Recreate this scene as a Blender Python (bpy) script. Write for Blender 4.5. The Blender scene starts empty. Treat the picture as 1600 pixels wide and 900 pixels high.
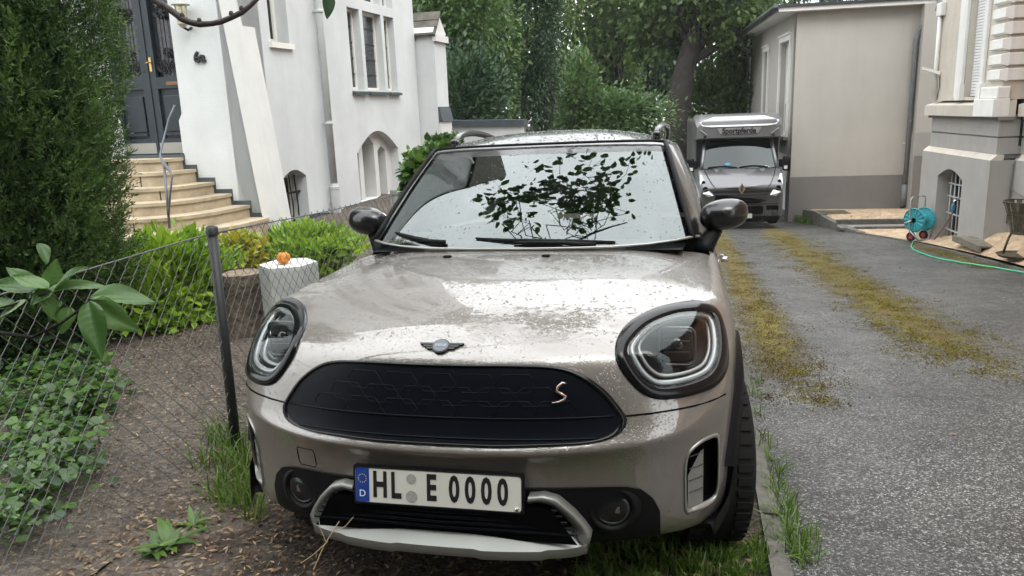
import bpy, bmesh, math, random
import numpy as np
from mathutils import Vector, Matrix
from mathutils.bvhtree import BVHTree

scene = bpy.context.scene
col = scene.collection
rad = math.radians

# ------------------------------------------------------------------ camera
FPX, TILT = 1200.0, 0.097                 # focal length in photo pixels; fall of the drive
YAW, PITCH, ROLL = 0.229, 0.130 + TILT, -0.039
CAM = np.array([0.709, -1.911, 1.522])
def _cam_matrix():
    Y = np.array([[math.cos(YAW), math.sin(YAW), 0], [-math.sin(YAW), math.cos(YAW), 0], [0, 0, 1]])
    B = np.array([[1, 0, 0], [0, 0, -1], [0, 1, 0]])
    X = np.array([[1, 0, 0], [0, math.cos(PITCH), -math.sin(PITCH)], [0, math.sin(PITCH), math.cos(PITCH)]])
    R = np.array([[math.cos(ROLL), -math.sin(ROLL), 0], [math.sin(ROLL), math.cos(ROLL), 0], [0, 0, 1]])
    return R @ X @ B @ Y
CM = _cam_matrix()
cam_data = bpy.data.cameras.new('camera')
cam = bpy.data.objects.new('camera', cam_data)
col.objects.link(cam)
scene.camera = cam
cam_data.sensor_width = 36.0
cam_data.lens = FPX / 1600 * 36.0
cam_data.clip_start = 0.05
cam_data.clip_end = 2000
cam.matrix_world = Matrix(((CM[0][0], -CM[1][0], -CM[2][0], CAM[0]), (CM[0][1], -CM[1][1], -CM[2][1], CAM[1]),
                           (CM[0][2], -CM[1][2], -CM[2][2], CAM[2]), (0, 0, 0, 1)))
def pixel_ray(x, y):
    return np.array([(x - 800) / FPX, (y - 450) / FPX, 1.0]) @ CM
def on_plane(x, y, n, d):
    r = pixel_ray(x, y); n = np.array(n, float)
    return CAM + r * ((d - n @ CAM) / (n @ r))
def at_z(x, y, z): return on_plane(x, y, (0, 0, 1), z)
def at_x(x, y, X): return on_plane(x, y, (1, 0, 0), X)
def at_y(x, y, Y): return on_plane(x, y, (0, 1, 0), Y)
def at_depth(x, y, D): return CAM + pixel_ray(x, y) * D
def on_drive(x, y): return on_plane(x, y, (0, math.tan(TILT), 1), 0)

# ------------------------------------------------------------------ sky, sun, exposure (bright overcast)
SUN_EL, SUN_AZ = rad(52), rad(140)
world = bpy.data.worlds.new('World'); scene.world = world; world.use_nodes = True
wn, wl = world.node_tree.nodes, world.node_tree.links
wn.clear()
sky = wn.new('ShaderNodeTexSky'); sky.sky_type = 'NISHITA'; sky.sun_disc = False
sky.sun_elevation = SUN_EL; sky.sun_rotation = SUN_AZ; sky.dust_density = 4.0; sky.air_density = 1.0
hs = wn.new('ShaderNodeHueSaturation'); hs.inputs['Saturation'].default_value = 0.10
wl.new(sky.outputs[0], hs.inputs['Color'])
tc = wn.new('ShaderNodeTexCoord'); sx = wn.new('ShaderNodeSeparateXYZ'); wl.new(tc.outputs['Generated'], sx.inputs[0])
# standard overcast luminance (1 + 2 sin(elevation)) / 3 with soft cloud mottling
mp = wn.new('ShaderNodeMapRange'); mp.inputs['From Min'].default_value = 0; mp.inputs['From Max'].default_value = 1
mp.inputs['To Min'].default_value = 7.5; mp.inputs['To Max'].default_value = 17.0
wl.new(sx.outputs['Z'], mp.inputs['Value'])
nz = wn.new('ShaderNodeTexNoise'); nz.inputs['Scale'].default_value = 2.6; nz.inputs['Detail'].default_value = 5
wl.new(tc.outputs['Generated'], nz.inputs['Vector'])
nr = wn.new('ShaderNodeMapRange'); nr.inputs['From Min'].default_value = .3; nr.inputs['From Max'].default_value = .7
nr.inputs['To Min'].default_value = .86; nr.inputs['To Max'].default_value = 1.12; wl.new(nz.outputs[0], nr.inputs['Value'])
ml = wn.new('ShaderNodeMath'); ml.operation = 'MULTIPLY'; wl.new(mp.outputs[0], ml.inputs[0]); wl.new(nr.outputs[0], ml.inputs[1])
cl = wn.new('ShaderNodeCombineColor')
for i, k in enumerate((0.965, 0.99, 1.0)):
    mm = wn.new('ShaderNodeMath'); mm.operation = 'MULTIPLY'; mm.inputs[1].default_value = k
    wl.new(ml.outputs[0], mm.inputs[0]); wl.new(mm.outputs[0], cl.inputs[i])
mx = wn.new('ShaderNodeMix'); mx.data_type = 'RGBA'; mx.inputs['Factor'].default_value = 0.85
wl.new(hs.outputs[0], mx.inputs['A']); wl.new(cl.outputs[0], mx.inputs['B'])
bg = wn.new('ShaderNodeBackground'); bg.inputs['Strength'].default_value = 0.15
wl.new(mx.outputs['Result'], bg.inputs['Color'])
wo = wn.new('ShaderNodeOutputWorld'); wl.new(bg.outputs[0], wo.inputs[0])
sun_data = bpy.data.lights.new('sun', 'SUN'); sun = bpy.data.objects.new('sun', sun_data); col.objects.link(sun)
sun_data.energy = 0.6; sun_data.angle = rad(25); sun_data.color = (1.0, 0.96, 0.90)
sun.rotation_euler = (rad(90) - SUN_EL, 0, math.pi - SUN_AZ)
sun.location = (0, 0, 40)
scene.view_settings.view_transform = 'Standard'
scene.view_settings.look = 'None'
scene.view_settings.gamma = 1.0
scene.view_settings.use_curve_mapping = False
scene.view_settings.exposure = 0.98
scene.render.resolution_x, scene.render.resolution_y = 1024, 576

# ------------------------------------------------------------------ helpers
RNG = random.Random(7)
NR = np.random.default_rng(11)
MATS = {}
def mat(name, color, rough=.6, metal=0.0, spec=.5, coat=0.0, noise=None, bump=None, emit=None, trans=0.0, ior=1.45, subsurf=None, alpha=None, col2=None):
    """noise = (scale, amount[, detail]) varies the colour; bump = (scale, strength[, distance])"""
    if name in MATS: return MATS[name]
    m = bpy.data.materials.new(name); m.use_nodes = True
    nt = m.node_tree; b = nt.nodes['Principled BSDF']
    c = tuple(color) + (1,)
    b.inputs['Base Color'].default_value = c
    b.inputs['Roughness'].default_value = rough; b.inputs['Metallic'].default_value = metal
    b.inputs['Specular IOR Level'].default_value = spec
    b.inputs['Coat Weight'].default_value = coat; b.inputs['Coat Roughness'].default_value = .03
    b.inputs['IOR'].default_value = ior; b.inputs['Transmission Weight'].default_value = trans
    m.diffuse_color = c
    if noise or bump:
        t = nt.nodes.new('ShaderNodeTexCoord')
    if noise:
        n = nt.nodes.new('ShaderNodeTexNoise'); n.inputs['Scale'].default_value = noise[0]
        n.inputs['Detail'].default_value = noise[2] if len(noise) > 2 else 6
        n.inputs['Roughness'].default_value = .6
        nt.links.new(t.outputs['Object'], n.inputs['Vector'])
        r = nt.nodes.new('ShaderNodeValToRGB')
        r.color_ramp.elements[0].position = .32; r.color_ramp.elements[1].position = .68
        a = noise[1]
        c2 = col2 if col2 else tuple(min(1, x * (1 + a)) for x in color)
        r.color_ramp.elements[0].color = tuple(x * (1 - a) for x in color) + (1,) if not col2 else tuple(color) + (1,)
        r.color_ramp.elements[1].color = tuple(c2) + (1,)
        nt.links.new(n.outputs[0], r.inputs[0]); nt.links.new(r.outputs[0], b.inputs['Base Color'])
    if bump:
        n2 = nt.nodes.new('ShaderNodeTexNoise'); n2.inputs['Scale'].default_value = bump[0]; n2.inputs['Detail'].default_value = 6
        nt.links.new(t.outputs['Object'], n2.inputs['Vector'])
        bp = nt.nodes.new('ShaderNodeBump'); bp.inputs['Strength'].default_value = bump[1]
        bp.inputs['Distance'].default_value = bump[2] if len(bump) > 2 else .01
        nt.links.new(n2.outputs[0], bp.inputs['Height']); nt.links.new(bp.outputs[0], b.inputs['Normal'])
    if emit:
        b.inputs['Emission Color'].default_value = c; b.inputs['Emission Strength'].default_value = emit
    MATS[name] = m
    return m

def leaf_mat(name, c1, c2, rough=.45, transl=.35, scale=3.0, gloss=.5):
    if name in MATS: return MATS[name]
    m = bpy.data.materials.new(name); m.use_nodes = True
    nt = m.node_tree; b = nt.nodes['Principled BSDF']; out = nt.nodes['Material Output']
    at = nt.nodes.new('ShaderNodeAttribute'); at.attribute_name = 'tone'
    r = nt.nodes.new('ShaderNodeMix'); r.data_type = 'RGBA'
    r.inputs['A'].default_value = tuple(c1) + (1,); r.inputs['B'].default_value = tuple(c2) + (1,)
    nt.links.new(at.outputs['Fac'], r.inputs['Factor'])
    nt.links.new(r.outputs['Result'], b.inputs['Base Color'])
    b.inputs['Roughness'].default_value = rough; b.inputs['Specular IOR Level'].default_value = gloss
    t = nt.nodes.new('ShaderNodeBsdfTranslucent'); nt.links.new(r.outputs['Result'], t.inputs['Color'])
    ms = nt.nodes.new('ShaderNodeMixShader'); ms.inputs[0].default_value = transl
    nt.links.new(b.outputs[0], ms.inputs[1]); nt.links.new(t.outputs[0], ms.inputs[2]); nt.links.new(ms.outputs[0], out.inputs[0])
    m.diffuse_color = tuple(c1) + (1,)
    MATS[name] = m
    return m

def tag(o, label=None, cat=None, group=None, kind=None):
    if label: o['label'] = label
    if cat: o['category'] = cat
    if group: o['group'] = group
    if kind: o['kind'] = kind
    return o
def empty(name, loc=(0, 0, 0), rz=0.0, label=None, cat=None, group=None, rot=None):
    o = bpy.data.objects.new(name, None); col.objects.link(o)
    o.empty_display_size = .2
    o.location = loc; o.rotation_euler = rot if rot else (0, 0, rz)
    return tag(o, label, cat, group)
def link_mesh(name, me, parent=None):
    o = bpy.data.objects.new(name, me); col.objects.link(o)
    if parent is not None: o.parent = parent
    return o
def mesh_obj(name, verts, faces, m, parent=None, smooth=False, loc=None):
    me = bpy.data.meshes.new(name)
    me.from_pydata([tuple(map(float, v)) for v in verts], [], [tuple(f) for f in faces])
    me.materials.append(m)
    if smooth: me.shade_smooth()
    me.update()
    o = link_mesh(name, me, parent)
    if loc is not None: o.location = loc
    return o
def copy_tree(o, parent=None):
    c = o.copy(); col.objects.link(c)
    if parent is not None: c.parent = parent
    for ch in o.children: copy_tree(ch, c)
    return c

class MB:
    """collects shapes for one mesh"""
    def __init__(s): s.v = []; s.f = []
    def add(s, vs, fs):
        n = len(s.v); s.v += [tuple(map(float, p)) for p in vs]; s.f += [tuple(i + n for i in f) for f in fs]; return s
    def box(s, a, b, bev=0.0):
        (x0, y0, z0), (x1, y1, z1) = a, b
        x0, x1 = min(x0, x1), max(x0, x1); y0, y1 = min(y0, y1), max(y0, y1); z0, z1 = min(z0, z1), max(z0, z1)
        if bev <= 0:
            return s.add([(x0, y0, z0), (x1, y0, z0), (x1, y1, z0), (x0, y1, z0), (x0, y0, z1), (x1, y0, z1), (x1, y1, z1), (x0, y1, z1)],
                         [(0, 3, 2, 1), (4, 5, 6, 7), (0, 1, 5, 4), (1, 2, 6, 5), (2, 3, 7, 6), (3, 0, 4, 7)])
        bm = bmesh.new(); bmesh.ops.create_cube(bm, size=1)
        for v in bm.verts: v.co = ((x0 + x1) / 2 + v.co.x * (x1 - x0), (y0 + y1) / 2 + v.co.y * (y1 - y0), (z0 + z1) / 2 + v.co.z * (z1 - z0))
        bmesh.ops.bevel(bm, geom=bm.edges[:], offset=bev, segments=2, profile=.5, affect='EDGES')
        bm.verts.index_update()
        s.add([v.co[:] for v in bm.verts], [[v.index for v in f.verts] for f in bm.faces]); bm.free(); return s
    def hexa(s, bot, top):
        return s.add(list(bot) + list(top), [(3, 2, 1, 0), (4, 5, 6, 7), (0, 1, 5, 4), (1, 2, 6, 5), (2, 3, 7, 6), (3, 0, 4, 7)])
    def tube(s, pts, r, n=8, cap=True, closed=False, flat=None):
        pts = [Vector(p) for p in pts]; N = len(pts)
        rs = r if hasattr(r, '__len__') else [r] * N
        vs, fs = [], []; prev = None
        for i, p in enumerate(pts):
            a = pts[(i - 1) % N] if (i > 0 or closed) else p; b = pts[(i + 1) % N] if (i < N - 1 or closed) else p
            d = (b - a); d = d.normalized() if d.length > 1e-9 else Vector((0, 0, 1))
            if prev is None:
                u = d.cross(Vector((0, 0, 1)))
                if u.length < 1e-3: u = d.cross(Vector((0, 1, 0)))
            else:
                u = prev - d * prev.dot(d)
            u.normalize(); prev = u; w = d.cross(u)
            for k in range(n):
                t = 2 * math.pi * (k + .5) / n; q = u * math.cos(t) * rs[i] + w * math.sin(t) * rs[i] * (flat or 1)
                vs.append(p + q)
        for i in range(N if closed else N - 1):
            for k in range(n):
                j = (i + 1) % N
                fs.append((i * n + k, i * n + (k + 1) % n, j * n + (k + 1) % n, j * n + k))
        if cap and not closed:
            fs.append(tuple(range(n))[::-1]); fs.append(tuple(range((N - 1) * n, N * n)))
        return s.add(vs, fs)
    def lathe(s, prof, n=24, axis='z', c=(0, 0, 0), cap=True):
        """prof = [(radius, height)]"""
        vs, fs = [], []
        for r, h in prof:
            for k in range(n):
                t = 2 * math.pi * k / n; a, b = r * math.cos(t), r * math.sin(t)
                p = {'z': (a, b, h), 'x': (h, a, b), 'y': (b, h, a)}[axis]
                vs.append((p[0] + c[0], p[1] + c[1], p[2] + c[2]))
        for i in range(len(prof) - 1):
            for k in range(n):
                fs.append((i * n + k, i * n + (k + 1) % n, (i + 1) * n + (k + 1) % n, (i + 1) * n + k))
        if cap:
            fs.append(tuple(range(n))[::-1]); fs.append(tuple(range((len(prof) - 1) * n, len(prof) * n)))
        return s.add(vs, fs)
    def prism(s, poly, fn, d0, d1):
        """poly [(a, b)] mapped by fn(a, b, depth)"""
        n = len(poly)
        vs = [fn(a, b, d0) for a, b in poly] + [fn(a, b, d1) for a, b in poly]
        fs = [tuple(range(n))[::-1], tuple(range(n, 2 * n))] + [(i, (i + 1) % n, n + (i + 1) % n, n + i) for i in range(n)]
        return s.add(vs, fs)
    def build(s, name, m, parent=None, smooth=False, fix=True, loc=None, auto=None):
        me = bpy.data.meshes.new(name); me.from_pydata(s.v, [], s.f)
        me.materials.append(m)
        if fix:
            bm = bmesh.new(); bm.from_mesh(me); bmesh.ops.recalc_face_normals(bm, faces=bm.faces[:]); bm.to_mesh(me); bm.free()
        if smooth: me.shade_smooth()
        if auto:
            me.shade_smooth(); me.set_sharp_from_angle(angle=rad(auto))
        me.update()
        o = link_mesh(name, me, parent)
        if loc is not None: o.location = loc
        return o

def text_obj(name, body, size, m, parent=None, depth=.002, matrix=None, spacing=1.0, squeeze=1.0, bold=0.0):
    cu = bpy.data.curves.new(name, 'FONT'); cu.body = body; cu.size = size; cu.extrude = depth
    cu.align_x = 'CENTER'; cu.align_y = 'CENTER'; cu.space_character = spacing; cu.offset = bold; cu.resolution_u = 3
    o = bpy.data.objects.new(name, cu); col.objects.link(o)
    dg = bpy.context.evaluated_depsgraph_get()
    me = bpy.data.meshes.new_from_object(o.evaluated_get(dg))
    bpy.data.objects.remove(o); bpy.data.curves.remove(cu)
    for v in me.vertices: v.co.x *= squeeze
    me.materials.clear(); me.materials.append(m)
    t = link_mesh(name, me, parent)
    if matrix is not None: t.matrix_local = matrix
    return t
def smoothstep(a, b, x):
    t = np.clip((x - a) / (b - a), 0, 1); return t * t * (3 - 2 * t)
# ------------------------------------------------------------------ ground, drive, kerbs, terrace
def zd(y):                                                     # the drive falls away from the camera
    y = np.asarray(y, float); return -math.tan(TILT) * y + .00068 * np.maximum(0, y - 2) ** 2
def zg(y):                                                     # the garden stays nearly level as far as the house, then falls to the yard
    y = np.asarray(y, float); t = smoothstep(10.5, 18.0, y); return .035 * np.clip(y, 0, 8) * (1 - t) + zd(y) * t
def terrace_z(x, y):                                                  # paved terrace in front of the villa, banked up towards it
    x, y = np.asarray(x, float), np.asarray(y, float)
    return zd(y) + .012 + .36 * np.clip((x - kerb_x(y)) / .6, 0, 1) * np.clip((15.2 - y) / 3.2, 0, 1) + .32 * np.clip((y - 16.3) / 2.6, 0, 1) * np.clip((x - kerb_x(y)) / .08, 0, 1)
def kerb_x(y): return np.interp(y, [-20, 9.6, 11.0, 13.7, 14.8, 16.3, 17.0, 18.5, 20], [5.6, 5.25, 5.22, 5.04, 4.86, 4.42, 4.2, 3.95, 3.75])
def ground_z(x, y):
    t = smoothstep(-1.75, -1.12, np.asarray(x, float)); return zg(y) * (1 - t) + zd(y) * t
def hit_ground(px, py, f):
    r = pixel_ray(px, py); ts = np.linspace(.5, 60, 12000); p = CAM + ts[:, None] * r
    g = p[:, 2] - f(p[:, 0], p[:, 1]); return p[int(np.argmax(g < 0))]
def np_mesh(name, V, F):
    me = bpy.data.meshes.new(name); V = np.ascontiguousarray(V, dtype=np.float32); F = np.ascontiguousarray(F, dtype=np.int32); n = F.shape[1]
    me.vertices.add(len(V)); me.vertices.foreach_set('co', V.ravel()); me.loops.add(F.size); me.loops.foreach_set('vertex_index', F.ravel())
    me.polygons.add(len(F)); me.polygons.foreach_set('loop_start', np.arange(0, F.size, n, dtype=np.int32)); me.update(calc_edges=True)
    return me
def sheet(name, xs, ys, zf, m, kind='structure', rough=0.0, seed=1, label=None):
    rg = np.random.default_rng(seed)
    X, Y = np.meshgrid(xs, ys); Z = zf(X, Y)
    if rough: Z = Z + rg.normal(0, rough, Z.shape)
    nx, ny = len(xs), len(ys); V = np.stack([X, Y, Z], -1).reshape(-1, 3)
    i = np.arange(nx - 1)[None] + nx * np.arange(ny - 1)[:, None]; i = i.ravel()
    F = np.stack([i, i + 1, i + nx + 1, i + nx], -1)
    me = np_mesh(name, V, F); me.materials.append(m); me.shade_smooth()
    o = link_mesh(name, me); tag(o, kind=kind, label=label)
    return o

def node_mat(name):
    m = bpy.data.materials.new(name); m.use_nodes = True; MATS[name] = m
    nt = m.node_tree; return m, nt, nt.nodes['Principled BSDF'], nt.nodes.new('ShaderNodeTexCoord')
def NODE(nt, t, **kw):
    n = nt.nodes.new('ShaderNode' + t)
    for k, v in kw.items():
        if k in n.inputs: n.inputs[k].default_value = v
        else: setattr(n, k, v)
    return n
def ramp(nt, src, stops):
    r = nt.nodes.new('ShaderNodeValToRGB'); e = r.color_ramp.elements
    while len(e) < len(stops): e.new(.5)
    for el, (p, c) in zip(e, stops): el.position = p; el.color = (c if hasattr(c, '__len__') else (c, c, c)) + (1,) if hasattr(c, '__len__') else (c, c, c, 1)
    nt.links.new(src, r.inputs[0]); return r.outputs[0]
def mixc(nt, f, a, b, mode='MIX'):
    x = nt.nodes.new('ShaderNodeMix'); x.data_type = 'RGBA'; x.blend_type = mode
    for s, k in ((f, 'Factor'), (a, 'A'), (b, 'B')):
        if hasattr(s, 'links'): nt.links.new(s, x.inputs[k])
        else: x.inputs[k].default_value = s if not hasattr(s, '__len__') else tuple(s) + (1,)
    return x.outputs['Result']
def mathn(nt, op, a, b=None, clamp=False):
    x = nt.nodes.new('ShaderNodeMath'); x.operation = op; x.use_clamp = clamp
    for i, s in enumerate((a, b)):
        if s is None: continue
        if hasattr(s, 'links'): nt.links.new(s, x.inputs[i])
        else: x.inputs[i].default_value = s
    return x.outputs[0]
def noise(nt, vec, scale, detail=5, rough=.6):
    n = NODE(nt, 'TexNoise', Scale=scale, Detail=detail, Roughness=rough); nt.links.new(vec, n.inputs['Vector']); return n.outputs[0]

# worn wet asphalt: pale stones in dark binder, moss where no tyre runs
M_ASPH, nt, bs, tcn = node_mat('wet_mossy_asphalt')
ob = tcn.outputs['Object']
vor = NODE(nt, 'TexVoronoi', Scale=125.0); nt.links.new(ob, vor.inputs['Vector'])
sepc = NODE(nt, 'SeparateColor'); nt.links.new(vor.outputs['Color'], sepc.inputs[0])
stone = ramp(nt, sepc.outputs[0], [(.0, (.028, .027, .026)), (.5, (.070, .068, .065)), (.76, (.18, .176, .169)), (1, (.50, .485, .46))])
edge = ramp(nt, vor.outputs['Distance'], [(.2, 1.0), (.55, .35)])
c0 = mixc(nt, 1.0, stone, edge, 'MULTIPLY')
v2 = NODE(nt, 'TexVoronoi', Scale=34.0); nt.links.new(ob, v2.inputs['Vector'])
bigst = ramp(nt, v2.outputs['Distance'], [(.10, 1.0), (.16, 0.0)])
bigsel = ramp(nt, noise(nt, ob, 25, 2), [(.56, 0.0), (.62, 1.0)])
c0 = mixc(nt, mathn(nt, 'MULTIPLY', bigst, bigsel), c0, (.34, .33, .31))
big = ramp(nt, noise(nt, ob, 1.1, 5), [(.35, .70), (.65, 1.2)])
c0 = mixc(nt, 1.0, c0, big, 'MULTIPLY')
sp = NODE(nt, 'SeparateXYZ'); nt.links.new(ob, sp.inputs[0])
def band(center, width, y0, y1):
    d = mathn(nt, 'ABSOLUTE', mathn(nt, 'SUBTRACT', sp.outputs['X'], center))
    a = mathn(nt, 'SUBTRACT', 1.0, mathn(nt, 'DIVIDE', d, width), True)
    r1 = NODE(nt, 'MapRange'); r1.inputs['From Min'].default_value = y0; r1.inputs['From Max'].default_value = y0 + 2.0; nt.links.new(sp.outputs['Y'], r1.inputs['Value'])
    r2 = NODE(nt, 'MapRange'); r2.inputs['From Min'].default_value = y1 + 4; r2.inputs['From Max'].default_value = y1; nt.links.new(sp.outputs['Y'], r2.inputs['Value'])
    return mathn(nt, 'MULTIPLY', mathn(nt, 'MULTIPLY', a, r1.outputs[0]), r2.outputs[0])
MOSS_BANDS = [(1.42, .45, 2.2, 17.0), (2.75, .74, 3.1, 17.0), (4.95, .35, 9.5, 13.0)]
moss = None
for b_ in MOSS_BANDS:
    q = band(*b_); moss = q if moss is None else mathn(nt, 'MAXIMUM', moss, q)
mo = mathn(nt, 'ADD', mathn(nt, 'MULTIPLY', moss, .80), mathn(nt, 'MULTIPLY', mathn(nt, 'SUBTRACT', noise(nt, ob, 6.5, 12, .85), .5), 2.6))
mfac = ramp(nt, mo, [(.34, 0.0), (.62, 1.0)])
fine = ramp(nt, noise(nt, ob, 70, 4), [(.38, .0), (.62, 1.0)])
mcol = mixc(nt, ramp(nt, noise(nt, ob, 7, 6), [(.42, 0.0), (.66, 1.0)]), (.105, .072, .013), (.20, .172, .010))
mcol = mixc(nt, ramp(nt, noise(nt, ob, 160, 3), [(.4, .0), (.7, .75)]), mcol, (.055, .036, .015))
mf2 = mathn(nt, 'MULTIPLY', mfac, mathn(nt, 'ADD', .80, mathn(nt, 'MULTIPLY', fine, .20)), True)
nt.links.new(mixc(nt, mf2, c0, mcol), bs.inputs['Base Color'])
nt.links.new(mixc(nt, mfac, ramp(nt, noise(nt, ob, 3, 4), [(.4, .34), (.65, .62)]), (.95, .95, .95)), bs.inputs['Roughness'])
bpn = NODE(nt, 'Bump', Strength=.8, Distance=.006); nt.links.new(mathn(nt, 'ADD', edge, mathn(nt, 'MULTIPLY', mathn(nt, 'MULTIPLY', mfac, noise(nt, ob, 90, 5)), 2.5)), bpn.inputs['Height']); nt.links.new(bpn.outputs[0], bs.inputs['Normal'])

def litter_mat(name, stops, scale=55, bumpd=.012):
    m, nt, bs, tcn = node_mat(name); ob = tcn.outputs['Object']
    v = NODE(nt, 'TexVoronoi', Scale=scale); nt.links.new(ob, v.inputs['Vector'])
    c = ramp(nt, v.outputs['Color'], stops)
    c = mixc(nt, .7, c, ramp(nt, noise(nt, ob, 3, 6), [(.3, .55), (.7, 1.25)]), 'MULTIPLY')
    c = mixc(nt, .8, c, ramp(nt, noise(nt, ob, 140, 4), [(.3, .5), (.7, 1.3)]), 'MULTIPLY')
    nt.links.new(c, bs.inputs['Base Color']); bs.inputs['Roughness'].default_value = .85
    b = NODE(nt, 'Bump', Strength=1.0, Distance=bumpd); nt.links.new(mathn(nt, 'ADD', v.outputs['Distance'], noise(nt, ob, 60, 5)), b.inputs['Height']); nt.links.new(b.outputs[0], bs.inputs['Normal'])
    return m
M_SOIL = litter_mat('garden_path_soil', [(0, (.055, .044, .036)), (.5, (.098, .080, .064)), (.85, (.16, .13, .10)), (1, (.30, .25, .19))], 60)
M_MULCH = litter_mat('damp_leaf_mulch', [(0, (.018, .012, .008)), (.6, (.045, .03, .02)), (.9, (.09, .06, .04)), (1, (.15, .11, .07))], 45)
nt = M_MULCH.node_tree; bs = nt.nodes['Principled BSDF']; src = bs.inputs['Base Color'].links[0].from_socket; t_ = NODE(nt, 'TexCoord'); s_ = NODE(nt, 'SeparateXYZ'); nt.links.new(t_.outputs['Object'], s_.inputs[0])
edge_ = mathn(nt, 'ADD', mathn(nt, 'MULTIPLY', s_.outputs['X'], -1.0), mathn(nt, 'MULTIPLY', mathn(nt, 'SUBTRACT', noise(nt, t_.outputs['Object'], 4, 6), .5), 1.6))
vs_ = NODE(nt, 'TexVoronoi', Scale=60.0); nt.links.new(t_.outputs['Object'], vs_.inputs['Vector'])
soil_ = ramp(nt, vs_.outputs['Color'], [(0, (.055, .044, .036)), (.5, (.09, .073, .058)), (.85, (.15, .12, .095)), (1, (.28, .24, .18))])
rm_ = NODE(nt, 'MapRange'); rm_.inputs['From Min'].default_value = .85; rm_.inputs['From Max'].default_value = 1.15; nt.links.new(edge_, rm_.inputs['Value'])
nt.links.new(mixc(nt, rm_.outputs[0], src, soil_), bs.inputs['Base Color'])          # the mulch thins out into the garden soil
M_SAND = litter_mat('buff_terrace_paving', [(0, (.36, .25, .155)), (.6, (.47, .34, .22)), (1, (.56, .43, .30))], 14, .006)
M_KERB = mat('weathered_concrete', (.115, .11, .095), rough=.85, noise=(14, .35), bump=(60, .5, .006))
M_EARTH = mat('dark_woodland_floor', (.03, .035, .015), rough=.95, noise=(.6, .5))

sheet('ground', np.linspace(-120, 120, 25), np.linspace(-100, 160, 27), lambda x, y: np.full_like(x, -2.9), M_EARTH)
sheet('garden_soil', np.r_[np.linspace(-26, -4, 12), np.linspace(-3.5, -1.30, 24)], np.linspace(-8, 24, 110), ground_z, M_SOIL, rough=.006, seed=2)
sheet('mulch_strip', np.linspace(-1.302, 1.058, 40), np.linspace(-8, 24, 160), lambda x, y: ground_z(x, y) + .002, M_MULCH, rough=.006, seed=3)
sheet('driveway', np.linspace(1.06, 5.7, 30), np.linspace(-8, 30, 160), lambda x, y: zd(y) + .004, M_ASPH, rough=.0025, seed=4)
sheet('rear_yard', np.linspace(-26, 14, 30), np.linspace(23.5, 60, 30), lambda x, y: zd(np.minimum(y, 25)) - .02, M_EARTH, rough=.03, seed=5)
sheet('terrace', np.linspace(0, 1, 24), np.linspace(-8, 21.5, 100), lambda x, y: x, M_SAND)
ter = bpy.data.objects['terrace']
co = np.zeros(len(ter.data.vertices) * 3); ter.data.vertices.foreach_get('co', co); co = co.reshape(-1, 3)
co[:, 0] = kerb_x(co[:, 1]) + .06 + co[:, 0] * 4.0; co[:, 2] = terrace_z(co[:, 0], co[:, 1]) + .01; ter.data.vertices.foreach_set('co', co.ravel()); ter.data.update()
# kerb stones, one by one
def kerb_run(name, pts_x, y0, y1, step, w, up, seed):
    rg = random.Random(seed); y = y0; host = tag(empty(name, (float(pts_x(y0)), y0, float(zd(y0)))), kind='structure')
    while y < y1:
        y2 = y + step - .012; xa, xb = float(pts_x(y)), float(pts_x(y2)); za, zb_ = float(zd(y)), float(zd(y2)); u = up + rg.uniform(-.008, .008); o = rg.uniform(-.008, .008)
        mb = MB(); mb.hexa([(xa + o, y, za - .1), (xa + o + w, y, za - .1), (xb + o + w, y2, zb_ - .1), (xb + o, y2, zb_ - .1)],
                           [(xa + o + .006, y + .005, za + u), (xa + o + w - .008, y + .005, za + u - .004), (xb + o + w - .008, y2 - .005, zb_ + u - .004), (xb + o + .006, y2 - .005, zb_ + u)])
        k = mb.build('kerb_stone', M_KERB); k.parent = host; k.matrix_parent_inverse = Matrix.Translation(host.location).inverted(); y += step
kerb_run('drive_kerb', lambda y: np.interp(y, [-6, .5, 2.4, 4, 20], [.93, .985, 1.02, 1.03, 1.03]), -1.0, 17, 1.0, .085, .022, 5)
kerb_run('terrace_kerb', lambda y: kerb_x(y) - .03, 6.0, 16.2, .9, .09, .03, 6)

# retaining stones where the terrace stands above the drive
host = tag(empty('terrace_edge', (float(kerb_x(16.2)), 16.2, float(zd(16.2)))), kind='structure'); rgk = random.Random(9)
for k in range(5):
    y, y2 = 16.2 + .74 * k, 16.2 + .74 * k + .73; xa, xb = float(kerb_x(y)) - .03, float(kerb_x(y2)) - .03; j_ = rgk.uniform(-.012, .012)
    ta, tb = float(terrace_z(xa + .3, y)) + .03 + j_, float(terrace_z(xb + .3, y2)) + .03 + j_
    k_ = MB().hexa([(xa, y, float(zd(y)) - .1), (xa + .16, y, float(zd(y)) - .1), (xb + .16, y2, float(zd(y2)) - .1), (xb, y2, float(zd(y2)) - .1)], [(xa + .01, y + .01, ta), (xa + .15, y + .01, ta), (xb + .15, y2 - .01, tb), (xb + .01, y2 - .01, tb)]).build('kerb_stone', M_KERB)
    k_.parent = host; k_.matrix_parent_inverse = Matrix.Translation(host.location).inverted()
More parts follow.
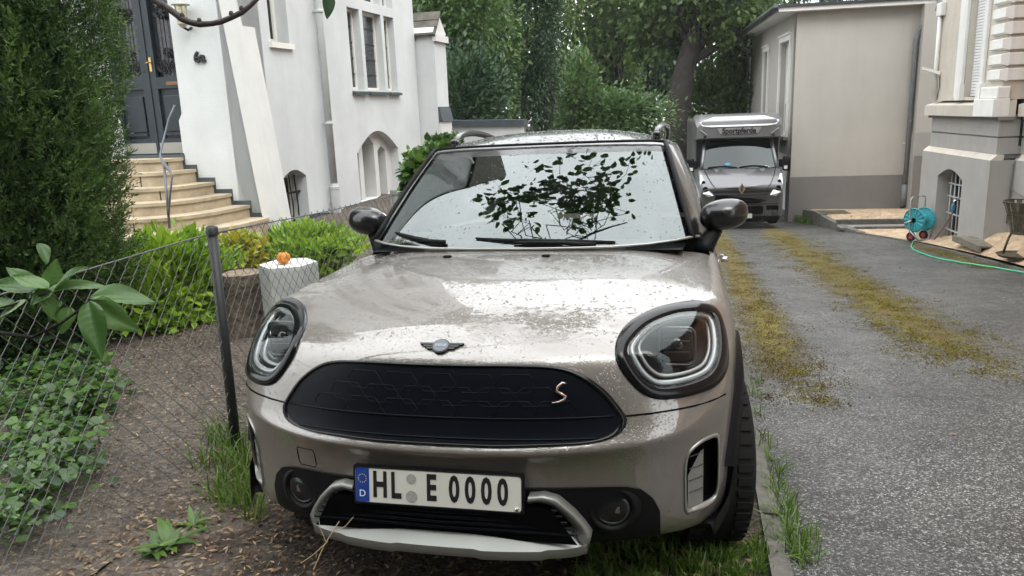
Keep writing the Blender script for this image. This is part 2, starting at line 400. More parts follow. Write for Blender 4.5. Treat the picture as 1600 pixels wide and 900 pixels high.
# ------------------------------------------------------------------ the parked car (local u right, v back, z up; rear lower on the sloping drive)
def paint_mat(name, c, rough=.34, drops=True, metal=.30, coat=1.0, ior_c=2.05):
    m = mat(name, c, rough=rough, metal=metal, coat=coat)
    nt = m.node_tree; b = nt.nodes['Principled BSDF']
    b.inputs['Coat IOR'].default_value = ior_c
    t = nt.nodes.new('ShaderNodeTexCoord')
    n = nt.nodes.new('ShaderNodeTexNoise'); n.inputs['Scale'].default_value = 9; n.inputs['Detail'].default_value = 3
    nt.links.new(t.outputs['Object'], n.inputs['Vector'])
    b0 = nt.nodes.new('ShaderNodeBump'); b0.inputs['Strength'].default_value = .12; b0.inputs['Distance'].default_value = .004
    nt.links.new(n.outputs[0], b0.inputs['Height'])
    v = nt.nodes.new('ShaderNodeTexVoronoi'); v.inputs['Scale'].default_value = 120
    nt.links.new(t.outputs['Object'], v.inputs['Vector'])
    r = nt.nodes.new('ShaderNodeMapRange'); r.inputs['From Min'].default_value = .12; r.inputs['From Max'].default_value = .34
    r.inputs['To Min'].default_value = 1; r.inputs['To Max'].default_value = 0; nt.links.new(v.outputs['Distance'], r.inputs['Value'])
    b1 = nt.nodes.new('ShaderNodeBump'); b1.inputs['Strength'].default_value = .5; b1.inputs['Distance'].default_value = .0012
    nt.links.new(r.outputs[0], b1.inputs['Height']); nt.links.new(b0.outputs[0], b1.inputs['Normal'])
    if drops:
        nt.links.new(b1.outputs[0], b.inputs['Coat Normal'])
        # standing water film: mirror-smooth pools between beaded patches
        n3 = nt.nodes.new('ShaderNodeTexNoise'); n3.inputs['Scale'].default_value = 5.5; n3.inputs['Detail'].default_value = 7; n3.inputs['Roughness'].default_value = .62
        mp3 = nt.nodes.new('ShaderNodeMapping'); mp3.inputs['Scale'].default_value = (.55, 1.6, 1.6); nt.links.new(t.outputs['Object'], mp3.inputs[0]); nt.links.new(mp3.outputs[0], n3.inputs['Vector'])
        r3 = nt.nodes.new('ShaderNodeMapRange'); r3.inputs['From Min'].default_value = .42; r3.inputs['From Max'].default_value = .60; r3.inputs['To Min'].default_value = .02; r3.inputs['To Max'].default_value = .09
        nt.links.new(n3.outputs[0], r3.inputs['Value']); nt.links.new(r3.outputs[0], b.inputs['Coat Roughness'])
        r4 = nt.nodes.new('ShaderNodeMapRange'); r4.inputs['From Min'].default_value = .42; r4.inputs['From Max'].default_value = .60; r4.inputs['To Min'].default_value = 1.0; r4.inputs['To Max'].default_value = .72
        nt.links.new(n3.outputs[0], r4.inputs['Value']); nt.links.new(r4.outputs[0], b.inputs['Coat Weight'])
    return m
M_PAINT = paint_mat('greige_metallic_paint', (.172, .153, .137))
M_BLACK = paint_mat('gloss_black_paint', (.006, .006, .007), rough=.3, metal=0, coat=.35, ior_c=1.5)
M_PIANO = mat('piano_black_plastic', (.005, .006, .007), rough=.14, spec=.35)
M_PLAST = mat('black_grained_plastic', (.007, .007, .008), rough=.5, spec=.15, bump=(700, .1, .001))
M_BLACK.node_tree.nodes['Principled BSDF'].inputs['Specular IOR Level'].default_value = .25
M_GRILLE = mat('dark_grille_plastic', (.004, .005, .008), rough=.34, spec=.14)
M_VOID = mat('dark_inside', (.003, .003, .004), rough=.9, spec=.05)
M_SILVER = mat('satin_silver_trim', (.33, .33, .31), rough=.38, metal=.6)
M_CHROME = mat('chrome', (.75, .76, .78), rough=.08, metal=1)
M_RUBBER = mat('tyre_rubber', (.014, .014, .014), rough=.85, spec=.2, bump=(60, .2, .002))
M_ALLOY = mat('dark_alloy', (.12, .12, .125), rough=.35, metal=.8)
M_GLASS = mat('clear_lamp_glass', (1, 1, 1), rough=.0, trans=1.0, ior=1.25)
M_DRL = mat('daylight_ring_plastic', (.34, .36, .36), rough=.18, metal=.3, coat=.5)
M_WHITE = mat('white_plate', (.55, .54, .49), rough=.45)
M_INK = mat('black_lettering', (.012, .012, .013), rough=.4)
M_EUBLUE = mat('plate_blue', (.01, .045, .24), rough=.35)
M_SEAT = mat('dark_seat_fabric', (.02, .02, .022), rough=.85)

def windscreen_mat(name, tint=(.50, .57, .55), ior=2.15):
    m = bpy.data.materials.new(name); m.use_nodes = True; nt = m.node_tree; nt.nodes.clear()
    o = nt.nodes.new('ShaderNodeOutputMaterial'); g = nt.nodes.new('ShaderNodeBsdfGlossy'); g.inputs['Roughness'].default_value = 0.0
    g.inputs['Color'].default_value = (.90, .97, .97, 1)
    t = nt.nodes.new('ShaderNodeBsdfTransparent'); t.inputs['Color'].default_value = tuple(tint) + (1,)
    f = nt.nodes.new('ShaderNodeFresnel')
    ge = nt.nodes.new('ShaderNodeNewGeometry'); mr = nt.nodes.new('ShaderNodeMapRange'); mr.inputs['To Min'].default_value = ior; mr.inputs['To Max'].default_value = 1 / ior
    nt.links.new(ge.outputs['Backfacing'], mr.inputs['Value']); nt.links.new(mr.outputs[0], f.inputs['IOR'])      # the same gloss from either side of the sheet
    x = nt.nodes.new('ShaderNodeMixShader'); nt.links.new(f.outputs[0], x.inputs[0])
    nt.links.new(t.outputs[0], x.inputs[1]); nt.links.new(g.outputs[0], x.inputs[2]); nt.links.new(x.outputs[0], o.inputs[0])
    MATS[name] = m
    return m
M_SCREEN = windscreen_mat('laminated_windscreen_glass')
M_TINT = windscreen_mat('tinted_side_glass', tint=(.06, .065, .065), ior=1.7)

car = empty('parked_car', (0, 0, 0), rot=(-TILT, -.010, 0),
            label='greige crossover car with black roof, wet with rain, filling the foreground', cat='car')

# ---- body cage: rings of stations round the half body at falling heights, closed by the bonnet
PLAN = [(0, .008), (.22, .016), (.42, .056), (.57, .118), (.69, .195), (.785, .290), (.850, .400),
        (.880, .540), (.893, .70), (.895, .90), (.895, 1.10), (.893, 1.40), (.893, 1.90), (.895, 2.50), (.898, 3.10), (.895, 3.55), (.865, 3.95),
        (.80, 4.10), (.70, 4.18), (.58, 4.22), (.42, 4.245), (.22, 4.255), (0, 4.26)]
#        front-centre (z, dv)   corner (z, set back)   side (z, inset)
LEV = [((.858, .110), (.905, .26), (.985, .075)),
       ((.815, .060), (.865, .155), (.93, .020)),
       ((.70, .040), (.77, .055), (.80, .0)),
       ((.595, .030), (.66, .0), (.70, .0)),
       ((.560, -.006), (.605, .0), (.63, .0)),
       ((.515, .034), (.535, .0), (.55, .003)),
       ((.42, .056), (.43, .006), (.45, .005)),
       ((.32, .066), (.33, .02), (.34, .01)),
       ((.235, .08), (.255, .05), (.25, .03)),
       ((.20, .20), (.225, .16), (.22, .10))]
NF, NSD = 6, 10
BELT = {6: .905, 7: .918, 8: .932, 9: .950, 10: .972, 11: 1.010, 12: 1.04, 13: 1.06, 14: 1.075, 15: 1.08, 16: 1.07}
def ring_point(r, k):
    u, v = PLAN[r]; (zf, df), (zc, ic), (zs, is_) = LEV[k]
    if r <= NF:
        t = (u / .85) ** 3.2
        t2 = min(1, (u / .80) ** 4)
        return (u - ic * .30 * t * t, v + df * (1 - t2) + ic * t * (1 - .4 * t), zf + (zc - zf) * t)
    if r <= NF + NSD:
        w = min(1, (r - NF) / 2.0)
        z = zc + (zs - zc) * w
        if k == 0: z = BELT[r]
        if k == 1: z = BELT[r] - .050
        vv = v + ic * .6 * (1 - w)
        if r == NF + NSD: vv -= is_ * .5
        return (u - ic * .30 * (1 - w) - is_ * w, vv, z)
    zr, ir = LEV[k][2]
    z = zr if k > 1 else (1.07 - k * .055)
    return (u * (1 - ir * .6), v - ir * .8 - (.03 if k < 2 else 0), z)
CV = []; CF = []; CMI = []
NR_ = len(PLAN); NK = len(LEV)
idx = {}
for k in range(NK):
    for r in range(NR_):
        idx[('r', r, k)] = len(CV); CV.append(ring_point(r, k))
# bonnet and deck grid
CEN_V = [.118, .27, .50, .76, 1.00, 1.22, 1.9, 2.5, 3.1, 3.6, 4.2]
CEN_Z = [.858, .940, .984, 1.015, 1.038, 1.052, 1.06, 1.08, 1.08, 1.08, 1.07]
for i in range(0, NF + 1):
    for j in range(0, NSD + 1):
        if j == 0: idx[('g', i, j)] = idx[('r', i, 0)]; continue
        if i == NF: idx[('g', i, j)] = idx[('r', NF + j, 0)]; continue
        if j == NSD: idx[('g', i, j)] = idx[('r', NR_ - 1 - i, 0)]; continue
        us, vs, zs = CV[idx[('r', NF + j, 0)]]
        s = PLAN[i][0] / .85
        u = us * s
        v = CEN_V[j] + (vs - CEN_V[j]) * s ** 2.0
        z = CEN_Z[j] + (zs - CEN_Z[j]) * s ** 3.2
        if j in (1, 2, 3, 4, 5):                          # raised edges of the power dome
            amp = (.004, .010, .013, .012, .004)[j - 1]
            z += amp * {0: .15, 1: .2, 2: .55, 3: 1.0, 4: .25, 5: .0}[i]
        idx[('g', i, j)] = len(CV); CV.append((u, v, z))
HOOD_J = 5
for k in range(NK - 1):
    for r in range(NR_ - 1):
        CF.append((idx[('r', r, k)], idx[('r', r, k + 1)], idx[('r', r + 1, k + 1)], idx[('r', r + 1, k)]))
        if r < 8: mi = 1 if k >= 3 else 0                  # bonnet wraps down to the bumper seam
        elif r < 10: mi = 2
        elif r < 13: mi = 3
        elif r < 15: mi = 4
        else: mi = 5
        CMI.append(mi)
for i in range(NF):
    for j in range(NSD):
        CF.append((idx[('g', i, j)], idx[('g', i + 1, j)], idx[('g', i + 1, j + 1)], idx[('g', i, j + 1)]))
        CMI.append(0 if j < HOOD_J else 6)

def subdivide_mirrored(cv, cf, cmi, level, nmat, creases=None):
    """mirror at u = 0, Catmull-Clark, return (verts, normals, faces, material index)"""
    n = len(cv); vmap = {}; V = list(cv); F = [tuple(f) for f in cf]; MI = list(cmi)
    for i, p in enumerate(cv):
        if abs(p[0]) < 1e-6: vmap[i] = i
        else: vmap[i] = len(V); V.append((-p[0], p[1], p[2]))
    F += [tuple(vmap[i] for i in f)[::-1] for f in cf]; MI += list(cmi)
    me = bpy.data.meshes.new('cage'); me.from_pydata(V, [], F)
    for i in range(nmat): me.materials.append(bpy.data.materials.new('slot_tmp') if False else M_VOID)
    me.polygons.foreach_set('material_index', MI); me.update()
    bm = bmesh.new(); bm.from_mesh(me)
    if creases:
        cl = bm.edges.layers.float.new('crease_edge')
        full = {}
        for (a, b), w in creases.items():
            full[frozenset((a, b))] = w; full[frozenset((vmap[a], vmap[b]))] = w
        for e in bm.edges:
            w = full.get(frozenset((e.verts[0].index, e.verts[1].index)))
            if w: e[cl] = w
    bm.to_mesh(me); bm.free()
    o = bpy.data.objects.new('cage', me); col.objects.link(o)
    md = o.modifiers.new('s', 'SUBSURF'); md.levels = md.render_levels = level
    dg = bpy.context.evaluated_depsgraph_get()
    ev = bpy.data.meshes.new_from_object(o.evaluated_get(dg))
    bm = bmesh.new(); bm.from_mesh(ev); bmesh.ops.recalc_face_normals(bm, faces=bm.faces[:]); bm.to_mesh(ev); bm.free()
    verts = np.array([v.co[:] for v in ev.vertices]); nor = np.array([v.normal[:] for v in ev.vertices])
    faces = [tuple(p.vertices) for p in ev.polygons]; mi = [p.material_index for p in ev.polygons]
    bpy.data.objects.remove(o); bpy.data.meshes.remove(me); bpy.data.meshes.remove(ev)
    return verts, nor, faces, mi
def part_from(name, verts, nor, faces, m, parent, label=None):
    used = sorted({i for f in faces for i in f}); mp_ = {a: b for b, a in enumerate(used)}
    me = bpy.data.meshes.new(name); me.from_pydata([tuple(verts[i]) for i in used], [], [tuple(mp_[i] for i in f) for f in faces])
    me.materials.append(m); me.shade_smooth(); me.update()
    me.normals_split_custom_set_from_vertices([tuple(nor[i]) for i in used])
    o = link_mesh(name, me, parent)
    if label: o['label'] = label
    return o

cre = {}
for r in range(0, NF + 1):                                 # sharper shelf above the number plate
    a, b = idx[('r', r, 4)], idx[('r', min(r + 1, NF), 4)]
    if a != b: cre[(a, b)] = .35
BV, BN, BFc, BMI = subdivide_mirrored(CV, CF, CMI, 4, 7, cre)
BVH = BVHTree.FromPolygons([Vector(v) for v in BV], BFc)
CARR = np.array(Matrix.Rotation(-TILT, 3, 'X') @ Matrix.Rotation(-.010, 3, 'Y'))
CAM_L = CARR.T @ CAM
def car_ray(x, y): return CARR.T @ pixel_ray(x, y)
def car_hit(x, y, bvh=None):
    d = Vector(car_ray(x, y)).normalized()
    h = (bvh or BVH).ray_cast(Vector(CAM_L), d)
    return h[0]
def car_at_v(x, y, v):
    d = car_ray(x, y); t = (v - CAM_L[1]) / d[1]; return CAM_L + d * t
def front_v(u, z, bvh=None, default=.0):
    h = (bvh or BVH).ray_cast(Vector((u, -1, z)), Vector((0, 1, 0)))
    return (h[0].y, h[1]) if h[0] is not None else (default, Vector((0, -1, 0)))
def px_outline(pts, bvh=None):
    """photo outline on the nearer side of the car -> (u, z) outline seen from straight ahead"""
    r = []
    for x, y in pts:
        h = car_hit(x, y, bvh)
        if h is not None: r.append((h.x, h.z))
    return r
def smooth_closed(poly, n):
    """closed Catmull-Rom resampling"""
    P = np.array(poly, float); N = len(P); out = []
    seg = np.linalg.norm(np.roll(P, -1, 0) - P, axis=1); cum = np.r_[0, np.cumsum(seg)]; tot = cum[-1]
    for s in np.linspace(0, tot, n, endpoint=False):
        i = min(np.searchsorted(cum, s, 'right') - 1, N - 1); t = (s - cum[i]) / max(seg[i], 1e-9)
        p0, p1, p2, p3 = P[(i - 1) % N], P[i], P[(i + 1) % N], P[(i + 2) % N]
        out.append(.5 * (2 * p1 + (p2 - p0) * t + (2 * p0 - 5 * p1 + 4 * p2 - p3) * t * t + (3 * p1 - p0 - 3 * p2 + p3) * t ** 3))
    return np.array(out)
def inside(poly, x, y):
    if isinstance(poly, np.ndarray): poly = poly.tolist()
    c = False; n = len(poly); j = n - 1
    for i in range(n):
        xi, yi = poly[i]; xj, yj = poly[j]
        if ((yi > y) != (yj > y)) and (x < (xj - xi) * (y - yi) / (yj - yi + 1e-12) + xi): c = not c
        j = i
    return c
def surf_pt(u, z, lift=0.0):
    v, n = front_v(u, z)
    n = Vector(n)
    if n.y > 0: n = -n
    return Vector((u, v, z)) + n * lift, n
def shrink(poly, c, k): return [(c[0] + (p[0] - c[0]) * k, c[1] + (p[1] - c[1]) * k) for p in poly]
def loft(mb, rings, closed=True):
    n = len(rings[0]); vs = [p for r in rings for p in r]; fs = []
    for a in range(len(rings) - 1):
        for k in range(n if closed else n - 1):
            fs.append((a * n + k, a * n + (k + 1) % n, (a + 1) * n + (k + 1) % n, (a + 1) * n + k))
    return mb.add(vs, fs)

Z2 = 941 / 460.0
def zz(l): return [(780 + a / Z2, 460 + b / Z2) for a, b in l]
HL_OUT = smooth_closed(px_outline(zz([(371, 190), (378, 140), (415, 92), (490, 50), (570, 30), (640, 25), (690, 45), (715, 100), (728, 180), (722, 245), (692, 290), (640, 315), (570, 332), (505, 335), (455, 315), (408, 268), (380, 225)])), 64)
HL_IN = smooth_closed(px_outline(zz([(408, 182), (428, 140), (480, 95), (560, 64), (640, 57), (682, 75), (697, 130), (697, 190), (678, 242), (642, 270), (570, 292), (505, 297), (465, 278), (432, 240)])), 64)
GR_HALF = px_outline([(800, 570), (868, 573), (905, 584), (940, 607), (964, 634), (977, 655), (971, 672), (950, 684), (915, 691), (860, 694), (780, 696)])
gt, gb = GR_HALF[0][1], GR_HALF[-1][1]
GRILLE = smooth_closed([(0, gt), (.10, gt)] + [p for p in GR_HALF if p[0] > .15] + [(.10, gb), (0, gb), (-.10, gb)] + [(-a, b) for a, b in GR_HALF[::-1] if a > .15] + [(-.10, gt)], 120)
FOG_BLK = px_outline(zz([(92, 615), (250, 612), (400, 611), (452, 620), (490, 648), (512, 690), (514, 760), (492, 812), (482, 832)]))
AIR = smooth_closed(px_outline(zz([(596, 545), (610, 502), (650, 467), (690, 450), (702, 470), (700, 615), (682, 662), (622, 690), (598, 692), (595, 610)])), 40)
SEAM = px_outline(zz([(400, 389), (480, 381), (560, 369), (620, 357), (680, 339), (722, 318)]))
def rrect(w, h, r, n=5):
    out = []
    for cx, cy, a0 in ((w - r, h - r, 0), (-w + r, h - r, 90), (-w + r, -h + r, 180), (w - r, -h + r, 270)):
        for k in range(n + 1): t = rad(a0 + 90 * k / n); out.append((cx + r * math.cos(t), cy + r * math.sin(t)))
    return out
fb = FOG_BLK
top_z = fb[0][1]
LOWER = [(0, top_z)] + fb + [(fb[-1][0] - .02, .20), (0, .19)]
def in_lower(u, z): return inside(LOWER, abs(u), z)
WHEEL = (.785, .84, .342)
groups = {}
HLb = [tuple(map(float, p)) for p in HL_IN]; AIb = [tuple(map(float, p)) for p in AIR]
def box_of(P): return (min(p[0] for p in P), max(p[0] for p in P), min(p[1] for p in P), max(p[1] for p in P))
hb, ab = box_of(HLb), box_of(AIb)
CENT = np.array([BV[list(f)].sum(0) / len(f) for f in BFc]) if False else np.add.reduce(BV[np.array([f if len(f) == 4 else f + (f[-1],) for f in BFc])], axis=1) / 4
CENT = CENT.tolist()
for f, mi, (u, v, z) in zip(BFc, BMI, CENT):
    au = abs(u)
    if v < 1.0:
        if hb[0] < au < hb[1] and hb[2] < z < hb[3] and inside(HLb, au, z) and v < .75 and z > .5: continue
        if ab[0] < au < ab[1] and ab[2] < z < ab[3] and inside(AIb, au, z) and v < .6: continue
    if au > .55 and z < .80:
        if math.hypot(v - WHEEL[1], z - WHEEL[2]) < .40 and v > .45: continue
        if math.hypot(v - WHEEL[1] - 2.67, z - WHEEL[2]) < .40: continue
    groups.setdefault((mi, 0 if mi in (0, 1, 5, 6) else (1 if u > 0 else -1)), []).append(f)
for (mi, sd), fs_ in groups.items():
    if mi < 6: part_from(('bonnet', 'front_bumper', 'front_wing', 'front_door', 'rear_door', 'rear_body')[mi], BV, BN, fs_, M_PAINT, car)
# the black lower part of the bumper sits proud of the painted shell
fb2 = [(float(a), float(b)) for a, b in zip(np.interp(np.linspace(0, 1, 60), np.linspace(0, 1, len(fb)), [p[0] for p in fb]), np.interp(np.linspace(0, 1, 60), np.linspace(0, 1, len(fb)), [p[1] for p in fb]))]
up_u, up_z = [p[0] for p in fb], [p[1] for p in fb]
zlow_ = .25
def low_half_width(z):
    if z >= top_z: return fb[0][0]
    best = 0
    for (a, b), (c, d) in zip(fb[:-1], fb[1:]):
        if min(b, d) <= z <= max(b, d) and abs(b - d) > 1e-6: best = max(best, a + (c - a) * (z - b) / (d - b))
    return best if best else (fb[-1][0] if z < fb[-1][1] else fb[0][0])
mb = MB(); vs = []; NUL = 81
zr = np.r_[np.linspace(max(up_z) - .0005, max(up_z) - .03, 10), np.linspace(max(up_z) - .04, zlow_, 16)]
for q, z in enumerate(zr):
    hw = low_half_width(z)
    for k in range(NUL):
        u = -hw + 2 * hw * k / (NUL - 1)
        p_, n_ = surf_pt(u, z, .005 if q else .0)
        if p_.y < -.03: p_ = Vector((u, vs[-NUL][1], z))
        vs.append((p_.x, p_.y, p_.z))
mb.add(vs, [(i * NUL + k, i * NUL + k + 1, (i + 1) * NUL + k + 1, (i + 1) * NUL + k) for i in range(len(zr) - 1) for k in range(NUL - 1)])
mb.build('lower_bumper', M_PLAST, car, smooth=True)

# ---- headlamps
c_hl = np.mean(HL_IN, 0)
for s in (1, -1):
    hl = empty('headlamp'); hl.parent = car
    def PT(u, z, lift): p, n = surf_pt(u, z, lift); return (s * p.x, p.y, p.z)
    c_o = np.mean(HL_OUT, 0)
    mb = MB()
    rings = [[PT(u, z, -.004) for u, z in shrink(HL_OUT, c_o, 1.012)], [PT(u, z, .007) for u, z in HL_OUT], [PT(u, z, .012) for u, z in shrink(HL_OUT, c_o, .965)],
             [PT(u, z, .012) for u, z in shrink(HL_IN, c_hl, 1.05)], [PT(u, z, .006) for u, z in HL_IN], [tuple(np.array(PT(u, z, -.02)) + (0, .03, 0)) for u, z in shrink(HL_IN, c_hl, .98)]]
    loft(mb, rings); mb.build('bezel', M_PIANO, hl, smooth=True)
    # bowl behind the glass
    base = [np.array(PT(u, z, 0)) for u, z in HL_IN]
    cen = np.mean(base, 0); back = np.array((0, .14, -.01))
    mb = MB()
    rr = [[tuple(cen + (p - cen) * k + back * d) for p in base] for k, d in ((1.0, .12), (.97, .5), (.86, .95), (.5, 1.0), (.02, 1.0))]
    loft(mb, rr); mb.build('reflector_bowl', mat('smoked_lamp_bowl', (.008, .0085, .010), rough=.3, spec=.3), hl, smooth=True)
    mb = MB()                                           # thick daylight ring
    ring = [tuple(cen + (p - cen) * .925 + back * .16) for p in base]; mb.tube(ring, .0095, n=10, closed=True)
    ring = [tuple(cen + (p - cen) * .80 + back * .42) for p in base]
    mb.build('daylight_ring', M_DRL, hl, smooth=True)
    mb = MB(); mb.tube(ring, .007, n=8, closed=True); mb.build('inner_trim_ring', M_SILVER, hl, smooth=True)
    mb = MB()                                           # lens block
    cx, cy, cz = cen + back * .55
    mb.box((cx - .050, cy - .02, cz - .052), (cx + .050, cy + .07, cz + .052), bev=.012); mb.build('lens_housing', MATS.get('lamp_block') or mat('lamp_block', (.012, .012, .013), rough=.4, spec=.3), hl, auto=40)
    MB().lathe([(.0, -.010), (.014, -.008), (.021, 0)], n=24, axis='y', c=(cx, cy - .018, cz + .006), cap=False).build('projector_lens', MATS.get('lens_glass') or mat('lens_glass', (.02, .022, .026), rough=.03, spec=.9), hl, smooth=True)
    MB().tube([(cx + a_, cy - .026 + .01 * abs(a_) / .05, cz + b_) for a_, b_ in rrect(.056, .060, .022)], .0042, n=6, closed=True).build('lens_frame', M_ALLOY, hl, smooth=True)
    mb = MB()
    for q in (-.018, .018):
        mb.box((cx - .040, cy - .026, cz + q - .0018), (cx + .040, cy - .021, cz + q + .0018))
    mb.build('lens_trim', M_ALLOY, hl)
    mb = MB()
    mb.tube([(cx - .095, cy + .02, cz - .05), (cx - .06, cy + .01, cz - .085), (cx + .03, cy - .0, cz - .095), (cx + .095, cy, cz - .055)], .008, n=8)
    mb.build('inner_bar', M_ALLOY, hl, smooth=True)
    mb = MB()
    bc = np.array(cen)
    dome = [[tuple(bc + (np.array(PT(*q, .005)) - bc) * 1.0 + np.array((0, -.026, .006)) * (1 - k ** 2.2)) for q in shrink(HL_IN, c_hl, k)] for k in (1.0, .9, .75, .55, .3, .02)]
    loft(mb, dome); mb.build('lamp_glass', MATS.get('headlamp_cover') or windscreen_mat('headlamp_cover', tint=(.96, .97, .98), ior=1.42), hl, smooth=True)

# ---- main grille: a closed black panel with a raised frame, honeycomb relief and two long grooves
gc = np.mean(GRILLE, 0)
def GP(u, z, lift): p, n = surf_pt(u, z, 0); return (u, p.y - lift, z)
def grille_v(u, z): return .028 + .10 * (abs(u) / .5) ** 2.6 * .55
def GQ(u, z, lift): return (u, min(front_v(u, z)[0], 9) - lift, z)
grl = empty('grille'); grl.parent = car
def rows(poly, n):
    zs = [p[1] for p in poly]; z0, z1 = min(zs), max(zs); out = []
    for a in range(n):
        z = z0 + (z1 - z0) * (a + .5) / n; xs = []
        for i in range(len(poly)):
            p, q = poly[i], poly[(i + 1) % len(poly)]
            if (p[1] > z) != (q[1] > z): xs.append(p[0] + (q[0] - p[0]) * (z - p[1]) / (q[1] - p[1]))
        if len(xs) >= 2: out.append((z, min(xs), max(xs)))
    return out
mb = MB()
R_ = rows([tuple(p) for p in GRILLE], 24); NU = 49
vs = []
for z, a, b in R_:
    for k in range(NU):
        u = a + (b - a) * k / (NU - 1); vs.append(GQ(u, z, .006))
mb.add(vs, [(i * NU + k, i * NU + k + 1, (i + 1) * NU + k + 1, (i + 1) * NU + k) for i in range(len(R_) - 1) for k in range(NU - 1)])
mb.build('grille_panel', M_GRILLE, grl, smooth=True)
mb = MB()
loft(mb, [[GQ(u, z, -.004) for u, z in shrink(GRILLE, gc, 1.012)], [GQ(u, z, .010) for u, z in shrink(GRILLE, gc, 1.004)], [GQ(u, z, .014) for u, z in shrink(GRILLE, gc, .985)], [GQ(u, z, .004) for u, z in shrink(GRILLE, gc, .968)]])
mb.build('grille_surround', M_PIANO, grl, smooth=True)
zt, zb = max(p[1] for p in GRILLE), min(p[1] for p in GRILLE); gh = zt - zb
for frac in (.33, .075):
    z = zb + gh * frac
    row = min(R_, key=lambda r: abs(r[0] - z)); a, b = row[1] * .95, row[2] * .95
    mb = MB(); mb.tube([GQ(a + (b - a) * k / 40, z, .007) for k in range(41)], .0028, n=6); mb.build('trim_line', M_GRILLE, grl, smooth=True)
cell = .118
for rowi, z in enumerate((zb + gh * .43, zb + gh * .60, zb + gh * .77)):
    for q in range(-4, 5):
        u0 = q * cell + (cell / 2 if rowi % 2 else 0)
        hexa = [(u0 - .060, z), (u0 - .038, z + .026), (u0 + .038, z + .026), (u0 + .060, z), (u0 + .038, z - .026), (u0 - .038, z - .026)]
        if not all(inside(shrink(GRILLE, gc, .93), a, b) for a, b in hexa): continue
        mb = MB(); mb.tube([GQ(a, b, .0060) for a, b in hexa], .0017, n=6, closed=True)
        mb.build('honeycomb_cell', M_GRILLE, grl, smooth=True)
# S badge
mb = MB()
S_px = [(886, 597), (880, 596), (873, 602), (871, 609), (878, 613), (885, 617), (883, 622), (874, 626), (864, 627)]
pts = [Vector(car_hit(*p)) + Vector((0, -.016, 0)) for p in S_px]
mb.tube(pts, [.003, .0042, .0045, .0045, .005, .0048, .0042, .0034, .002], n=8); mb.build('s_badge', mat('copper_badge', (.55, .42, .36), rough=.25, metal=.9), grl, smooth=True)

# ---- winged round emblem on the bonnet lip
em = empty('emblem'); em.parent = car
ec = car_hit(700, 543); 
hv, hn = BVH.ray_cast(Vector((0, -1, ec.z)), Vector((0, 1, 0)))[:2]
hn = Vector(hn); hn = hn if hn.y < 0 else -hn
EM = Matrix.Translation(Vector((0, hv.y, ec.z)) + hn * .004) @ hn.to_track_quat('Z', 'Y').to_matrix().to_4x4()
def ef(a, b, d): return tuple(EM @ Vector((a, b, d)))
def disc(r, d0, d1, n=28):
    return MB().prism([(r * math.cos(2 * math.pi * k / n), r * math.sin(2 * math.pi * k / n)) for k in range(n)], ef, d0, d1)
disc(.0275, -.004, .004).build('emblem_ring', M_INK, em); disc(.0235, .004, .0055).build('emblem_disc', mat('emblem_grey', (.10, .11, .13), rough=.3, metal=.5), em)
for s in (1, -1):
    for q, (y0, y1, x1) in enumerate(((.006, .013, .070), (-.003, .004, .057), (-.012, -.005, .046))):
        MB().prism([(s * .022, y0), (s * (x1 - .006), y0), (s * x1, y1), (s * .022, y1)], ef, -.004, .003).build('wing_bar', M_INK, em)
text_obj('emblem_lettering', 'MINI', .017, mat('emblem_light', (.30, .31, .33), rough=.35, metal=.6), em, depth=.0006, matrix=EM @ Matrix.Translation((0, 0, .006)))

# ---- seams
def dark_line(name, pts, r, parent=car, m=M_VOID): return MB().tube(pts, r, n=6).build(name, m, parent, smooth=True)
for s in (1, -1):
    g0 = max(p[0] for p in GRILLE)
    sp = [(g0 - .004, SEAM[0][1] + .001)] + SEAM
    dark_line('bonnet_seam', [(s * surf_pt(u, z, .0005)[0].x, surf_pt(u, z, .0005)[0].y, z) for u, z in sp], .0030)
sq = [(.455, .515), (.525, .515), (.53, .505), (.53, .462), (.522, .452), (.458, .452), (.45, .462), (.45, .505), (.455, .515)]
dark_line('tow_eye_cover', [tuple(surf_pt(-u, z, .0003)[0]) for u, z in [(.43 + (u - .45) * .9, z) for u, z in sq]], .0014)

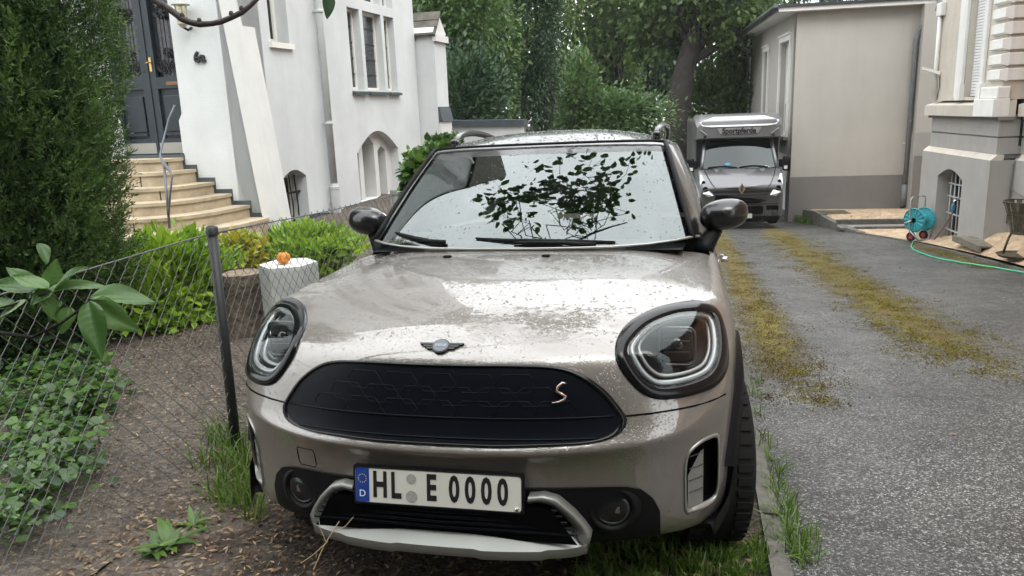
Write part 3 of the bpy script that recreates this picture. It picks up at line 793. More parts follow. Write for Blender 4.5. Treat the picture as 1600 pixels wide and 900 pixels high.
# ---- corner air curtains: silver ribbed frame with a black slot
ac = np.mean(AIR, 0)
for s in (1, -1):
    a_ = empty('air_curtain'); a_.parent = car
    def AP(u, z, d): p, n = surf_pt(u, z, 0); return (s * p.x - s * 0 * d, p.y + d, p.z)
    mb = MB(); loft(mb, [[AP(u, z, .002) for u, z in shrink(AIR, ac, 1.06)], [AP(u, z, -.006) for u, z in shrink(AIR, ac, 1.02)], [AP(u, z, -.004) for u, z in shrink(AIR, ac, .95)], [AP(u, z, .02) for u, z in shrink(AIR, ac, .90)]])
    mb.build('frame', M_SILVER, a_, smooth=True)
    umin, umax = AIR[:, 0].min(), AIR[:, 0].max(); zmin, zmax = AIR[:, 1].min(), AIR[:, 1].max()
    mb = MB(); loft(mb, [[AP(u, z, .012) for u, z in shrink(AIR, ac, .97)], [AP(u, z, .07) for u, z in shrink(AIR, ac, .9)], [AP(ac[0], ac[1], .07)] * len(AIR)])
    mb.build('slot', M_VOID, a_)
    # silver inner cheek with ribs
    us = umin + (umax - umin) * .52
    mb = MB(); nz_ = 9
    vs = []
    for k in range(nz_):
        z = zmin + .012 + (zmax - zmin - .05) * k / (nz_ - 1)
        ul = umin + .008 + max(0, k - 5) * .012
        vs += [AP(ul, z, .004), AP((ul + us) / 2, z, .009), AP(us, z, .016)]
    mb.add(vs, [(k * 3 + q, k * 3 + q + 1, (k + 1) * 3 + q + 1, (k + 1) * 3 + q) for k in range(nz_ - 1) for q in (0, 1)])
    mb.build('cheek', M_SILVER, a_, smooth=False)
    for k in range(1, 5):
        z = zmin + (zmax - zmin) * (.12 + .17 * k)
        MB().tube([AP(umin + .012, z, .003), AP((umin + us) / 2, z, .007), AP(us - .002, z, .014)], .0022, n=6).build('rib', M_ALLOY, a_)

# ---- fog lamps in the lower bumper
fog_px = car_hit(958, 795)
for s in (1, -1):
    fl = empty('fog_lamp'); fl.parent = car
    u0, z0 = fog_px.x, fog_px.z; v0 = front_v(u0, z0)[0]
    R = .047
    n = 32
    def FP(r, d): return [(s * (u0 + r * math.cos(2 * math.pi * k / n)), v0 + d + (r * math.cos(2 * math.pi * k / n)) * .25, z0 + r * math.sin(2 * math.pi * k / n)) for k in range(n)]
    mb = MB(); loft(mb, [FP(R * 1.75, .004), FP(R * 1.45, -.010), FP(R * 1.28, -.012), FP(R * 1.15, -.004), FP(R, .01)]); mb.build('surround', M_PLAST, fl, smooth=True)
    mb = MB(); loft(mb, [FP(R * 1.03, -.002), FP(R * .98, -.006), FP(R * .90, -.003)]); mb.build('chrome_ring', M_ALLOY, fl, smooth=True)
    mb = MB(); loft(mb, [FP(R * 1.0, .0), FP(R * .9, .012), FP(R * .5, .018), FP(.001, .018)]); mb.build('reflector', M_VOID, fl, smooth=True)
    mb = MB(); mb.box((s * u0 - .020, v0 - .002, z0 - .014), (s * u0 + .020, v0 + .012, z0 + .008), bev=.003); mb.build('bulb_shield', mat('warm_chrome', (.22, .17, .15), rough=.25, metal=.6), fl)
    mb = MB(); loft(mb, [FP(R * .99, -.004), FP(R * .8, -.009), FP(R * .4, -.013), FP(.001, -.014)]); mb.build('lens', MATS['headlamp_cover'], fl, smooth=True)

# ---- lower grille opening, silver underguard frame
ug = empty('underguard'); ug.parent = car
M_GUARD = mat('dull_silver_underguard', (.21, .215, .20), rough=.36, metal=.55)
out_px = [(823, 781), (846, 781), (868, 790), (893, 815), (910, 838), (921, 857), (912, 872), (896, 886)]
in_px = [(823, 791), (840, 791), (858, 799), (876, 818), (888, 834), (893, 848)]
vfix = .012
O = [car_at_v(x, y, vfix) for x, y in out_px]; I = [car_at_v(x, y, vfix + .01) for x, y in in_px]
def bend(u): return .09 * (abs(u) / .5) ** 2.4
cu = .0
zo = O[0][2]; zi = I[0][2]; zbot = O[-1][2]; zin = I[-1][2]
right_o = [(p[0], p[2]) for p in O]; right_i = [(p[0], p[2]) for p in I]
ug_out = right_o; ug_in = right_i
def resample(pl, n):
    P = np.array(pl); seg = np.r_[0, np.cumsum(np.linalg.norm(np.diff(P, axis=0), axis=1))]
    t = np.linspace(0, seg[-1], n); return [(np.interp(a, seg, P[:, 0]), np.interp(a, seg, P[:, 1])) for a in t]
for s in (1, -1):
    o_ = resample(ug_out[:-1], 14); i_ = resample(ug_in, 14)
    mb = MB(); rings = []
    for (uo, zo_), (ui, zi_) in zip(o_, i_):
        vb = vfix + bend(uo)
        rings.append([(s * uo, vb + .035, zo_ + .001), (s * uo, vb, zo_), (s * (uo * .6 + ui * .4), vb - .008, zo_ * .6 + zi_ * .4), (s * ui, vb + .004, zi_), (s * ui, vb + .05, zi_)])
    loft(mb, rings, closed=False); mb.build('side_frame', M_GUARD, ug, smooth=True)
# bottom lip
mb = MB(); rings = []
ul = ug_out[-2][0]
for k in range(41):
    u = -ul + 2 * ul * k / 40; b = bend(u) + vfix; au = abs(u) / ul
    zlow = zbot + .000 - .005 * (1 if .30 < au < .72 else 0)
    zlow += .010 * max(0, (au - .85) / .15) ** 2
    ztop = zin + .003
    rings.append([(u, b + .10, ztop + .010), (u, b + .05, ztop + .002), (u, b - .002, zlow + .030), (u, b - .002, zlow + .012), (u, b + .004, zlow), (u, b + .09, zlow - .004)])
loft(mb, rings, closed=False); mb.build('lower_lip', M_GUARD, ug, auto=28)
mb = MB(); w = ug_out[4][0] - .02
mb.add([(-w, .05, zin - .02), (w, .05, zin - .02), (w * .82, .02, zi + .0), (-w * .82, .02, zi)], [(0, 1, 2, 3)])
mb.build('opening', M_VOID, ug)
for k in range(5):
    z = zin + .012 + (zi - zin - .02) * k / 4.6; ww = w * (1 - .035 * k)
    mb = MB(); mb.tube([(-ww, .045, z), (0, .036 - .004 * k, z), (ww, .045, z)], .0045, n=6); mb.build('grille_slat', M_GRILLE, ug)

# ---- number plate
pl = empty('number_plate'); pl.parent = car
pc = (car_at_v(557, 733, .022) + car_at_v(823, 797, .022)) / 2
PLM = Matrix.Translation(Vector((0, .020, pc[2]))) @ Matrix.Rotation(rad(90 - 4), 4, 'X')
def pf(a, b, d): return tuple(PLM @ Vector((a, b, d)))
MB().prism(rrect(.265, .0610, .008), pf, -.014, -.0012).build('holder', M_PLAST, pl)
mb = MB(); loft(mb, [[pf(a, b, d) for a, b in rrect(w, h, .010)] for w, h, d in ((.2600, .0550, -.001), (.2600, .0550, .0022), (.2575, .0525, .0022), (.2572, .0522, .0006))]); mb.build('embossed_rim', M_INK, pl)
MB().prism(rrect(.2585, .0535, .009), pf, -.001, .0008).build('plate', M_WHITE, pl)
MB().prism([(-.2565, -.0515), (-.213, -.0515), (-.213, .0515), (-.2565, .0515)], pf, .0009, .0014).build('blue_band', M_EUBLUE, pl)
PT_ = lambda x, y, z=.0014: PLM @ Matrix.Translation((x, y, z))
text_obj('country_letter', 'D', .030, mat('pale_print', (.7, .7, .72)), pl, depth=.0003, matrix=PT_(-.235, -.027))
mb = MB()
for k in range(12):
    t = 2 * math.pi * k / 12; a, b = -.235 + .013 * math.cos(t), .020 + .013 * math.sin(t)
    mb.prism([(a + .0016 * math.cos(q * math.pi / 2.5), b + .0016 * math.sin(q * math.pi / 2.5)) for q in range(5)], pf, .0014, .0018)
mb.build('ring_of_stars', mat('star_yellow', (.65, .5, .05)), pl)
def plate_text(ch, x, sq=.62): return text_obj('letter', ch, .108, M_INK, pl, depth=.0006, matrix=PT_(x, 0), squeeze=sq, bold=.0035)
plate_text('H', -.178); plate_text('L', -.128, .62); plate_text('E', -.016, .6)
for k in range(4): plate_text('0', .055 + .049 * k, .60)
for zc_, r_ in ((-.028, .0185), (.026, .0155)):
    MB().prism([(-.078 + r_ * math.cos(2 * math.pi * k / 24), zc_ + r_ * math.sin(2 * math.pi * k / 24)) for k in range(24)], pf, .0008, .0016).build('registration_seal', mat('seal_grey', (.30, .29, .27), rough=.4, noise=(300, .4)), pl)
MB().lathe([(.006, 0), (.006, .003), (.003, .005)], n=12).build('plate_screw', M_CHROME, pl).matrix_local = PT_(.244, -.044, .001)

# ---- greenhouse: black roof, pillars, windscreen, side glass
WB = [(0, 1.20, 1.052), (.21, 1.205, 1.053), (.40, 1.232, 1.055), (.56, 1.285, 1.062), (.67, 1.345, 1.072), (.740, 1.41, 1.082), (.772, 1.48, 1.080)]
WT = [(0, 1.885, 1.535), (.16, 1.887, 1.535), (.315, 1.897, 1.535), (.445, 1.915, 1.534), (.545, 1.94, 1.532), (.605, 1.975, 1.528), (.632, 2.02, 1.520)]
SBASE = [(.795, 1.60, 1.062), (.812, 1.80, 1.066), (.822, 2.15, 1.072), (.825, 2.62, 1.08), (.82, 3.15, 1.09), (.815, 3.6, 1.098), (.79, 3.9, 1.10)]
STOP = [(.645, 2.10, 1.526), (.655, 2.22, 1.534), (.662, 2.5, 1.545), (.664, 2.85, 1.550), (.655, 3.2, 1.545), (.635, 3.6, 1.525), (.58, 3.82, 1.49)]
RB = [(.68, 4.05, 1.10), (.50, 4.12, 1.10), (.30, 4.15, 1.10), (.15, 4.16, 1.10), (.05, 4.165, 1.10), (0, 4.165, 1.10)]
RT = [(.52, 3.90, 1.50), (.42, 3.94, 1.51), (.28, 3.96, 1.52), (.15, 3.97, 1.525), (.05, 3.97, 1.527), (0, 3.97, 1.527)]
base = WB + SBASE + RB; topr = WT + STOP + RT
GVv, GFc, GMi = [], [], []
nst = len(base)
KL = (0.0, .06, .5, .94, 1.0)
for t in KL:
    for r in range(nst):
        b, q = np.array(base[r]), np.array(topr[r])
        p = b + (q - b) * t
        bulge = math.sin(math.pi * t) * .035
        if r <= 6: p = p + np.array((0, -.028, .030)) * math.sin(math.pi * t) * (1 - .6 * r / 6)
        elif r <= 13: p = p + np.array((1, 0, 0)) * bulge
        else: p = p + np.array((0, 1, 0)) * bulge
        GVv.append(tuple(p))
for k in range(len(KL) - 1):
    for r in range(nst - 1):
        GFc.append((k * nst + r, k * nst + r + 1, (k + 1) * nst + r + 1, (k + 1) * nst + r))
        mid = k in (1, 2)
        if r < 5: m_ = 1 if k < 3 else 0
        elif 7 < r < 13 and mid and r != 10: m_ = 2
        elif r >= 14 and mid: m_ = 3
        else: m_ = 0
        GMi.append(m_)
# roof grid: 6 across x 7 along
NRo = 7; top0 = (len(KL) - 1) * nst; gid = {}
RCZ = [1.530, 1.592, 1.630, 1.655, 1.662, 1.650, 1.61, 1.527]; RCV = [1.885, 2.06, 2.25, 2.6, 2.95, 3.3, 3.65, 3.97]
for i in range(7):
    for j in range(NRo + 1):
        if j == 0: gid[i, j] = top0 + i; continue
        if i == 6: gid[i, j] = top0 + 6 + j; continue
        if j == NRo: gid[i, j] = top0 + (nst - 1 - i); continue
        us, vs_, zs = topr[6 + j]; s_ = WT[i][0] / .632
        gid[i, j] = len(GVv); GVv.append((us * s_, RCV[j] + (vs_ - RCV[j]) * s_ ** 2, RCZ[j] + (zs - RCZ[j]) * s_ ** 3))
for i in range(6):
    for j in range(NRo):
        GFc.append((gid[i, j], gid[i + 1, j], gid[i + 1, j + 1], gid[i, j + 1])); GMi.append(4)
GV, GN, GF, GM = subdivide_mirrored(GVv, GFc, GMi, 3, 5)
gg = {i: [f for f, m_ in zip(GF, GM) if m_ == i] for i in range(5)}
GBVH = BVHTree.FromPolygons([Vector(v) for v in GV], GF)
part_from('pillars', GV, GN, gg[0], M_BLACK, car)
part_from('windscreen', GV, GN, gg[1], M_SCREEN, car, 'windscreen mirroring pale sky and dark leafy twigs')
for sd in (1, -1):
    for v0, v1 in ((0, 2.86), (2.86, 9)):
        fs_ = [f for f in gg[2] if GV[f[0]][0] * sd > 0 and v0 <= sum(GV[i][1] for i in f) / len(f) < v1]
        if fs_: part_from('side_window', GV, GN, fs_, M_TINT, car)
part_from('rear_window', GV, GN, gg[3], M_TINT, car)
part_from('roof', GV, GN, gg[4], M_BLACK, car)
# windscreen trim along the lower edge and black header band
def gpt(r, t): 
    b, q = np.array(base[r]), np.array(topr[r]); p = b + (q - b) * t
    return p + np.array((0, -.02, .022)) * math.sin(math.pi * t) * (1 - .6 * r / 6)
low = [(-base[r][0], base[r][1] - .012, base[r][2] + .006) for r in range(6, 0, -1)] + [(base[r][0], base[r][1] - .012, base[r][2] + .006) for r in range(0, 7)]
MB().tube(low, .0055, n=8).build('windscreen_trim', M_SILVER, car, smooth=True)
sl_ = [tuple(np.array(topr[r]) * np.array((sg, 1, 1)) + np.array((0, -.010, .004))) for sg, rs_ in ((-1, range(5, 0, -1)), (1, range(0, 6))) for r in rs_]
sd_ = lambda sg: [(sg * p[0], p[1], p[2]) for p in [tuple(gpt(5, t) + np.array((.004, -.012, .006))) for t in (0, .15, .3, .45, .6, .75, .9, 1.0)]]
MB().tube(sl_, .007, n=8).build('windscreen_seal', M_PLAST, car, smooth=True)
for sg in (1, -1): MB().tube(sd_(sg), .012, n=8).build('windscreen_seal', M_PLAST, car, smooth=True)
# printed black border behind the glass: header band, side bands and the sensor patch round the mirror foot
def inner(u, t): 
    s_ = abs(u); r = min(5.999, s_ * 6); i = int(r); f = r - i
    b0 = np.array(base[i]) * (1 - f) + np.array(base[i + 1]) * f; b1 = np.array(topr[i]) * (1 - f) + np.array(topr[i + 1]) * f
    p = b0 + (b1 - b0) * t + np.array((0, -.028, .030)) * math.sin(math.pi * t) * (1 - .6 * r / 6); return (math.copysign(p[0], u), p[1] + .010, p[2] - .012)
mb = MB(); loft(mb, [[inner(u, t) for u in np.linspace(-.86, .86, 31)] for t in (.90, .94, .985)], False)
loft(mb, [[inner(u, t) for u in np.linspace(-.16, .16, 9)] for t in (.70, .80, .899)], False)
mb.build('windscreen_frit', M_VOID, car, smooth=True, fix=False)
# wipers
def wiper(pts, blade):
    w_ = empty('wiper'); w_.parent = car
    MB().tube(pts, [.011, .009, .007, .005], n=8).build('arm', M_PLAST, w_, smooth=True)
    MB().tube(blade, [.004, .010, .011, .010, .004], n=8).build('blade', M_PLAST, w_, smooth=True)
def on_screen(u, v, lift):
    h = GBVH.ray_cast(Vector((u, v, 3)), Vector((0, 0, -1))); 
    return Vector(h[0]) + Vector((0, -.6, .8)) * lift if h[0] is not None else Vector((u, v, 1.07))
wiper([on_screen(.34, 1.225, .012), on_screen(.2, 1.225, .014), on_screen(.05, 1.225, .012), on_screen(-.02, 1.226, .010)], [on_screen(u, v, .006) for u, v in ((.42, 1.262), (.27, 1.243), (.10, 1.236), (-.06, 1.24), (-.20, 1.258))])
wiper([on_screen(-.34, 1.25, .012), on_screen(-.42, 1.27, .014), on_screen(-.48, 1.295, .012), on_screen(-.53, 1.32, .010)], [on_screen(u, v, .006) for u, v in ((-.38, 1.262), (-.45, 1.288), (-.52, 1.318), (-.58, 1.352), (-.63, 1.388))])
# cowl panel, dashboard, seats, steering wheel, interior mirror
mb = MB(); mb.add([(-.70, 1.25, 1.045), (.70, 1.25, 1.045), (.72, 1.56, 1.05), (-.72, 1.56, 1.05)], [(0, 1, 2, 3)]); mb.build('cowl', M_PLAST, car)
mb = MB(); mb.box((-.66, 1.50, .80), (.66, 1.98, 1.045), bev=.05); mb.build('dashboard', M_SEAT, car, auto=50)
mb = MB(); mb.box((-.70, 1.9, .35), (.70, 4.0, .42)); mb.build('cabin_floor', M_VOID, car)
for s in (-.36, .36):
    st = empty('seat'); st.parent = car
    MB().box((s - .23, 2.25, .45), (s + .23, 2.75, .62), bev=.05).build('cushion', M_SEAT, st, auto=50)
    MB().hexa([(s - .22, 2.70, .6), (s + .22, 2.70, .6), (s + .22, 2.85, .6), (s - .22, 2.85, .6)], [(s - .19, 2.92, 1.15), (s + .19, 2.92, 1.15), (s + .19, 3.0, 1.15), (s - .19, 3.0, 1.15)]).build('backrest', M_SEAT, st)
    MB().box((s - .12, 2.93, 1.19), (s + .12, 3.02, 1.36), bev=.03).build('headrest', M_SEAT, st, auto=50)
mb = MB(); mb.tube([(.36 + .18 * math.cos(2 * math.pi * k / 28), 2.05 + .05 * math.sin(2 * math.pi * k / 28), .98 + .175 * math.sin(2 * math.pi * k / 28)) for k in range(28)], .016, n=8, closed=True)
mb.build('steering_wheel', M_SEAT, car, smooth=True)
mb = MB(); mb.box((-.13, 2.08, 1.355), (.13, 2.12, 1.43), bev=.012); mb.tube([(0, 2.08, 1.42), (0, 2.03, 1.47)], .02, n=8); mb.build('interior_mirror', M_VOID, car, auto=40)

# ---- roof rails
for s in (1, -1):
    rr_ = empty('roof_rail'); rr_.parent = car
    pts = []; N = 30
    for k in range(N):
        t = k / (N - 1); v = 2.14 + 1.66 * t
        h = .098 * min(1, (math.sin(math.pi * t) ** .42))
        u = .575 - .02 * (2 * t - 1) ** 2 + .018 * math.sin(math.pi * t)
        zr = GBVH.ray_cast(Vector((u, v, 3)), Vector((0, 0, -1)))[0].z
        pts.append((s * u, v, zr + h - .004))
    MB().tube(pts, .018, n=10, flat=1.0).build('rail', M_BLACK, rr_, smooth=True)
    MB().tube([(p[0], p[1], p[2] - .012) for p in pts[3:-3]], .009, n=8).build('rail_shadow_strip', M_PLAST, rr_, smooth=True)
    for q in (1, -2):
        x, y, z = pts[q]; MB().box((x - .022, y - .06, z - .04), (x + .022, y + .06, z + .0), bev=.012).build('rail_foot', M_BLACK, rr_, auto=50)

# ---- door mirrors
for s in (1, -1):
    dm = empty('door_mirror'); dm.parent = car
    c_ = np.array((s * .885, 1.65, 1.172))
    vs, fs = [], []; NA, NB = 24, 14
    for a in range(NB + 1):
        ph = math.pi * a / NB
        for b in range(NA):
            th = 2 * math.pi * b / NA
            x = math.copysign(abs(math.cos(th)) ** .85, math.cos(th)) * math.sin(ph); z = math.copysign(abs(math.sin(th)) ** .85, math.sin(th)) * math.sin(ph); y = -math.cos(ph)
            y = y * (.085 if y < 0 else .055)
            vs.append((c_[0] + .110 * x + s * .0, c_[1] + y + .02 * x * s, c_[2] + .073 * z + .010 * x * s))
    for a in range(NB):
        for b in range(NA): fs.append((a * NA + b, a * NA + (b + 1) % NA, (a + 1) * NA + (b + 1) % NA, (a + 1) * NA + b))
    MB().add(vs, fs).build('mirror_cap', M_BLACK, dm, smooth=True)
    MB().lathe([(.001, 0), (.090, 0), (.092, .004)], n=28, axis='y', cap=False).build('mirror_glass', M_CHROME, dm, loc=(c_[0], c_[1] + .050, c_[2])).scale = (1, 1, .58)
    MB().tube([(s * .79, 1.60, .995), (s * .80, 1.615, 1.03), (s * .825, 1.63, 1.07), (s * .85, 1.645, 1.11)], [.05, .045, .038, .034], n=12).build('mirror_stalk', M_PLAST, dm, smooth=True)

# ---- wheels, arch cladding, sills
for (sx_, vv, front) in ((1, .84, 1), (-1, .84, 1), (1, 3.51, 0), (-1, 3.51, 0)):
    wh = empty('wheel', (sx_ * .785, vv, .342), .17 if front else 0); wh.parent = car
    prof = [(.235, -.105), (.300, -.118), (.328, -.108), (.342, -.088), (.345, 0), (.342, .088), (.328, .108), (.300, .118), (.235, .105)]
    MB().lathe(prof, n=48, axis='x', cap=False).build('tyre', M_RUBBER, wh, smooth=True)
    mb = MB()
    for k in range(48):
        t0 = 2 * math.pi * k / 48
        for side in (-1, 1):
            a, b = t0, t0 + .07
            pts = []
            for rr2 in (.343, .350):
                for (tt, xx) in ((a, side * .048), (b, side * .048), (b, side * .098), (a, side * .098)):
                    pts.append((xx, rr2 * math.cos(tt), rr2 * math.sin(tt) if True else 0))
            mb.add(pts, [(0, 1, 2, 3), (4, 7, 6, 5), (0, 4, 5, 1), (1, 5, 6, 2), (2, 6, 7, 3), (3, 7, 4, 0)])
    tb = mb.build('tread_block', M_RUBBER, wh); tb['kind'] = 'stuff'
    MB().lathe([(.238, -.10), (.225, -.06), (.225, .06), (.238, .10)], n=40, axis='x', cap=False).build('rim', M_ALLOY, wh, smooth=True)
    mb = MB()
    for k in range(5):
        t = 2 * math.pi * k / 5
        mb.tube([(sx_ * .07, .03 * math.cos(t), .03 * math.sin(t)), (sx_ * .085, .12 * math.cos(t), .12 * math.sin(t)), (sx_ * .09, .228 * math.cos(t), .228 * math.sin(t))], [.035, .028, .03], n=8)
    mb.build('spokes', M_ALLOY, wh, smooth=True)
    MB().lathe([(.05, 0), (.045, .02), (.0, .024)], n=20, axis='x', cap=False).build('hub_cap', M_PLAST, wh, loc=(sx_ * .075, 0, 0))
    # cladding lip round the arch
    mb = MB(); rings = []
    a0, a1 = (10, 190) if front else (-10, 190)
    for k in range(33):
        t = rad(a0 + (a1 - a0) * k / 32)
        row = []
        for R, du in ((.372, -.05), (.372, .012), (.385, .020), (.430, .014), (.445, -.01)):
            y = R * math.cos(t); z = R * math.sin(t)
            vloc = vv - y; zloc = .342 + z
            uo = .893 - (max(0, .62 - vloc) ** 1.5 * .42 if front else max(0, vloc - 3.75) ** 1.5 * .4)
            row.append((sx_ * (uo + du), vloc, zloc))
        rings.append(row)
    loft(mb, rings, closed=False); mb.build('arch_cladding', M_PLAST, car, smooth=True)
    mb = MB(); loft(mb, [[(sx_ * .45, vv - .40 * math.cos(t), .342 + .40 * math.sin(t)), (sx_ * .86, vv - .40 * math.cos(t), .342 + .40 * math.sin(t))] for t in [rad(-12 + 204 * k / 24) for k in range(25)]], closed=False); mb.build('wheel_well', M_VOID, car, fix=False)
    mb = MB(); mb.box((sx_ * .44, vv - .41, .22), (sx_ * .46, vv + .41, .74)); mb.build('wheel_well', M_VOID, car)
for s in (1, -1):
    mb = MB(); mb.box((s * .80, 1.26, .20), (s * .905, 3.10, .36), bev=.02); mb.build('sill_cladding', M_PLAST, car, auto=40)
    mb = MB(); mb.tube([(s * .895, 1.98, .93), (s * .915, 2.0, .93), (s * .915, 2.14, .93), (s * .895, 2.16, .93)], .014, n=8); mb.build('door_handle', M_CHROME, car, smooth=True)
mb = MB(); mb.box((-.60, .45, .20), (.60, 4.1, .26)); mb.build('underbody', M_VOID, car)
# corner strips of black cladding below the bumper, running back to the arch
for s in (1, -1):
    mb = MB(); rings = []
    for r in (5.3, 5.6, 6, 6.4, 6.8):
        i = int(r); t = r - i; u = PLAN[i][0] * (1 - t) + PLAN[min(i + 1, 8)][0] * t; v = PLAN[i][1] * (1 - t) + PLAN[min(i + 1, 8)][1] * t
        k = (r - 4) / 3
        zt_ = .262 + .17 * max(0, k - .35) ** 1.3 / .57
        rings.append([(s * (u + .004), v - .006, zt_), (s * (u + .004), v - .004, zt_ - .05), (s * (u - .008), v + .006, .245 + .02 * k), (s * (u - .05), v + .05, .235 + .02 * k)])
    loft(mb, rings, closed=False); mb.build('corner_cladding', M_PLAST, car, smooth=True)
# washer jets
for u in (-.26, .16):
    h = BVH.ray_cast(Vector((u, 1.02, 3)), Vector((0, 0, -1)))[0]
    MB().box((h.x - .016, h.y - .012, h.z - .002), (h.x + .016, h.y + .014, h.z + .010), bev=.004).build('washer_jet', M_PLAST, car, auto=40)

# ---- rain drops standing on bonnet, bumper, roof and glass
def drops(name, V, F, n, rmin, rmax, parent, m, seed, filt=None, flat=.45):
    rg = np.random.default_rng(seed)
    F4 = [f for f in F if len(f) == 4]
    A = V[[f[0] for f in F4]]; B = V[[f[1] for f in F4]]; Cc = V[[f[2] for f in F4]]; D = V[[f[3] for f in F4]]
    nn = np.cross(Cc - A, D - B); ar = np.linalg.norm(nn, axis=1); nn = nn / np.maximum(ar, 1e-12)[:, None]
    w = ar.copy()
    if filt is not None: w = w * filt((A + Cc) / 2, nn)
    pick = rg.choice(len(F4), n, p=w / w.sum()); s, t = rg.random((2, n))
    P = (A[pick] * ((1 - s) * (1 - t))[:, None] + B[pick] * (s * (1 - t))[:, None] + Cc[pick] * (s * t)[:, None] + D[pick] * ((1 - s) * t)[:, None])
    N = nn[pick]
    ax = np.cross(N, np.array((0.3, .9, .1))); ax /= np.linalg.norm(ax, axis=1)[:, None]; ay = np.cross(N, ax)
    r = rmin + (rmax - rmin) * rg.random(n) ** 2.5
    K = 7; vs = np.zeros((n, 2 * K + 1, 3)); el = 1 + rg.random(n) * .8
    for k in range(K):
        c, q = math.cos(2 * math.pi * k / K), math.sin(2 * math.pi * k / K)
        vs[:, k] = P + ax * (r * c)[:, None] + ay * (r * q * el)[:, None]
        vs[:, K + k] = P + ax * (r * c * .62)[:, None] + ay * (r * q * el * .62)[:, None] + N * (r * flat * .75)[:, None]
    vs[:, 2 * K] = P + N * (r * flat)[:, None]
    fs = []
    for i in range(n):
        o = i * (2 * K + 1)
        for k in range(K):
            k2 = (k + 1) % K
            fs.append((o + k, o + k2, o + K + k2, o + K + k)); fs.append((o + K + k, o + K + k2, o + 2 * K))
    me = bpy.data.meshes.new(name); me.from_pydata(vs.reshape(-1, 3).tolist(), [], fs); me.materials.append(m); me.shade_smooth(); me.update()
    o = link_mesh(name, me, parent); o['kind'] = 'stuff'
    return o
M_WATER = mat('rain_water', (1, 1, 1), rough=0, trans=1, ior=1.33)
bf = groups[(0, 0)] + groups[(1, 0)]
drops('rain_drops', BV, bf, 4200, .0014, .0050, car, M_WATER, 3, filt=lambda c, n: (np.abs(n[:, 2]) * .9 + .1) * (c[:, 1] < 1.4) * (np.where((c[:, 1] > 1.2) & (np.abs(c[:, 0]) < .7), 0, 1)))
drops('rain_drops', GV, gg[1], 800, .0016, .0045, car, M_WATER, 4)
drops('rain_drops', GV, gg[4], 2500, .002, .008, car, M_WATER, 5, filt=lambda c, n: c[:, 1] < 3.2)
# ------------------------------------------------------------------ building helpers
from mathutils.geometry import tessellate_polygon
class Frame:
    """local axes of a building: x right, y away, z up"""
    def __init__(s, o, rz): s.o = np.array(o, float); s.rz = rz; c, q = math.cos(rz), math.sin(rz); s.R = np.array([[c, -q, 0], [q, c, 0], [0, 0, 1.0]])
    def X(s, px, py, v=0.0): n = s.R[:, 0]; return (on_plane(px, py, n, n @ s.o + v) - s.o) @ s.R
    def Y(s, px, py, v=0.0): n = s.R[:, 1]; return (on_plane(px, py, n, n @ s.o + v) - s.o) @ s.R
    def world(s, p): return s.o + s.R @ np.array(p, float)
def arch_poly(a0, a1, b0, spring, top, n=10, pointed=0.0):
    """opening outline: straight sides to 'spring', segmental head to 'top'"""
    pts = [(a0, b0), (a1, b0), (a1, spring)]
    for k in range(1, n):
        t = k / n; a = a1 + (a0 - a1) * t; s = math.sin(math.pi * t); s = s ** (1 - pointed); pts.append((a, spring + (top - spring) * s))
    return pts + [(a0, spring)]
def rect(a0, a1, b0, b1): return [(a0, b0), (a1, b0), (a1, b1), (a0, b1)]
def wall(name, outer, holes, fn, depth, m, parent, reveal_m=None, back=True):
    """wall face at depth 0 with real openings; reveals go 'depth' deep; fn(a, b, d)"""
    mb = MB(); loops = [outer] + list(holes)
    flat = [p for l in loops for p in l]
    tris = tessellate_polygon([[Vector((a, b, 0)) for a, b in l] for l in loops])
    mb.add([fn(a, b, 0) for a, b in flat], tris)
    if back: mb.add([fn(a, b, depth) for a, b in flat], [t[::-1] for t in tris])
    for l in loops:
        n = len(l); mb.add([fn(a, b, 0) for a, b in l] + [fn(a, b, depth) for a, b in l], [(i, (i + 1) % n, n + (i + 1) % n, n + i) for i in range(n)])
    o = mb.build(name, m, parent, fix=True)
    return o
def slab(name, fn, a0, a1, b0, b1, d0, d1, m, parent, bev=0):
    p, q = fn(a0, b0, d0), fn(a1, b1, d1)
    return MB().box(p, q, bev).build(name, m, parent)
M_RENDER = mat('white_rough_render', (.56, .58, .585), rough=.9, noise=(1.6, .07), bump=(45, .35, .008))
M_RENDER2 = mat('smooth_white_stone', (.60, .60, .585), rough=.8, noise=(3, .05))
M_BAND = mat('slate_blue_base_paint', (.055, .068, .078), rough=.6, noise=(6, .15))
M_STEP = mat('sandstone_steps', (.42, .35, .25), rough=.8, noise=(3.5, .30), bump=(40, .4, .006))
M_DOOR = mat('slate_green_door_paint', (.018, .027, .034), rough=.4, noise=(4, .12))
M_IRON = mat('wrought_iron', (.012, .013, .015), rough=.45, metal=.3)
M_BRASS = mat('brass', (.55, .38, .14), rough=.3, metal=1)
M_PANE = windscreen_mat('window_pane', tint=(.10, .11, .11), ior=1.55)
M_DARK = mat('dark_room', (.02, .02, .022), rough=.9)
M_ZINC = mat('painted_zinc_pipe', (.50, .52, .52), rough=.45, metal=.2, noise=(5, .08))
M_WFRAME = mat('white_window_frame', (.72, .71, .66), rough=.5)
M_SILL = mat('dark_green_sill', (.05, .07, .068), rough=.45)
M_SLATE = mat('mossy_roof_tile', (.10, .095, .075), rough=.8, noise=(6, .4))
M_LEAD = mat('leaded_window_glass', (.035, .038, .045), rough=.18, spec=.7, noise=(18, .5), bump=(25, .4, .004))

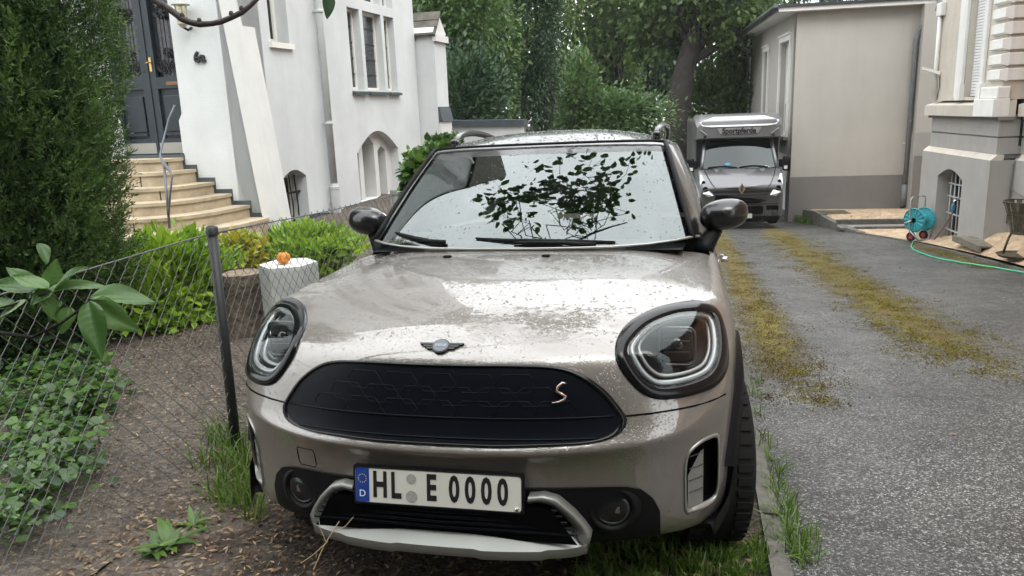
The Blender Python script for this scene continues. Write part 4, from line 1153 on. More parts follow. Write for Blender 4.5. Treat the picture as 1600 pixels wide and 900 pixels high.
def weather(m, amt=.12, scale=(2.2, 2.2, .22), stain=(.16, .15, .12), blot=.5):
    """rain streaks and blotches with their own shapes on painted walls"""
    nt = m.node_tree; bs = nt.nodes['Principled BSDF']; src = bs.inputs['Base Color'].links[0].from_socket; t = nt.nodes.new('ShaderNodeTexCoord')
    mp = nt.nodes.new('ShaderNodeMapping'); mp.inputs['Scale'].default_value = scale; nt.links.new(t.outputs['Object'], mp.inputs[0])
    a = ramp(nt, noise(nt, mp.outputs[0], 2.2, 8, .65), [(.50, 0.0), (.78, 1.0)]); b = ramp(nt, noise(nt, t.outputs['Object'], .9, 9, .7), [(.48, 0.0), (.75, 1.0)])
    f = mathn(nt, 'MULTIPLY', mathn(nt, 'ADD', a, mathn(nt, 'MULTIPLY', b, blot)), amt, True)
    nt.links.new(mixc(nt, f, src, stain), bs.inputs['Base Color'])
weather(M_RENDER, .13, stain=(.26, .26, .245)); weather(M_RENDER2, .12, stain=(.26, .25, .22)); weather(M_STEP, .35, (1.5, 1.5, 1.5), (.20, .16, .11))
# ------------------------------------------------------------------ white house on the left
LH = Frame((-4.06, 6.48, 0.0), -.05)
house = empty('white_house', LH.o, LH.rz, 'white rendered house with buttress, arched cellar windows and house number by its door', 'house')
sw = lambda a, b, d: (-d, a, b)                 # side wall: a = along, b = up
FY = -.38
fw = lambda a, b, d: (a, FY + d, b)             # entrance front
zs = lambda px, py: LH.X(px, py)[1:]
small = rect(.15, .56, 2.41, 3.7)
lights = [(2.14, 2.52), (2.62, 3.25), (3.35, 3.72)]
hol = [small] + [rect(a, b, 1.90, 3.02) for a, b in lights] + [rect(a, b, 3.16, 4.1) for a, b in lights]
c1 = arch_poly(.10, .64, -.05, .82, .91); c2 = arch_poly(2.10, 3.56, .24, 1.00, 1.30, 14)
up = [rect(a, a + .75, 5.4, 7.0) for a in (.6, 2.5)]
wall('side_wall', rect(FY, 4.55, -.3, 9.0), hol + [c1, c2] + up, sw, .30, M_RENDER, house)
# glazing of the side wall
def glazing(fn, a0, a1, b0, b1, d, parent, m=M_PANE, fr=.045, name='window', frame_m=M_WFRAME):
    w = empty(name); w.parent = parent
    mb = MB()
    for (x0, x1, y0, y1) in ((a0, a1, b0, b0 + fr), (a0, a1, b1 - fr, b1), (a0, a0 + fr, b0 + fr, b1 - fr), (a1 - fr, a1, b0 + fr, b1 - fr)):
        mb.box(fn(x0, y0, d), fn(x1, y1, d + .05))
    mb.build('frame', frame_m, w)
    slab('pane', fn, a0 + fr - .004, a1 - fr + .004, b0 + fr - .004, b1 - fr + .004, d + .022, d + .03, m, w)
    slab('room', fn, a0 - .02, a1 + .02, b0 - .02, b1 + .02, d + .35, d + .36, M_DARK, w)
    return w
glazing(sw, .15, .56, 2.41, 3.7, .16, house, fr=.06)
slab('window_sill', sw, .11, .60, 2.345, 2.41, -.04, .16, M_WFRAME, house)
for a, b in lights:
    for (b0, b1) in ((1.90, 3.02), (3.16, 4.1)):
        w = glazing(sw, a, b, b0, b1, .11, house, m=M_LEAD, fr=.04)
        for k in range(1, 5):
            z = b0 + (b1 - b0) * k / 5; MB().box(sw(a + .04, z - .006, .122), sw(b - .04, z + .006, .131)).build('lead_bar', M_IRON, w)
    s_ = MB().hexa([sw(a - .03, 1.83, -.06), sw(b + .03, 1.83, -.06), sw(b + .03, 1.83, .14), sw(a - .03, 1.83, .14)], [sw(a - .03, 1.865, -.06), sw(b + .03, 1.865, -.06), sw(b + .0, 1.915, .14), sw(a - .0, 1.915, .14)]).build('window_sill', M_SILL, house)
for a in (.6, 2.5): glazing(sw, a, a + .75, 5.4, 7.0, .18, house)
# cellar windows
w = glazing(sw, .10, .64, .0, .90, .22, house, fr=.05)
for k in range(4):
    a = .19 + .12 * k; MB().tube([sw(a, -.05, .12), sw(a, .45, .10), sw(a, .84, .12)], .010, n=6).build('bar', M_IRON, w)
for z in (.18, .62): MB().box(sw(.10, z - .012, .10), sw(.64, z + .012, .13)).build('cross_bar', M_IRON, w)
MB().prism(arch_poly(.12, .62, .80, .83, .90), sw, .205, .215).build('frame_head', M_WFRAME, w)
slots = [arch_poly(2.17, 2.42, .28, .98, 1.05, 6), arch_poly(2.55, 2.95, .28, 1.10, 1.22, 8), arch_poly(3.08, 3.36, .28, .98, 1.05, 6)]
sl = lambda a, b, d: (-.14 - d, a, b)
wall('cellar_tracery', [(p[0], p[1]) for p in arch_poly(2.09, 3.57, .23, 1.00, 1.31, 14)], slots, sl, .42, M_RENDER2, house)
for a0, a1 in ((2.17, 2.42), (2.55, 2.95), (3.08, 3.36)):
    w = empty('cellar_window'); w.parent = house
    MB().box(sl(a0, .28, .40), sl(a1, 1.22, .41)).build('pane', M_DARK, w)
    MB().tube([sl((a0 + a1) / 2 - .04, .29, .22), sl((a0 + a1) / 2 - .04, 1.1, .22)], .009, n=6).build('bar', M_IRON, w)
    for z in (.40, .75): MB().box(sl(a0, z - .008, .215), sl(a1, z + .008, .232)).build('cross_bar', M_IRON, w)
MB().hexa([sw(2.10, .20, .02), sw(3.56, .20, .02), sw(3.56, .20, .14), sw(2.10, .20, .14)], [sw(2.10, .245, .0), sw(3.56, .245, .0), sw(3.56, .285, .14), sw(2.10, .285, .14)]).build('cellar_sill', M_RENDER2, house)
# painted base, downpipe, loose cable
for a0, a1 in ((FY + .02, .10), (.64, 1.13), (1.25, 4.55)):
    t = lambda a: .36 - .07 * a
    MB().hexa([sw(a0, -.28, -.012), sw(a1, -.28, -.012), sw(a1, -.28, .01), sw(a0, -.28, .01)], [sw(a0, t(a0), -.012), sw(a1, min(t(a1), .20) if a1 > 2.0 else t(a1), -.012), sw(a1, min(t(a1), .20) if a1 > 2.0 else t(a1), .01), sw(a0, t(a0), .01)]).build('painted_base', M_BAND, house)
dp = empty('downpipe'); dp.parent = house
MB().tube([sw(1.19, z, -.085) for z in (.62, 3.0, 6.0, 8.9)], .048, n=14).build('pipe', M_ZINC, dp, smooth=True)
MB().lathe([(.062, .05), (.062, .58), (.066, .585), (.066, .62), (.058, .625), (.05, .66)], n=18, c=sw(1.19, 0, -.085)).build('standpipe', M_ZINC, dp, auto=30)
for z in (.40, 1.45, 2.85, 4.6): MB().lathe([(.055, -.018), (.060, -.012), (.060, .012), (.055, .018)], n=16, c=sw(1.19, z, -.085)).build('collar', M_ZINC, dp); MB().box(sw(1.175, z - .012, -.085), sw(1.205, z + .012, .0)).build('bracket', M_ZINC, dp)
pts = [LH.X(x, y, .015) for x, y in ((381, 68), (392, 69), (401, 75), (405, 84), (402, 94), (394, 98), (386, 92))]
MB().tube([tuple(p) for p in pts], .005, n=6).build('loose_cable', M_IRON, house, smooth=True)
# entrance front
P = lambda x, y: LH.Y(x, y, FY)
jr = P(281, 200)[0]; mid = P(226, 200)[0]; dw = jr - mid; jl = mid - dw; ztop = P(283, 246)[2]
door_hole = [(jl, ztop), (jr, ztop), (jr, ztop + .42), (jr + .05, ztop + .50), (jr + .06, ztop + 2.35)] + [(jr + .06 + (jl - jr - .12) * k / 10, ztop + 2.35 + .32 * math.sin(math.pi * k / 10)) for k in range(1, 10)] + [(jl - .06, ztop + 2.35), (jl - .05, ztop + .50), (jl, ztop + .42)]
wall('entrance_front', rect(-7.0, -.0, -.3, 9.0), [door_hole], fw, .34, M_RENDER, house)
MB().box((-7.0, FY + .45, -.3), (-.42, 4.5, 8.9)).build('inner_block', M_DARK, house)
MB().hexa([(-7.1, FY - .1, 8.95), (.15, FY - .1, 8.95), (.15, 4.7, 8.95), (-7.1, 4.7, 8.95)], [(-7.1, 1.9, 12.2), (.15, 1.9, 12.2), (.15, 2.2, 12.2), (-7.1, 2.2, 12.2)]).build('roof', M_SLATE, house)
# battered corner buttress
A0, A1 = P(414, 336), P(345, 0)
mb = MB()
xb, xt = A0[0], A1[0] + (A1[0] - A0[0]) * .25
zb, ztp = .0, 5.2
slope = (A1[0] - A0[0]) / (A1[2] - A0[2]); xa = lambda z: A0[0] + slope * (z - A0[2])
wid = .20
mb.hexa([(xa(zb), FY - .06, zb), (xa(zb) + wid + .03, FY - .06, zb), (xa(zb) + wid + .03, FY + .16, zb), (xa(zb), FY + .16, zb)],
        [(xa(ztp), FY - .03, ztp), (xa(ztp) + wid - .02, FY - .03, ztp), (xa(ztp) + wid - .02, FY + .3, ztp), (xa(ztp), FY + .3, ztp)])
mb.build('corner_buttress', M_RENDER2, house)
mb = MB(); mb.hexa([(xa(0) + wid + .02, FY - .08, 0), (.06, FY - .08, 0), (.06, FY + .4, 0), (xa(0) + wid + .02, FY + .4, 0)], [(xa(.34) + wid + .02, FY - .075, .30), (.05, FY - .075, .30), (.05, FY + .4, .30), (xa(.3) + wid + .02, FY + .4, .30)])
mb.build('painted_base', M_BAND, house)
# half-round steps
steps = [(283, 246), (303, 264), (331, 284), (358, 302), (387, 320), (420, 339)]
hw = [P(*s)[0] - mid for s in steps]; tz = [P(*s)[2] for s in steps]
for i in range(6):
    h = hw[i] + .02; dep = .34 + .235 * i
    def ring(k, z, n=40): return [(mid + (h + k) * math.copysign(abs(math.cos(t)) ** .62, math.cos(t)), FY - (dep + k) * abs(math.sin(t)) ** .62, z) for t in [math.pi * q / n for q in range(n + 1)]]
    z1 = tz[i]; z0 = (tz[i + 1] if i < 5 else -.05)
    st = empty('step'); st.parent = house
    for nm, k, za, zb2 in (('riser', 0, z0 - .01, z1 - .035), ('tread', .018, z1 - .034, z1)):
        r0, r1 = ring(k, za), ring(k, zb2); n = len(r0)
        vs = r0 + r1; fs = [(q, q + 1, n + q + 1, n + q) for q in range(n - 1)] + [tuple(range(n, 2 * n)), tuple(range(n))[::-1]]
        MB().add(vs, fs).build(nm, M_STEP, st)
    for q in range(1 + i % 2, 5, 2):                         # joints between the stones
        t = math.pi * (q * .17 + .05 * i); x = mid + (h + .004) * math.copysign(abs(math.cos(t)) ** .62, math.cos(t)); y = FY - (dep + .004) * abs(math.sin(t)) ** .62
        MB().box((x - .003, y - .002, z0), (x + .003, y + .01, z1 - .036)).build('joint', M_IRON, st)
# painted band climbing beside the steps
bw = .05
for i in range(6):
    xR = mid + hw[i]; z = tz[i]
    nxt = mid + hw[i + 1] if i < 5 else xR + .10
    MB().box((xR + .0, FY - .008, (tz[i + 1] if i < 5 else z - .1)), (xR + bw, FY + .006, z + bw)).build('painted_band', M_BAND, house)
    if i < 5: MB().box((xR + bw + .001, FY - .007, tz[i + 1]), (nxt, FY + .006, tz[i + 1] + bw)).build('painted_band', M_BAND, house)
# double door
ydoor = FY + .24
for s in (1, -1):
    lf = empty('door_leaf'); lf.parent = house
    x0, x1 = mid + s * .012, mid + s * (dw + .05)
    B = lambda a0, a1, b0, b1, d0, d1, nm, m=M_DOOR, bev=0, par=None: MB().box((x0 + (x1 - x0) * a0, ydoor - d1, ztop + b0), (x0 + (x1 - x0) * a1, ydoor - d0, ztop + b1), bev).build(nm, m, par or lf)
    B(0, .17, .03, 2.68, .0, .05, 'stile'); B(.86, 1.0, .03, 2.68, .0, .05, 'stile')
    B(.172, .858, .03, .22, 0, .05, 'rail'); B(.172, .858, .80, .93, 0, .05, 'rail'); B(.172, .858, 2.42, 2.6, 0, .05, 'rail')
    B(.172, .858, .222, .798, -.02, .012, 'lower_panel'); B(.25, .78, .30, .72, .012, .034, 'raised_panel', bev=.008)
    B(.24, .80, .255, .285, .012, .05, 'panel_ledge')
    B(.172, .858, .932, 2.418, -.03, -.02, 'glass', M_LEAD)
    B(.03, .97, .045, .17, .05, .056, 'kick_plate', mat('pale_kick_plate', (.30, .29, .26), rough=.5))
    if s > 0: B(.42, .80, .835, .875, .05, .056, 'letter_box', mat('copper_letter_box', (.20, .11, .06), rough=.4, metal=.5))
    # wrought iron scroll grille
    gx = lambda a: x0 + (x1 - x0) * a
    def scroll(cx, cz, r, turns, a0, dirn):
        return [(gx(cx) + r * (1 - .8 * t) * math.cos(a0 + dirn * t * turns * 2 * math.pi), ydoor - .02, ztop + cz + r * (1 - .8 * t) * math.sin(a0 + dirn * t * turns * 2 * math.pi)) for t in np.linspace(0, 1, 22)]
    for cx, cz, r in ((.33, 1.05, .085), (.70, 1.05, .085), (.36, 2.22, .095), (.68, 2.22, .095), (.38, 1.66, .07), (.65, 1.66, .07), (.5, 1.20, .06), (.5, 2.07, .06)):
        for q in range(2): MB().tube(scroll(cx, cz, r, 1.4, q * math.pi + cx * 5, 1 if cx < .5 else -1), .008, n=5).build('iron_scroll', M_IRON, lf)
    for a in (.30, .51, .73): MB().tube([(gx(a), ydoor - .018, ztop + .94), (gx(a), ydoor - .018, ztop + 2.40)], .006, n=5).build('iron_bar', M_IRON, lf)
    for k in range(8):
        t = 2 * math.pi * k / 8; c = np.array((gx(.51), ydoor - .03, ztop + 1.66))
        MB().tube([tuple(c), tuple(c + np.array((.055 * math.cos(t), -.012, .075 * math.sin(t)))), tuple(c + np.array((.07 * math.cos(t + .3), 0, .10 * math.sin(t + .3))))], [.008, .016, .004], n=6).build('iron_leaf', M_IRON, lf)
    MB().lathe([(.0, -.02), (.03, -.018), (.03, 0)], n=12, axis='y', c=tuple(np.array((gx(.51), ydoor - .03, ztop + 1.66))), cap=False).build('rosette', M_IRON, lf)
    if s > 0:
        B(.04, .10, 1.0, 1.16, .05, .058, 'handle_plate', M_BRASS); MB().tube([(gx(.08), ydoor - .06, ztop + 1.10), (gx(.08), ydoor - .11, ztop + 1.10), (gx(.08) - .03, ydoor - .11, ztop + 1.09)], .007, n=8).build('door_handle', M_BRASS, lf, smooth=True)
MB().box((mid - .012, ydoor - .062, ztop + .03), (mid + .012, ydoor - .0, ztop + 2.66)).build('meeting_strip', M_DOOR, house)
MB().box((jl - .1, ydoor + .045, ztop), (jr + .1, ydoor + .06, ztop + 2.8)).build('hall', M_DARK, house)
MB().box((jl - .02, FY + .0, ztop - .001), (jr + .02, ydoor + .03, ztop + .028)).build('threshold', M_BAND, house)
# handrail
hr = empty('handrail'); hr.parent = house
yh = FY - 1.15
hp = lambda x, y, d=0: tuple(LH.Y(x, y, yh + d))
MB().tube([hp(273, 164, .5), hp(264, 185, .45), hp(253, 228, .3), hp(250, 243, .22), hp(254, 254, .18), hp(265, 266, .05), hp(269, 275, 0), hp(266, 300, 0), hp(264, 331, 0)], .024, n=8, flat=.45).build('rail', mat('grey_iron_rail', (.11, .12, .14), rough=.4, metal=.4), hr, smooth=True)
MB().tube([hp(256, 256, .15), hp(261, 310, .05), hp(265, 357, 0)], .014, n=8).build('post', MATS['grey_iron_rail'], hr, smooth=True)
# number and lantern on the front
hn = P(313, 90)
text_obj('house_number', '6a', .165, M_INK, house, depth=.012, matrix=Matrix.Translation((hn[0], FY - .014, hn[2])) @ Matrix.Rotation(rad(90), 4, 'X'), bold=.004)
ln = P(296, 26); lt = empty('wall_lantern'); lt.parent = house
lx, lz, ly = ln[0], ln[2], FY - .13
MB().lathe([(.015, .135), (.10, .115), (.10, .108), (.02, .108)], n=20, c=(lx, ly, lz), cap=False).build('lantern_cap', mat('cream_metal', (.45, .43, .36), rough=.5), lt)
MB().lathe([(.052, -.075), (.064, .105)], n=18, c=(lx, ly, lz), cap=False).build('lantern_glass', windscreen_mat('lantern_glass', tint=(.85, .82, .70), ior=1.5), lt, smooth=True)
for k in range(6):
    t = math.pi / 3 * k; MB().tube([(lx + .054 * math.cos(t), ly + .054 * math.sin(t), lz - .075), (lx + .066 * math.cos(t), ly + .066 * math.sin(t), lz + .108)], .004, n=5).build('lantern_bar', MATS['cream_metal'], lt)
MB().lathe([(.02, -.13), (.058, -.09), (.058, -.072)], n=18, c=(lx, ly, lz)).build('lantern_base', MATS['cream_metal'], lt)
MB().tube([(lx, ly, lz - .12), (lx + .01, ly + .06, lz - .15), (lx + .01, FY, lz - .12)], .014, n=8).build('lantern_bracket', M_IRON, lt, smooth=True)
# gabled pier at the far corner and low wing behind it
yb = 4.62
pw = lambda x, y: LH.Y(x, y, yb)
pL, pR = pw(646, 60), pw(678, 60)
gzb, gzt = pw(660, 52)[2], pw(660, 20)[2]
x0, x1 = -.25, pR[0]
MB().box((x0, yb, -.3), (x1, yb + .55, gzb)).build('pier', M_RENDER, house)
for k in range(3):
    t0, t1 = k / 3, (k + 1) / 3 + .06; xm = (x1 + .04)
    MB().hexa([(x0, yb - .05 + .32 * t0, gzb - .06 + (gzt - gzb + .06) * t0), (xm, yb - .05 + .32 * t0, gzb - .06 + (gzt - gzb + .06) * t0), (xm, yb - .04 + .32 * t1, gzb - .06 + (gzt - gzb + .06) * t1), (x0, yb - .04 + .32 * t1, gzb - .06 + (gzt - gzb + .06) * t1)],
              [(x0, yb - .07 + .32 * t0, gzb - .03 + (gzt - gzb + .06) * t0), (xm, yb - .07 + .32 * t0, gzb - .03 + (gzt - gzb + .06) * t0), (xm, yb - .06 + .32 * t1, gzb - .04 + (gzt - gzb + .06) * t1), (x0, yb - .06 + .32 * t1, gzb - .04 + (gzt - gzb + .06) * t1)]).build('roof_tile', M_SLATE, house)
MB().prism([(yb - .06, gzb), (yb + .61, gzb), (yb + .275, gzt)], lambda a, b, d: (d, a, b), x0, x1 - .001).build('gable', M_RENDER2, house)
MB().box((x1 - .02, yb - .03, gzb - .14), (x1 + .05, yb + .58, gzb - .03)).build('gable_corbel', M_RENDER2, house)
zc = pw(680, 167)[2]; zc2 = pw(690, 190)[2]; xo = pw(692, 190)[0]
MB().hexa([(x1, yb + .0, zc2), (xo, yb + .0, zc2), (xo, yb + .55, zc2), (x1, yb + .55, zc2)], [(x1, yb, zc), (x1 + .02, yb, zc), (x1 + .02, yb + .55, zc), (x1, yb + .55, zc)]).build('sloped_coping', M_BAND, house)
MB().box((x1, yb + .02, -.3), (xo - .03, yb + .53, zc2 - .002)).build('pier_foot', M_RENDER2, house)
# ------------------------------------------------------------------ grey-beige annex beside the van
M_BEIGE = mat('warm_grey_render', (.43, .405, .37), rough=.9, noise=(1.2, .05), bump=(60, .25, .006))
M_GREYP = mat('dark_grey_plinth_paint', (.19, .178, .170), rough=.85, noise=(1.5, .07), bump=(60, .25, .006))
M_MGREY = mat('mid_grey_masonry_paint', (.34, .325, .305), rough=.85, noise=(2, .06), bump=(50, .25, .006))
M_LGREY = mat('stucco_light_beige', (.52, .475, .41), rough=.85, noise=(2.2, .10), bump=(50, .25, .006))
M_WSTUC = mat('white_stucco', (.74, .73, .70), rough=.75, noise=(4, .05))
M_GUT = mat('anthracite_gutter', (.055, .06, .065), rough=.4, metal=.3)
M_SHUT = mat('white_roller_shutter', (.72, .73, .73), rough=.45)
for q_ in (M_BEIGE, M_GREYP, M_MGREY, M_LGREY, M_WSTUC): weather(q_, .10 if q_ is M_BEIGE else .2, stain=(.16, .15, .13))
AN = Frame((3.40, 20.01, -1.73), .06)
annex = empty('beige_annex', AN.o, AN.rz, 'low warm grey annex with dark plinth, white eaves and tall narrow windows beside the van', 'building')
aw = lambda a, b, d: (d, a, b)          # side wall facing the drive
af = lambda a, b, d: (a, d, b)          # wall facing the camera
HT = 5.44; LEN = 8.1; WID = 4.6
def ax(px, py): p = AN.X(px, py); return p[1], p[2]
w1 = rect(.74, 2.15, 2.26, 4.82); w2 = rect(ax(1201, 100)[0], ax(1194.5, 100)[0], 2.26, ax(1198, 81)[1])
gar = rect(.55, 6.6, -.4, 1.78)
wall('side_wall', rect(0, LEN, -.5, HT), [w1, w2, gar], aw, .34, M_BEIGE, annex)
wall('front_wall', rect(.0, WID, 1.22, HT), [], lambda a, b, d: (a, d - .002, b), .32, M_BEIGE, annex)
MB().box((-.012, -.014, -.5), (WID, .3, 1.218)).build('plinth', M_GREYP, annex)
MB().box((-.010, .30, -.5), (.02, .548, 1.05)).build('plinth', M_GREYP, annex)
MB().box((.8, .4, -.4), (.9, 6.8, 1.9)).build('garage_back_wall', M_RENDER2, annex)
MB().box((.34, .45, 1.79), (1.0, 6.8, 1.9)).build('garage_ceiling', M_BEIGE, annex)
MB().box((.34, .30, -.45), (.92, .54, 1.8)).build('garage_side', M_RENDER2, annex)
MB().box((.36, .36, 2.0), (WID, LEN - .05, HT - .1)).build('inner_block', M_DARK, annex)
for (r, nm) in ((w1, 'w'), (w2, 'v')):
    a0, a1, b0, b1 = r[0][0], r[1][0], r[0][1], r[2][1]
    wn_ = empty('window'); wn_.parent = annex
    for (x0, x1, y0, y1) in ((a0 - .13, a0, b0, b1), (a1, a1 + .13, b0, b1), (a0 - .17, a1 + .17, b1, b1 + .14)):
        MB().box(aw(x0, y0, -.05), aw(x1, y1, .0)).build('surround', M_WSTUC, wn_)
    MB().box(aw(a0 - .17, b1 + .141, -.09), aw(a1 + .17, b1 + .19, .0)).build('hood_mould', M_WSTUC, wn_)
    MB().box(aw(a0 - .15, b0 - .08, -.10), aw(a1 + .15, b0 - .001, .1)).build('sill', M_GREYP, wn_)
    for (x0, x1, y0, y1) in ((a0, a0 + .08, b0, b1), (a1 - .08, a1, b0, b1), (a0 + .08, a1 - .08, b0, b0 + .08), ((a0 + a1) / 2 - .04, (a0 + a1) / 2 + .04, b0 + .08, b1)):
        MB().box(aw(x0, y0, .14), aw(x1, y1, .2)).build('frame', M_WFRAME, wn_)
    MB().box(aw(a0, b0, .205), aw(a1, b1, .21)).build('pane', M_PANE, wn_)
    z = b1 - .02
    ref = None
    while z > b0 + .9:
        if ref is None: ref = MB().box((0, 0, -.028), (.02, a1 - a0 - .17, .028), .008).build('shutter_slat', M_SHUT, wn_); o = ref
        else: o = ref.copy(); col.objects.link(o); o.parent = wn_
        o.location = aw(a0 + .085, z - .03, .150); z -= .064
# roof with white soffit, gutter and downpipes
ov = .50
MB().hexa([(-ov, -ov * .5, HT), (WID, -ov * .5, HT), (WID, LEN + .4, HT), (-ov, LEN + .4, HT)], [(-ov, -ov * .5, HT + .10), (WID, -ov * .5, HT + .10), (WID, LEN + .4, HT + .10), (-ov, LEN + .4, HT + .10)]).build('soffit', M_WSTUC, annex)
MB().hexa([(-ov - .03, -ov * .5 - .04, HT + .102), (WID, -ov * .5 - .04, HT + .102), (WID, LEN + .45, HT + .102), (-ov - .03, LEN + .45, HT + .102)],
          [(-ov - .03, -ov * .5 - .04, HT + .17), (WID, -ov * .5 - .04, HT + .17), (WID, LEN + .45, HT + .9), (-ov - .03, LEN + .45, HT + .17)]).build('roof', M_GUT, annex)
MB().tube([(-ov - .09, -ov * .5 - .05, HT + .10), (-ov - .09, LEN + .5, HT + .06)], .075, n=12).build('gutter', M_GUT, annex, smooth=True)
MB().tube([(-ov - .09, LEN + .2, HT + .02), (-ov - .05, LEN + .2, HT - .12), (-.10, LEN + .12, HT - .40), (-.08, LEN + .10, HT - .6), (-.08, LEN + .10, -.3)], .045, n=10).build('downpipe', M_ZINC, annex, smooth=True)
M_DPIPE = mat('blue_grey_pipe', (.17, .185, .19), rough=.5, noise=(6, .12))
xp = AN.Y(1413, 300, -.08)[0]
MB().tube([(xp + .42, -.30, HT + .12), (xp + .40, -.28, HT - .08), (xp + .06, -.10, HT - .62), (xp, -.085, HT - .85), (xp, -.085, .40)], .058, n=12).build('downpipe', M_DPIPE, annex, smooth=True)
for z in (.95, 2.6, 4.3): MB().lathe([(.066, -.03), (.070, 0), (.066, .03)], n=14, c=(xp, -.085, z)).build('pipe_collar', M_DPIPE, annex)
MB().lathe([(.07, .38), (.075, .95)], n=14, c=(xp, -.085, 0)).build('standpipe', M_DPIPE, annex, smooth=True)
MB().box((xp - .10, -.03, 2.02), (xp - .06, -.004, 2.06)).build('wall_stud', M_WSTUC, annex)
# set-back link between annex and villa
a0 = AN.Y(1421, 300, -.3)[0]; a1 = a0 + 1.4
MB().box((a0, -.32, -.2), (a1, -.02, 2.30)).build('link_wall', M_MGREY, annex)
MB().box((a0 + .03, -.30, 2.302), (a1, -.01, HT - .001)).build('link_wall', M_BEIGE, annex)
MB().box((a0 + .04, -.335, 0), (a0 + .55, -.321, 1.72)).build('dark_wall_panel', M_GREYP, annex)  # darker grey panel set on the link wall

# ------------------------------------------------------------------ villa on the right
VL = Frame((5.39, 15.04, -1.35), .075)
villa = empty('stucco_villa', VL.o, VL.rz, 'villa with grey rusticated base, white quoins, brick wall and barred cellar windows', 'house')
REC = .36; BAY = -2.86; FAR = -17.0
vb = lambda a, b, d: (d, a, b)                       # bay face
vr = lambda a, b, d: (REC + d, a, b)                 # set-back face towards the camera
M_BRICK, nt, bs, tcn = node_mat('orange_brick')
br = NODE(nt, 'TexBrick', Scale=1.0); br.inputs['Brick Width'].default_value = .25; br.inputs['Row Height'].default_value = .075; br.inputs['Mortar Size'].default_value = .008
br.inputs['Color1'].default_value = (.36, .15, .07, 1); br.inputs['Color2'].default_value = (.47, .22, .11, 1); br.inputs['Mortar'].default_value = (.30, .25, .20, 1)
cx = NODE(nt, 'CombineXYZ'); sx2 = NODE(nt, 'SeparateXYZ'); nt.links.new(tcn.outputs['Object'], sx2.inputs[0]); nt.links.new(sx2.outputs['Y'], cx.inputs['X']); nt.links.new(sx2.outputs['Z'], cx.inputs['Y'])
nt.links.new(cx.outputs[0], br.inputs['Vector']); nt.links.new(br.outputs['Color'], bs.inputs['Base Color']); bs.inputs['Roughness'].default_value = .85
bp = NODE(nt, 'Bump', Strength=.8, Distance=.012, invert=True); nt.links.new(br.outputs['Fac'], bp.inputs['Height']); nt.links.new(bp.outputs[0], bs.inputs['Normal'])
cw1 = arch_poly(-1.92, -.82, .10, 1.36, 1.52, 12); cw2 = arch_poly(-4.75, -3.60, .45, 1.16, 1.34, 12)
base_b = lambda a, b, d: (-.10 + d, a, b); base_r = lambda a, b, d: (REC - .10 + d, a, b)
wall('base_wall', rect(BAY, .05, -.6, 1.78), [cw1], base_b, .36, M_MGREY, villa)
wall('base_wall', rect(FAR, BAY - .003, -.6, 1.78), [cw2], base_r, .36, M_MGREY, villa)
MB().box((-.098, BAY - .06, -.6), (REC + .1, BAY - .001, 1.78)).build('base_return', M_MGREY, villa)
def sloped(a0, a1, x):
    MB().hexa([(x - .10, a0, 1.782), (x - .10, a1, 1.782), (x + .1, a1, 1.782), (x + .1, a0, 1.782)], [(x + .0, a0, 1.87), (x + .0, a1, 1.87), (x + .1, a1, 1.87), (x + .1, a0, 1.87)]).build('weathered_ledge', M_LGREY, villa)
sloped(BAY - .06, .05, 0); sloped(FAR, BAY - .065, REC)
for (z0, z1) in ((1.875, 2.13), (2.16, 2.42)):
    MB().box((.0, BAY, z0), (REC + .05, -.02, z1)).build('rusticated_course', M_MGREY, villa)
    MB().box((REC, FAR, z0), (REC + .3, BAY - .004, z1)).build('rusticated_course', M_MGREY, villa)
MB().box((.02, BAY + .02, 1.80), (REC + .2, -.02, 2.5)).build('joint_core', M_GREYP, villa)
MB().box((REC + .02, FAR, 1.80), (REC + .32, BAY, 2.5)).build('joint_core', M_GREYP, villa)
for x, a0, a1 in ((0, BAY - .07, .04), (REC, FAR, BAY - .0715)):
    MB().box((x - .05, a0, 2.422), (x + .2, a1, 2.47)).build('cornice_bed', M_GREYP, villa)
    MB().hexa([(x - .13, a0, 2.472), (x - .13, a1, 2.472), (x + .2, a1, 2.472), (x + .2, a0, 2.472)], [(x - .13, a0, 2.66), (x - .13, a1, 2.66), (x + .2, a1, 2.74), (x + .2, a0, 2.74)]).build('cornice', M_LGREY, villa)
shut = (-2.08, -1.46)
wall('bay_wall', rect(BAY, -.02, 2.742, 8.5), [rect(shut[0] - .06, shut[1] + .06, 2.80, 5.6)], vb, .3, M_LGREY, villa)
wall('brick_wall', rect(FAR, BAY, 2.742, 8.5), [], vr, .3, M_BRICK, villa)
MB().box((.0, BAY - .001, 2.745), (REC + .01, BAY + .02, 8.5)).build('bay_return', M_LGREY, villa)
# shuttered window
vw = empty('shuttered_window'); vw.parent = villa
for a0, a1 in ((-1.38, -1.22), (-2.20, -2.06 - .02)):
    MB().box(vb(a0, 2.80, -.06), vb(a1, 5.65, .0), .012).build('architrave', M_WSTUC, vw)
    MB().box(vb(a0 - .02, 2.742, -.08), vb(a1 + .02, 3.02, .0)).build('architrave_foot', M_WSTUC, vw)
MB().box(vb(-1.22, 2.80, -.03), vb(-1.02, 5.65, .0)).build('outer_architrave', M_WSTUC, vw)
MB().box(vb(shut[0] - .06, 2.76, .02), vb(shut[1] + .06, 2.80, .16)).build('sill', M_LGREY, vw)
ref = None; z = 2.83
while z < 5.6:
    if ref is None: ref = MB().box((0, shut[0] - .055, -.022), (.02, shut[1] + .055, .022), .008).build('shutter_slat', M_SHUT, vw); o = ref
    else: o = ref.copy(); col.objects.link(o); o.parent = vw
    o.location = (.10, 0, z); z += .0495
MB().box(vb(shut[0] - .06, 2.8, .14), vb(shut[1] + .06, 5.6, .16)).build('pane', M_DARK, vw)
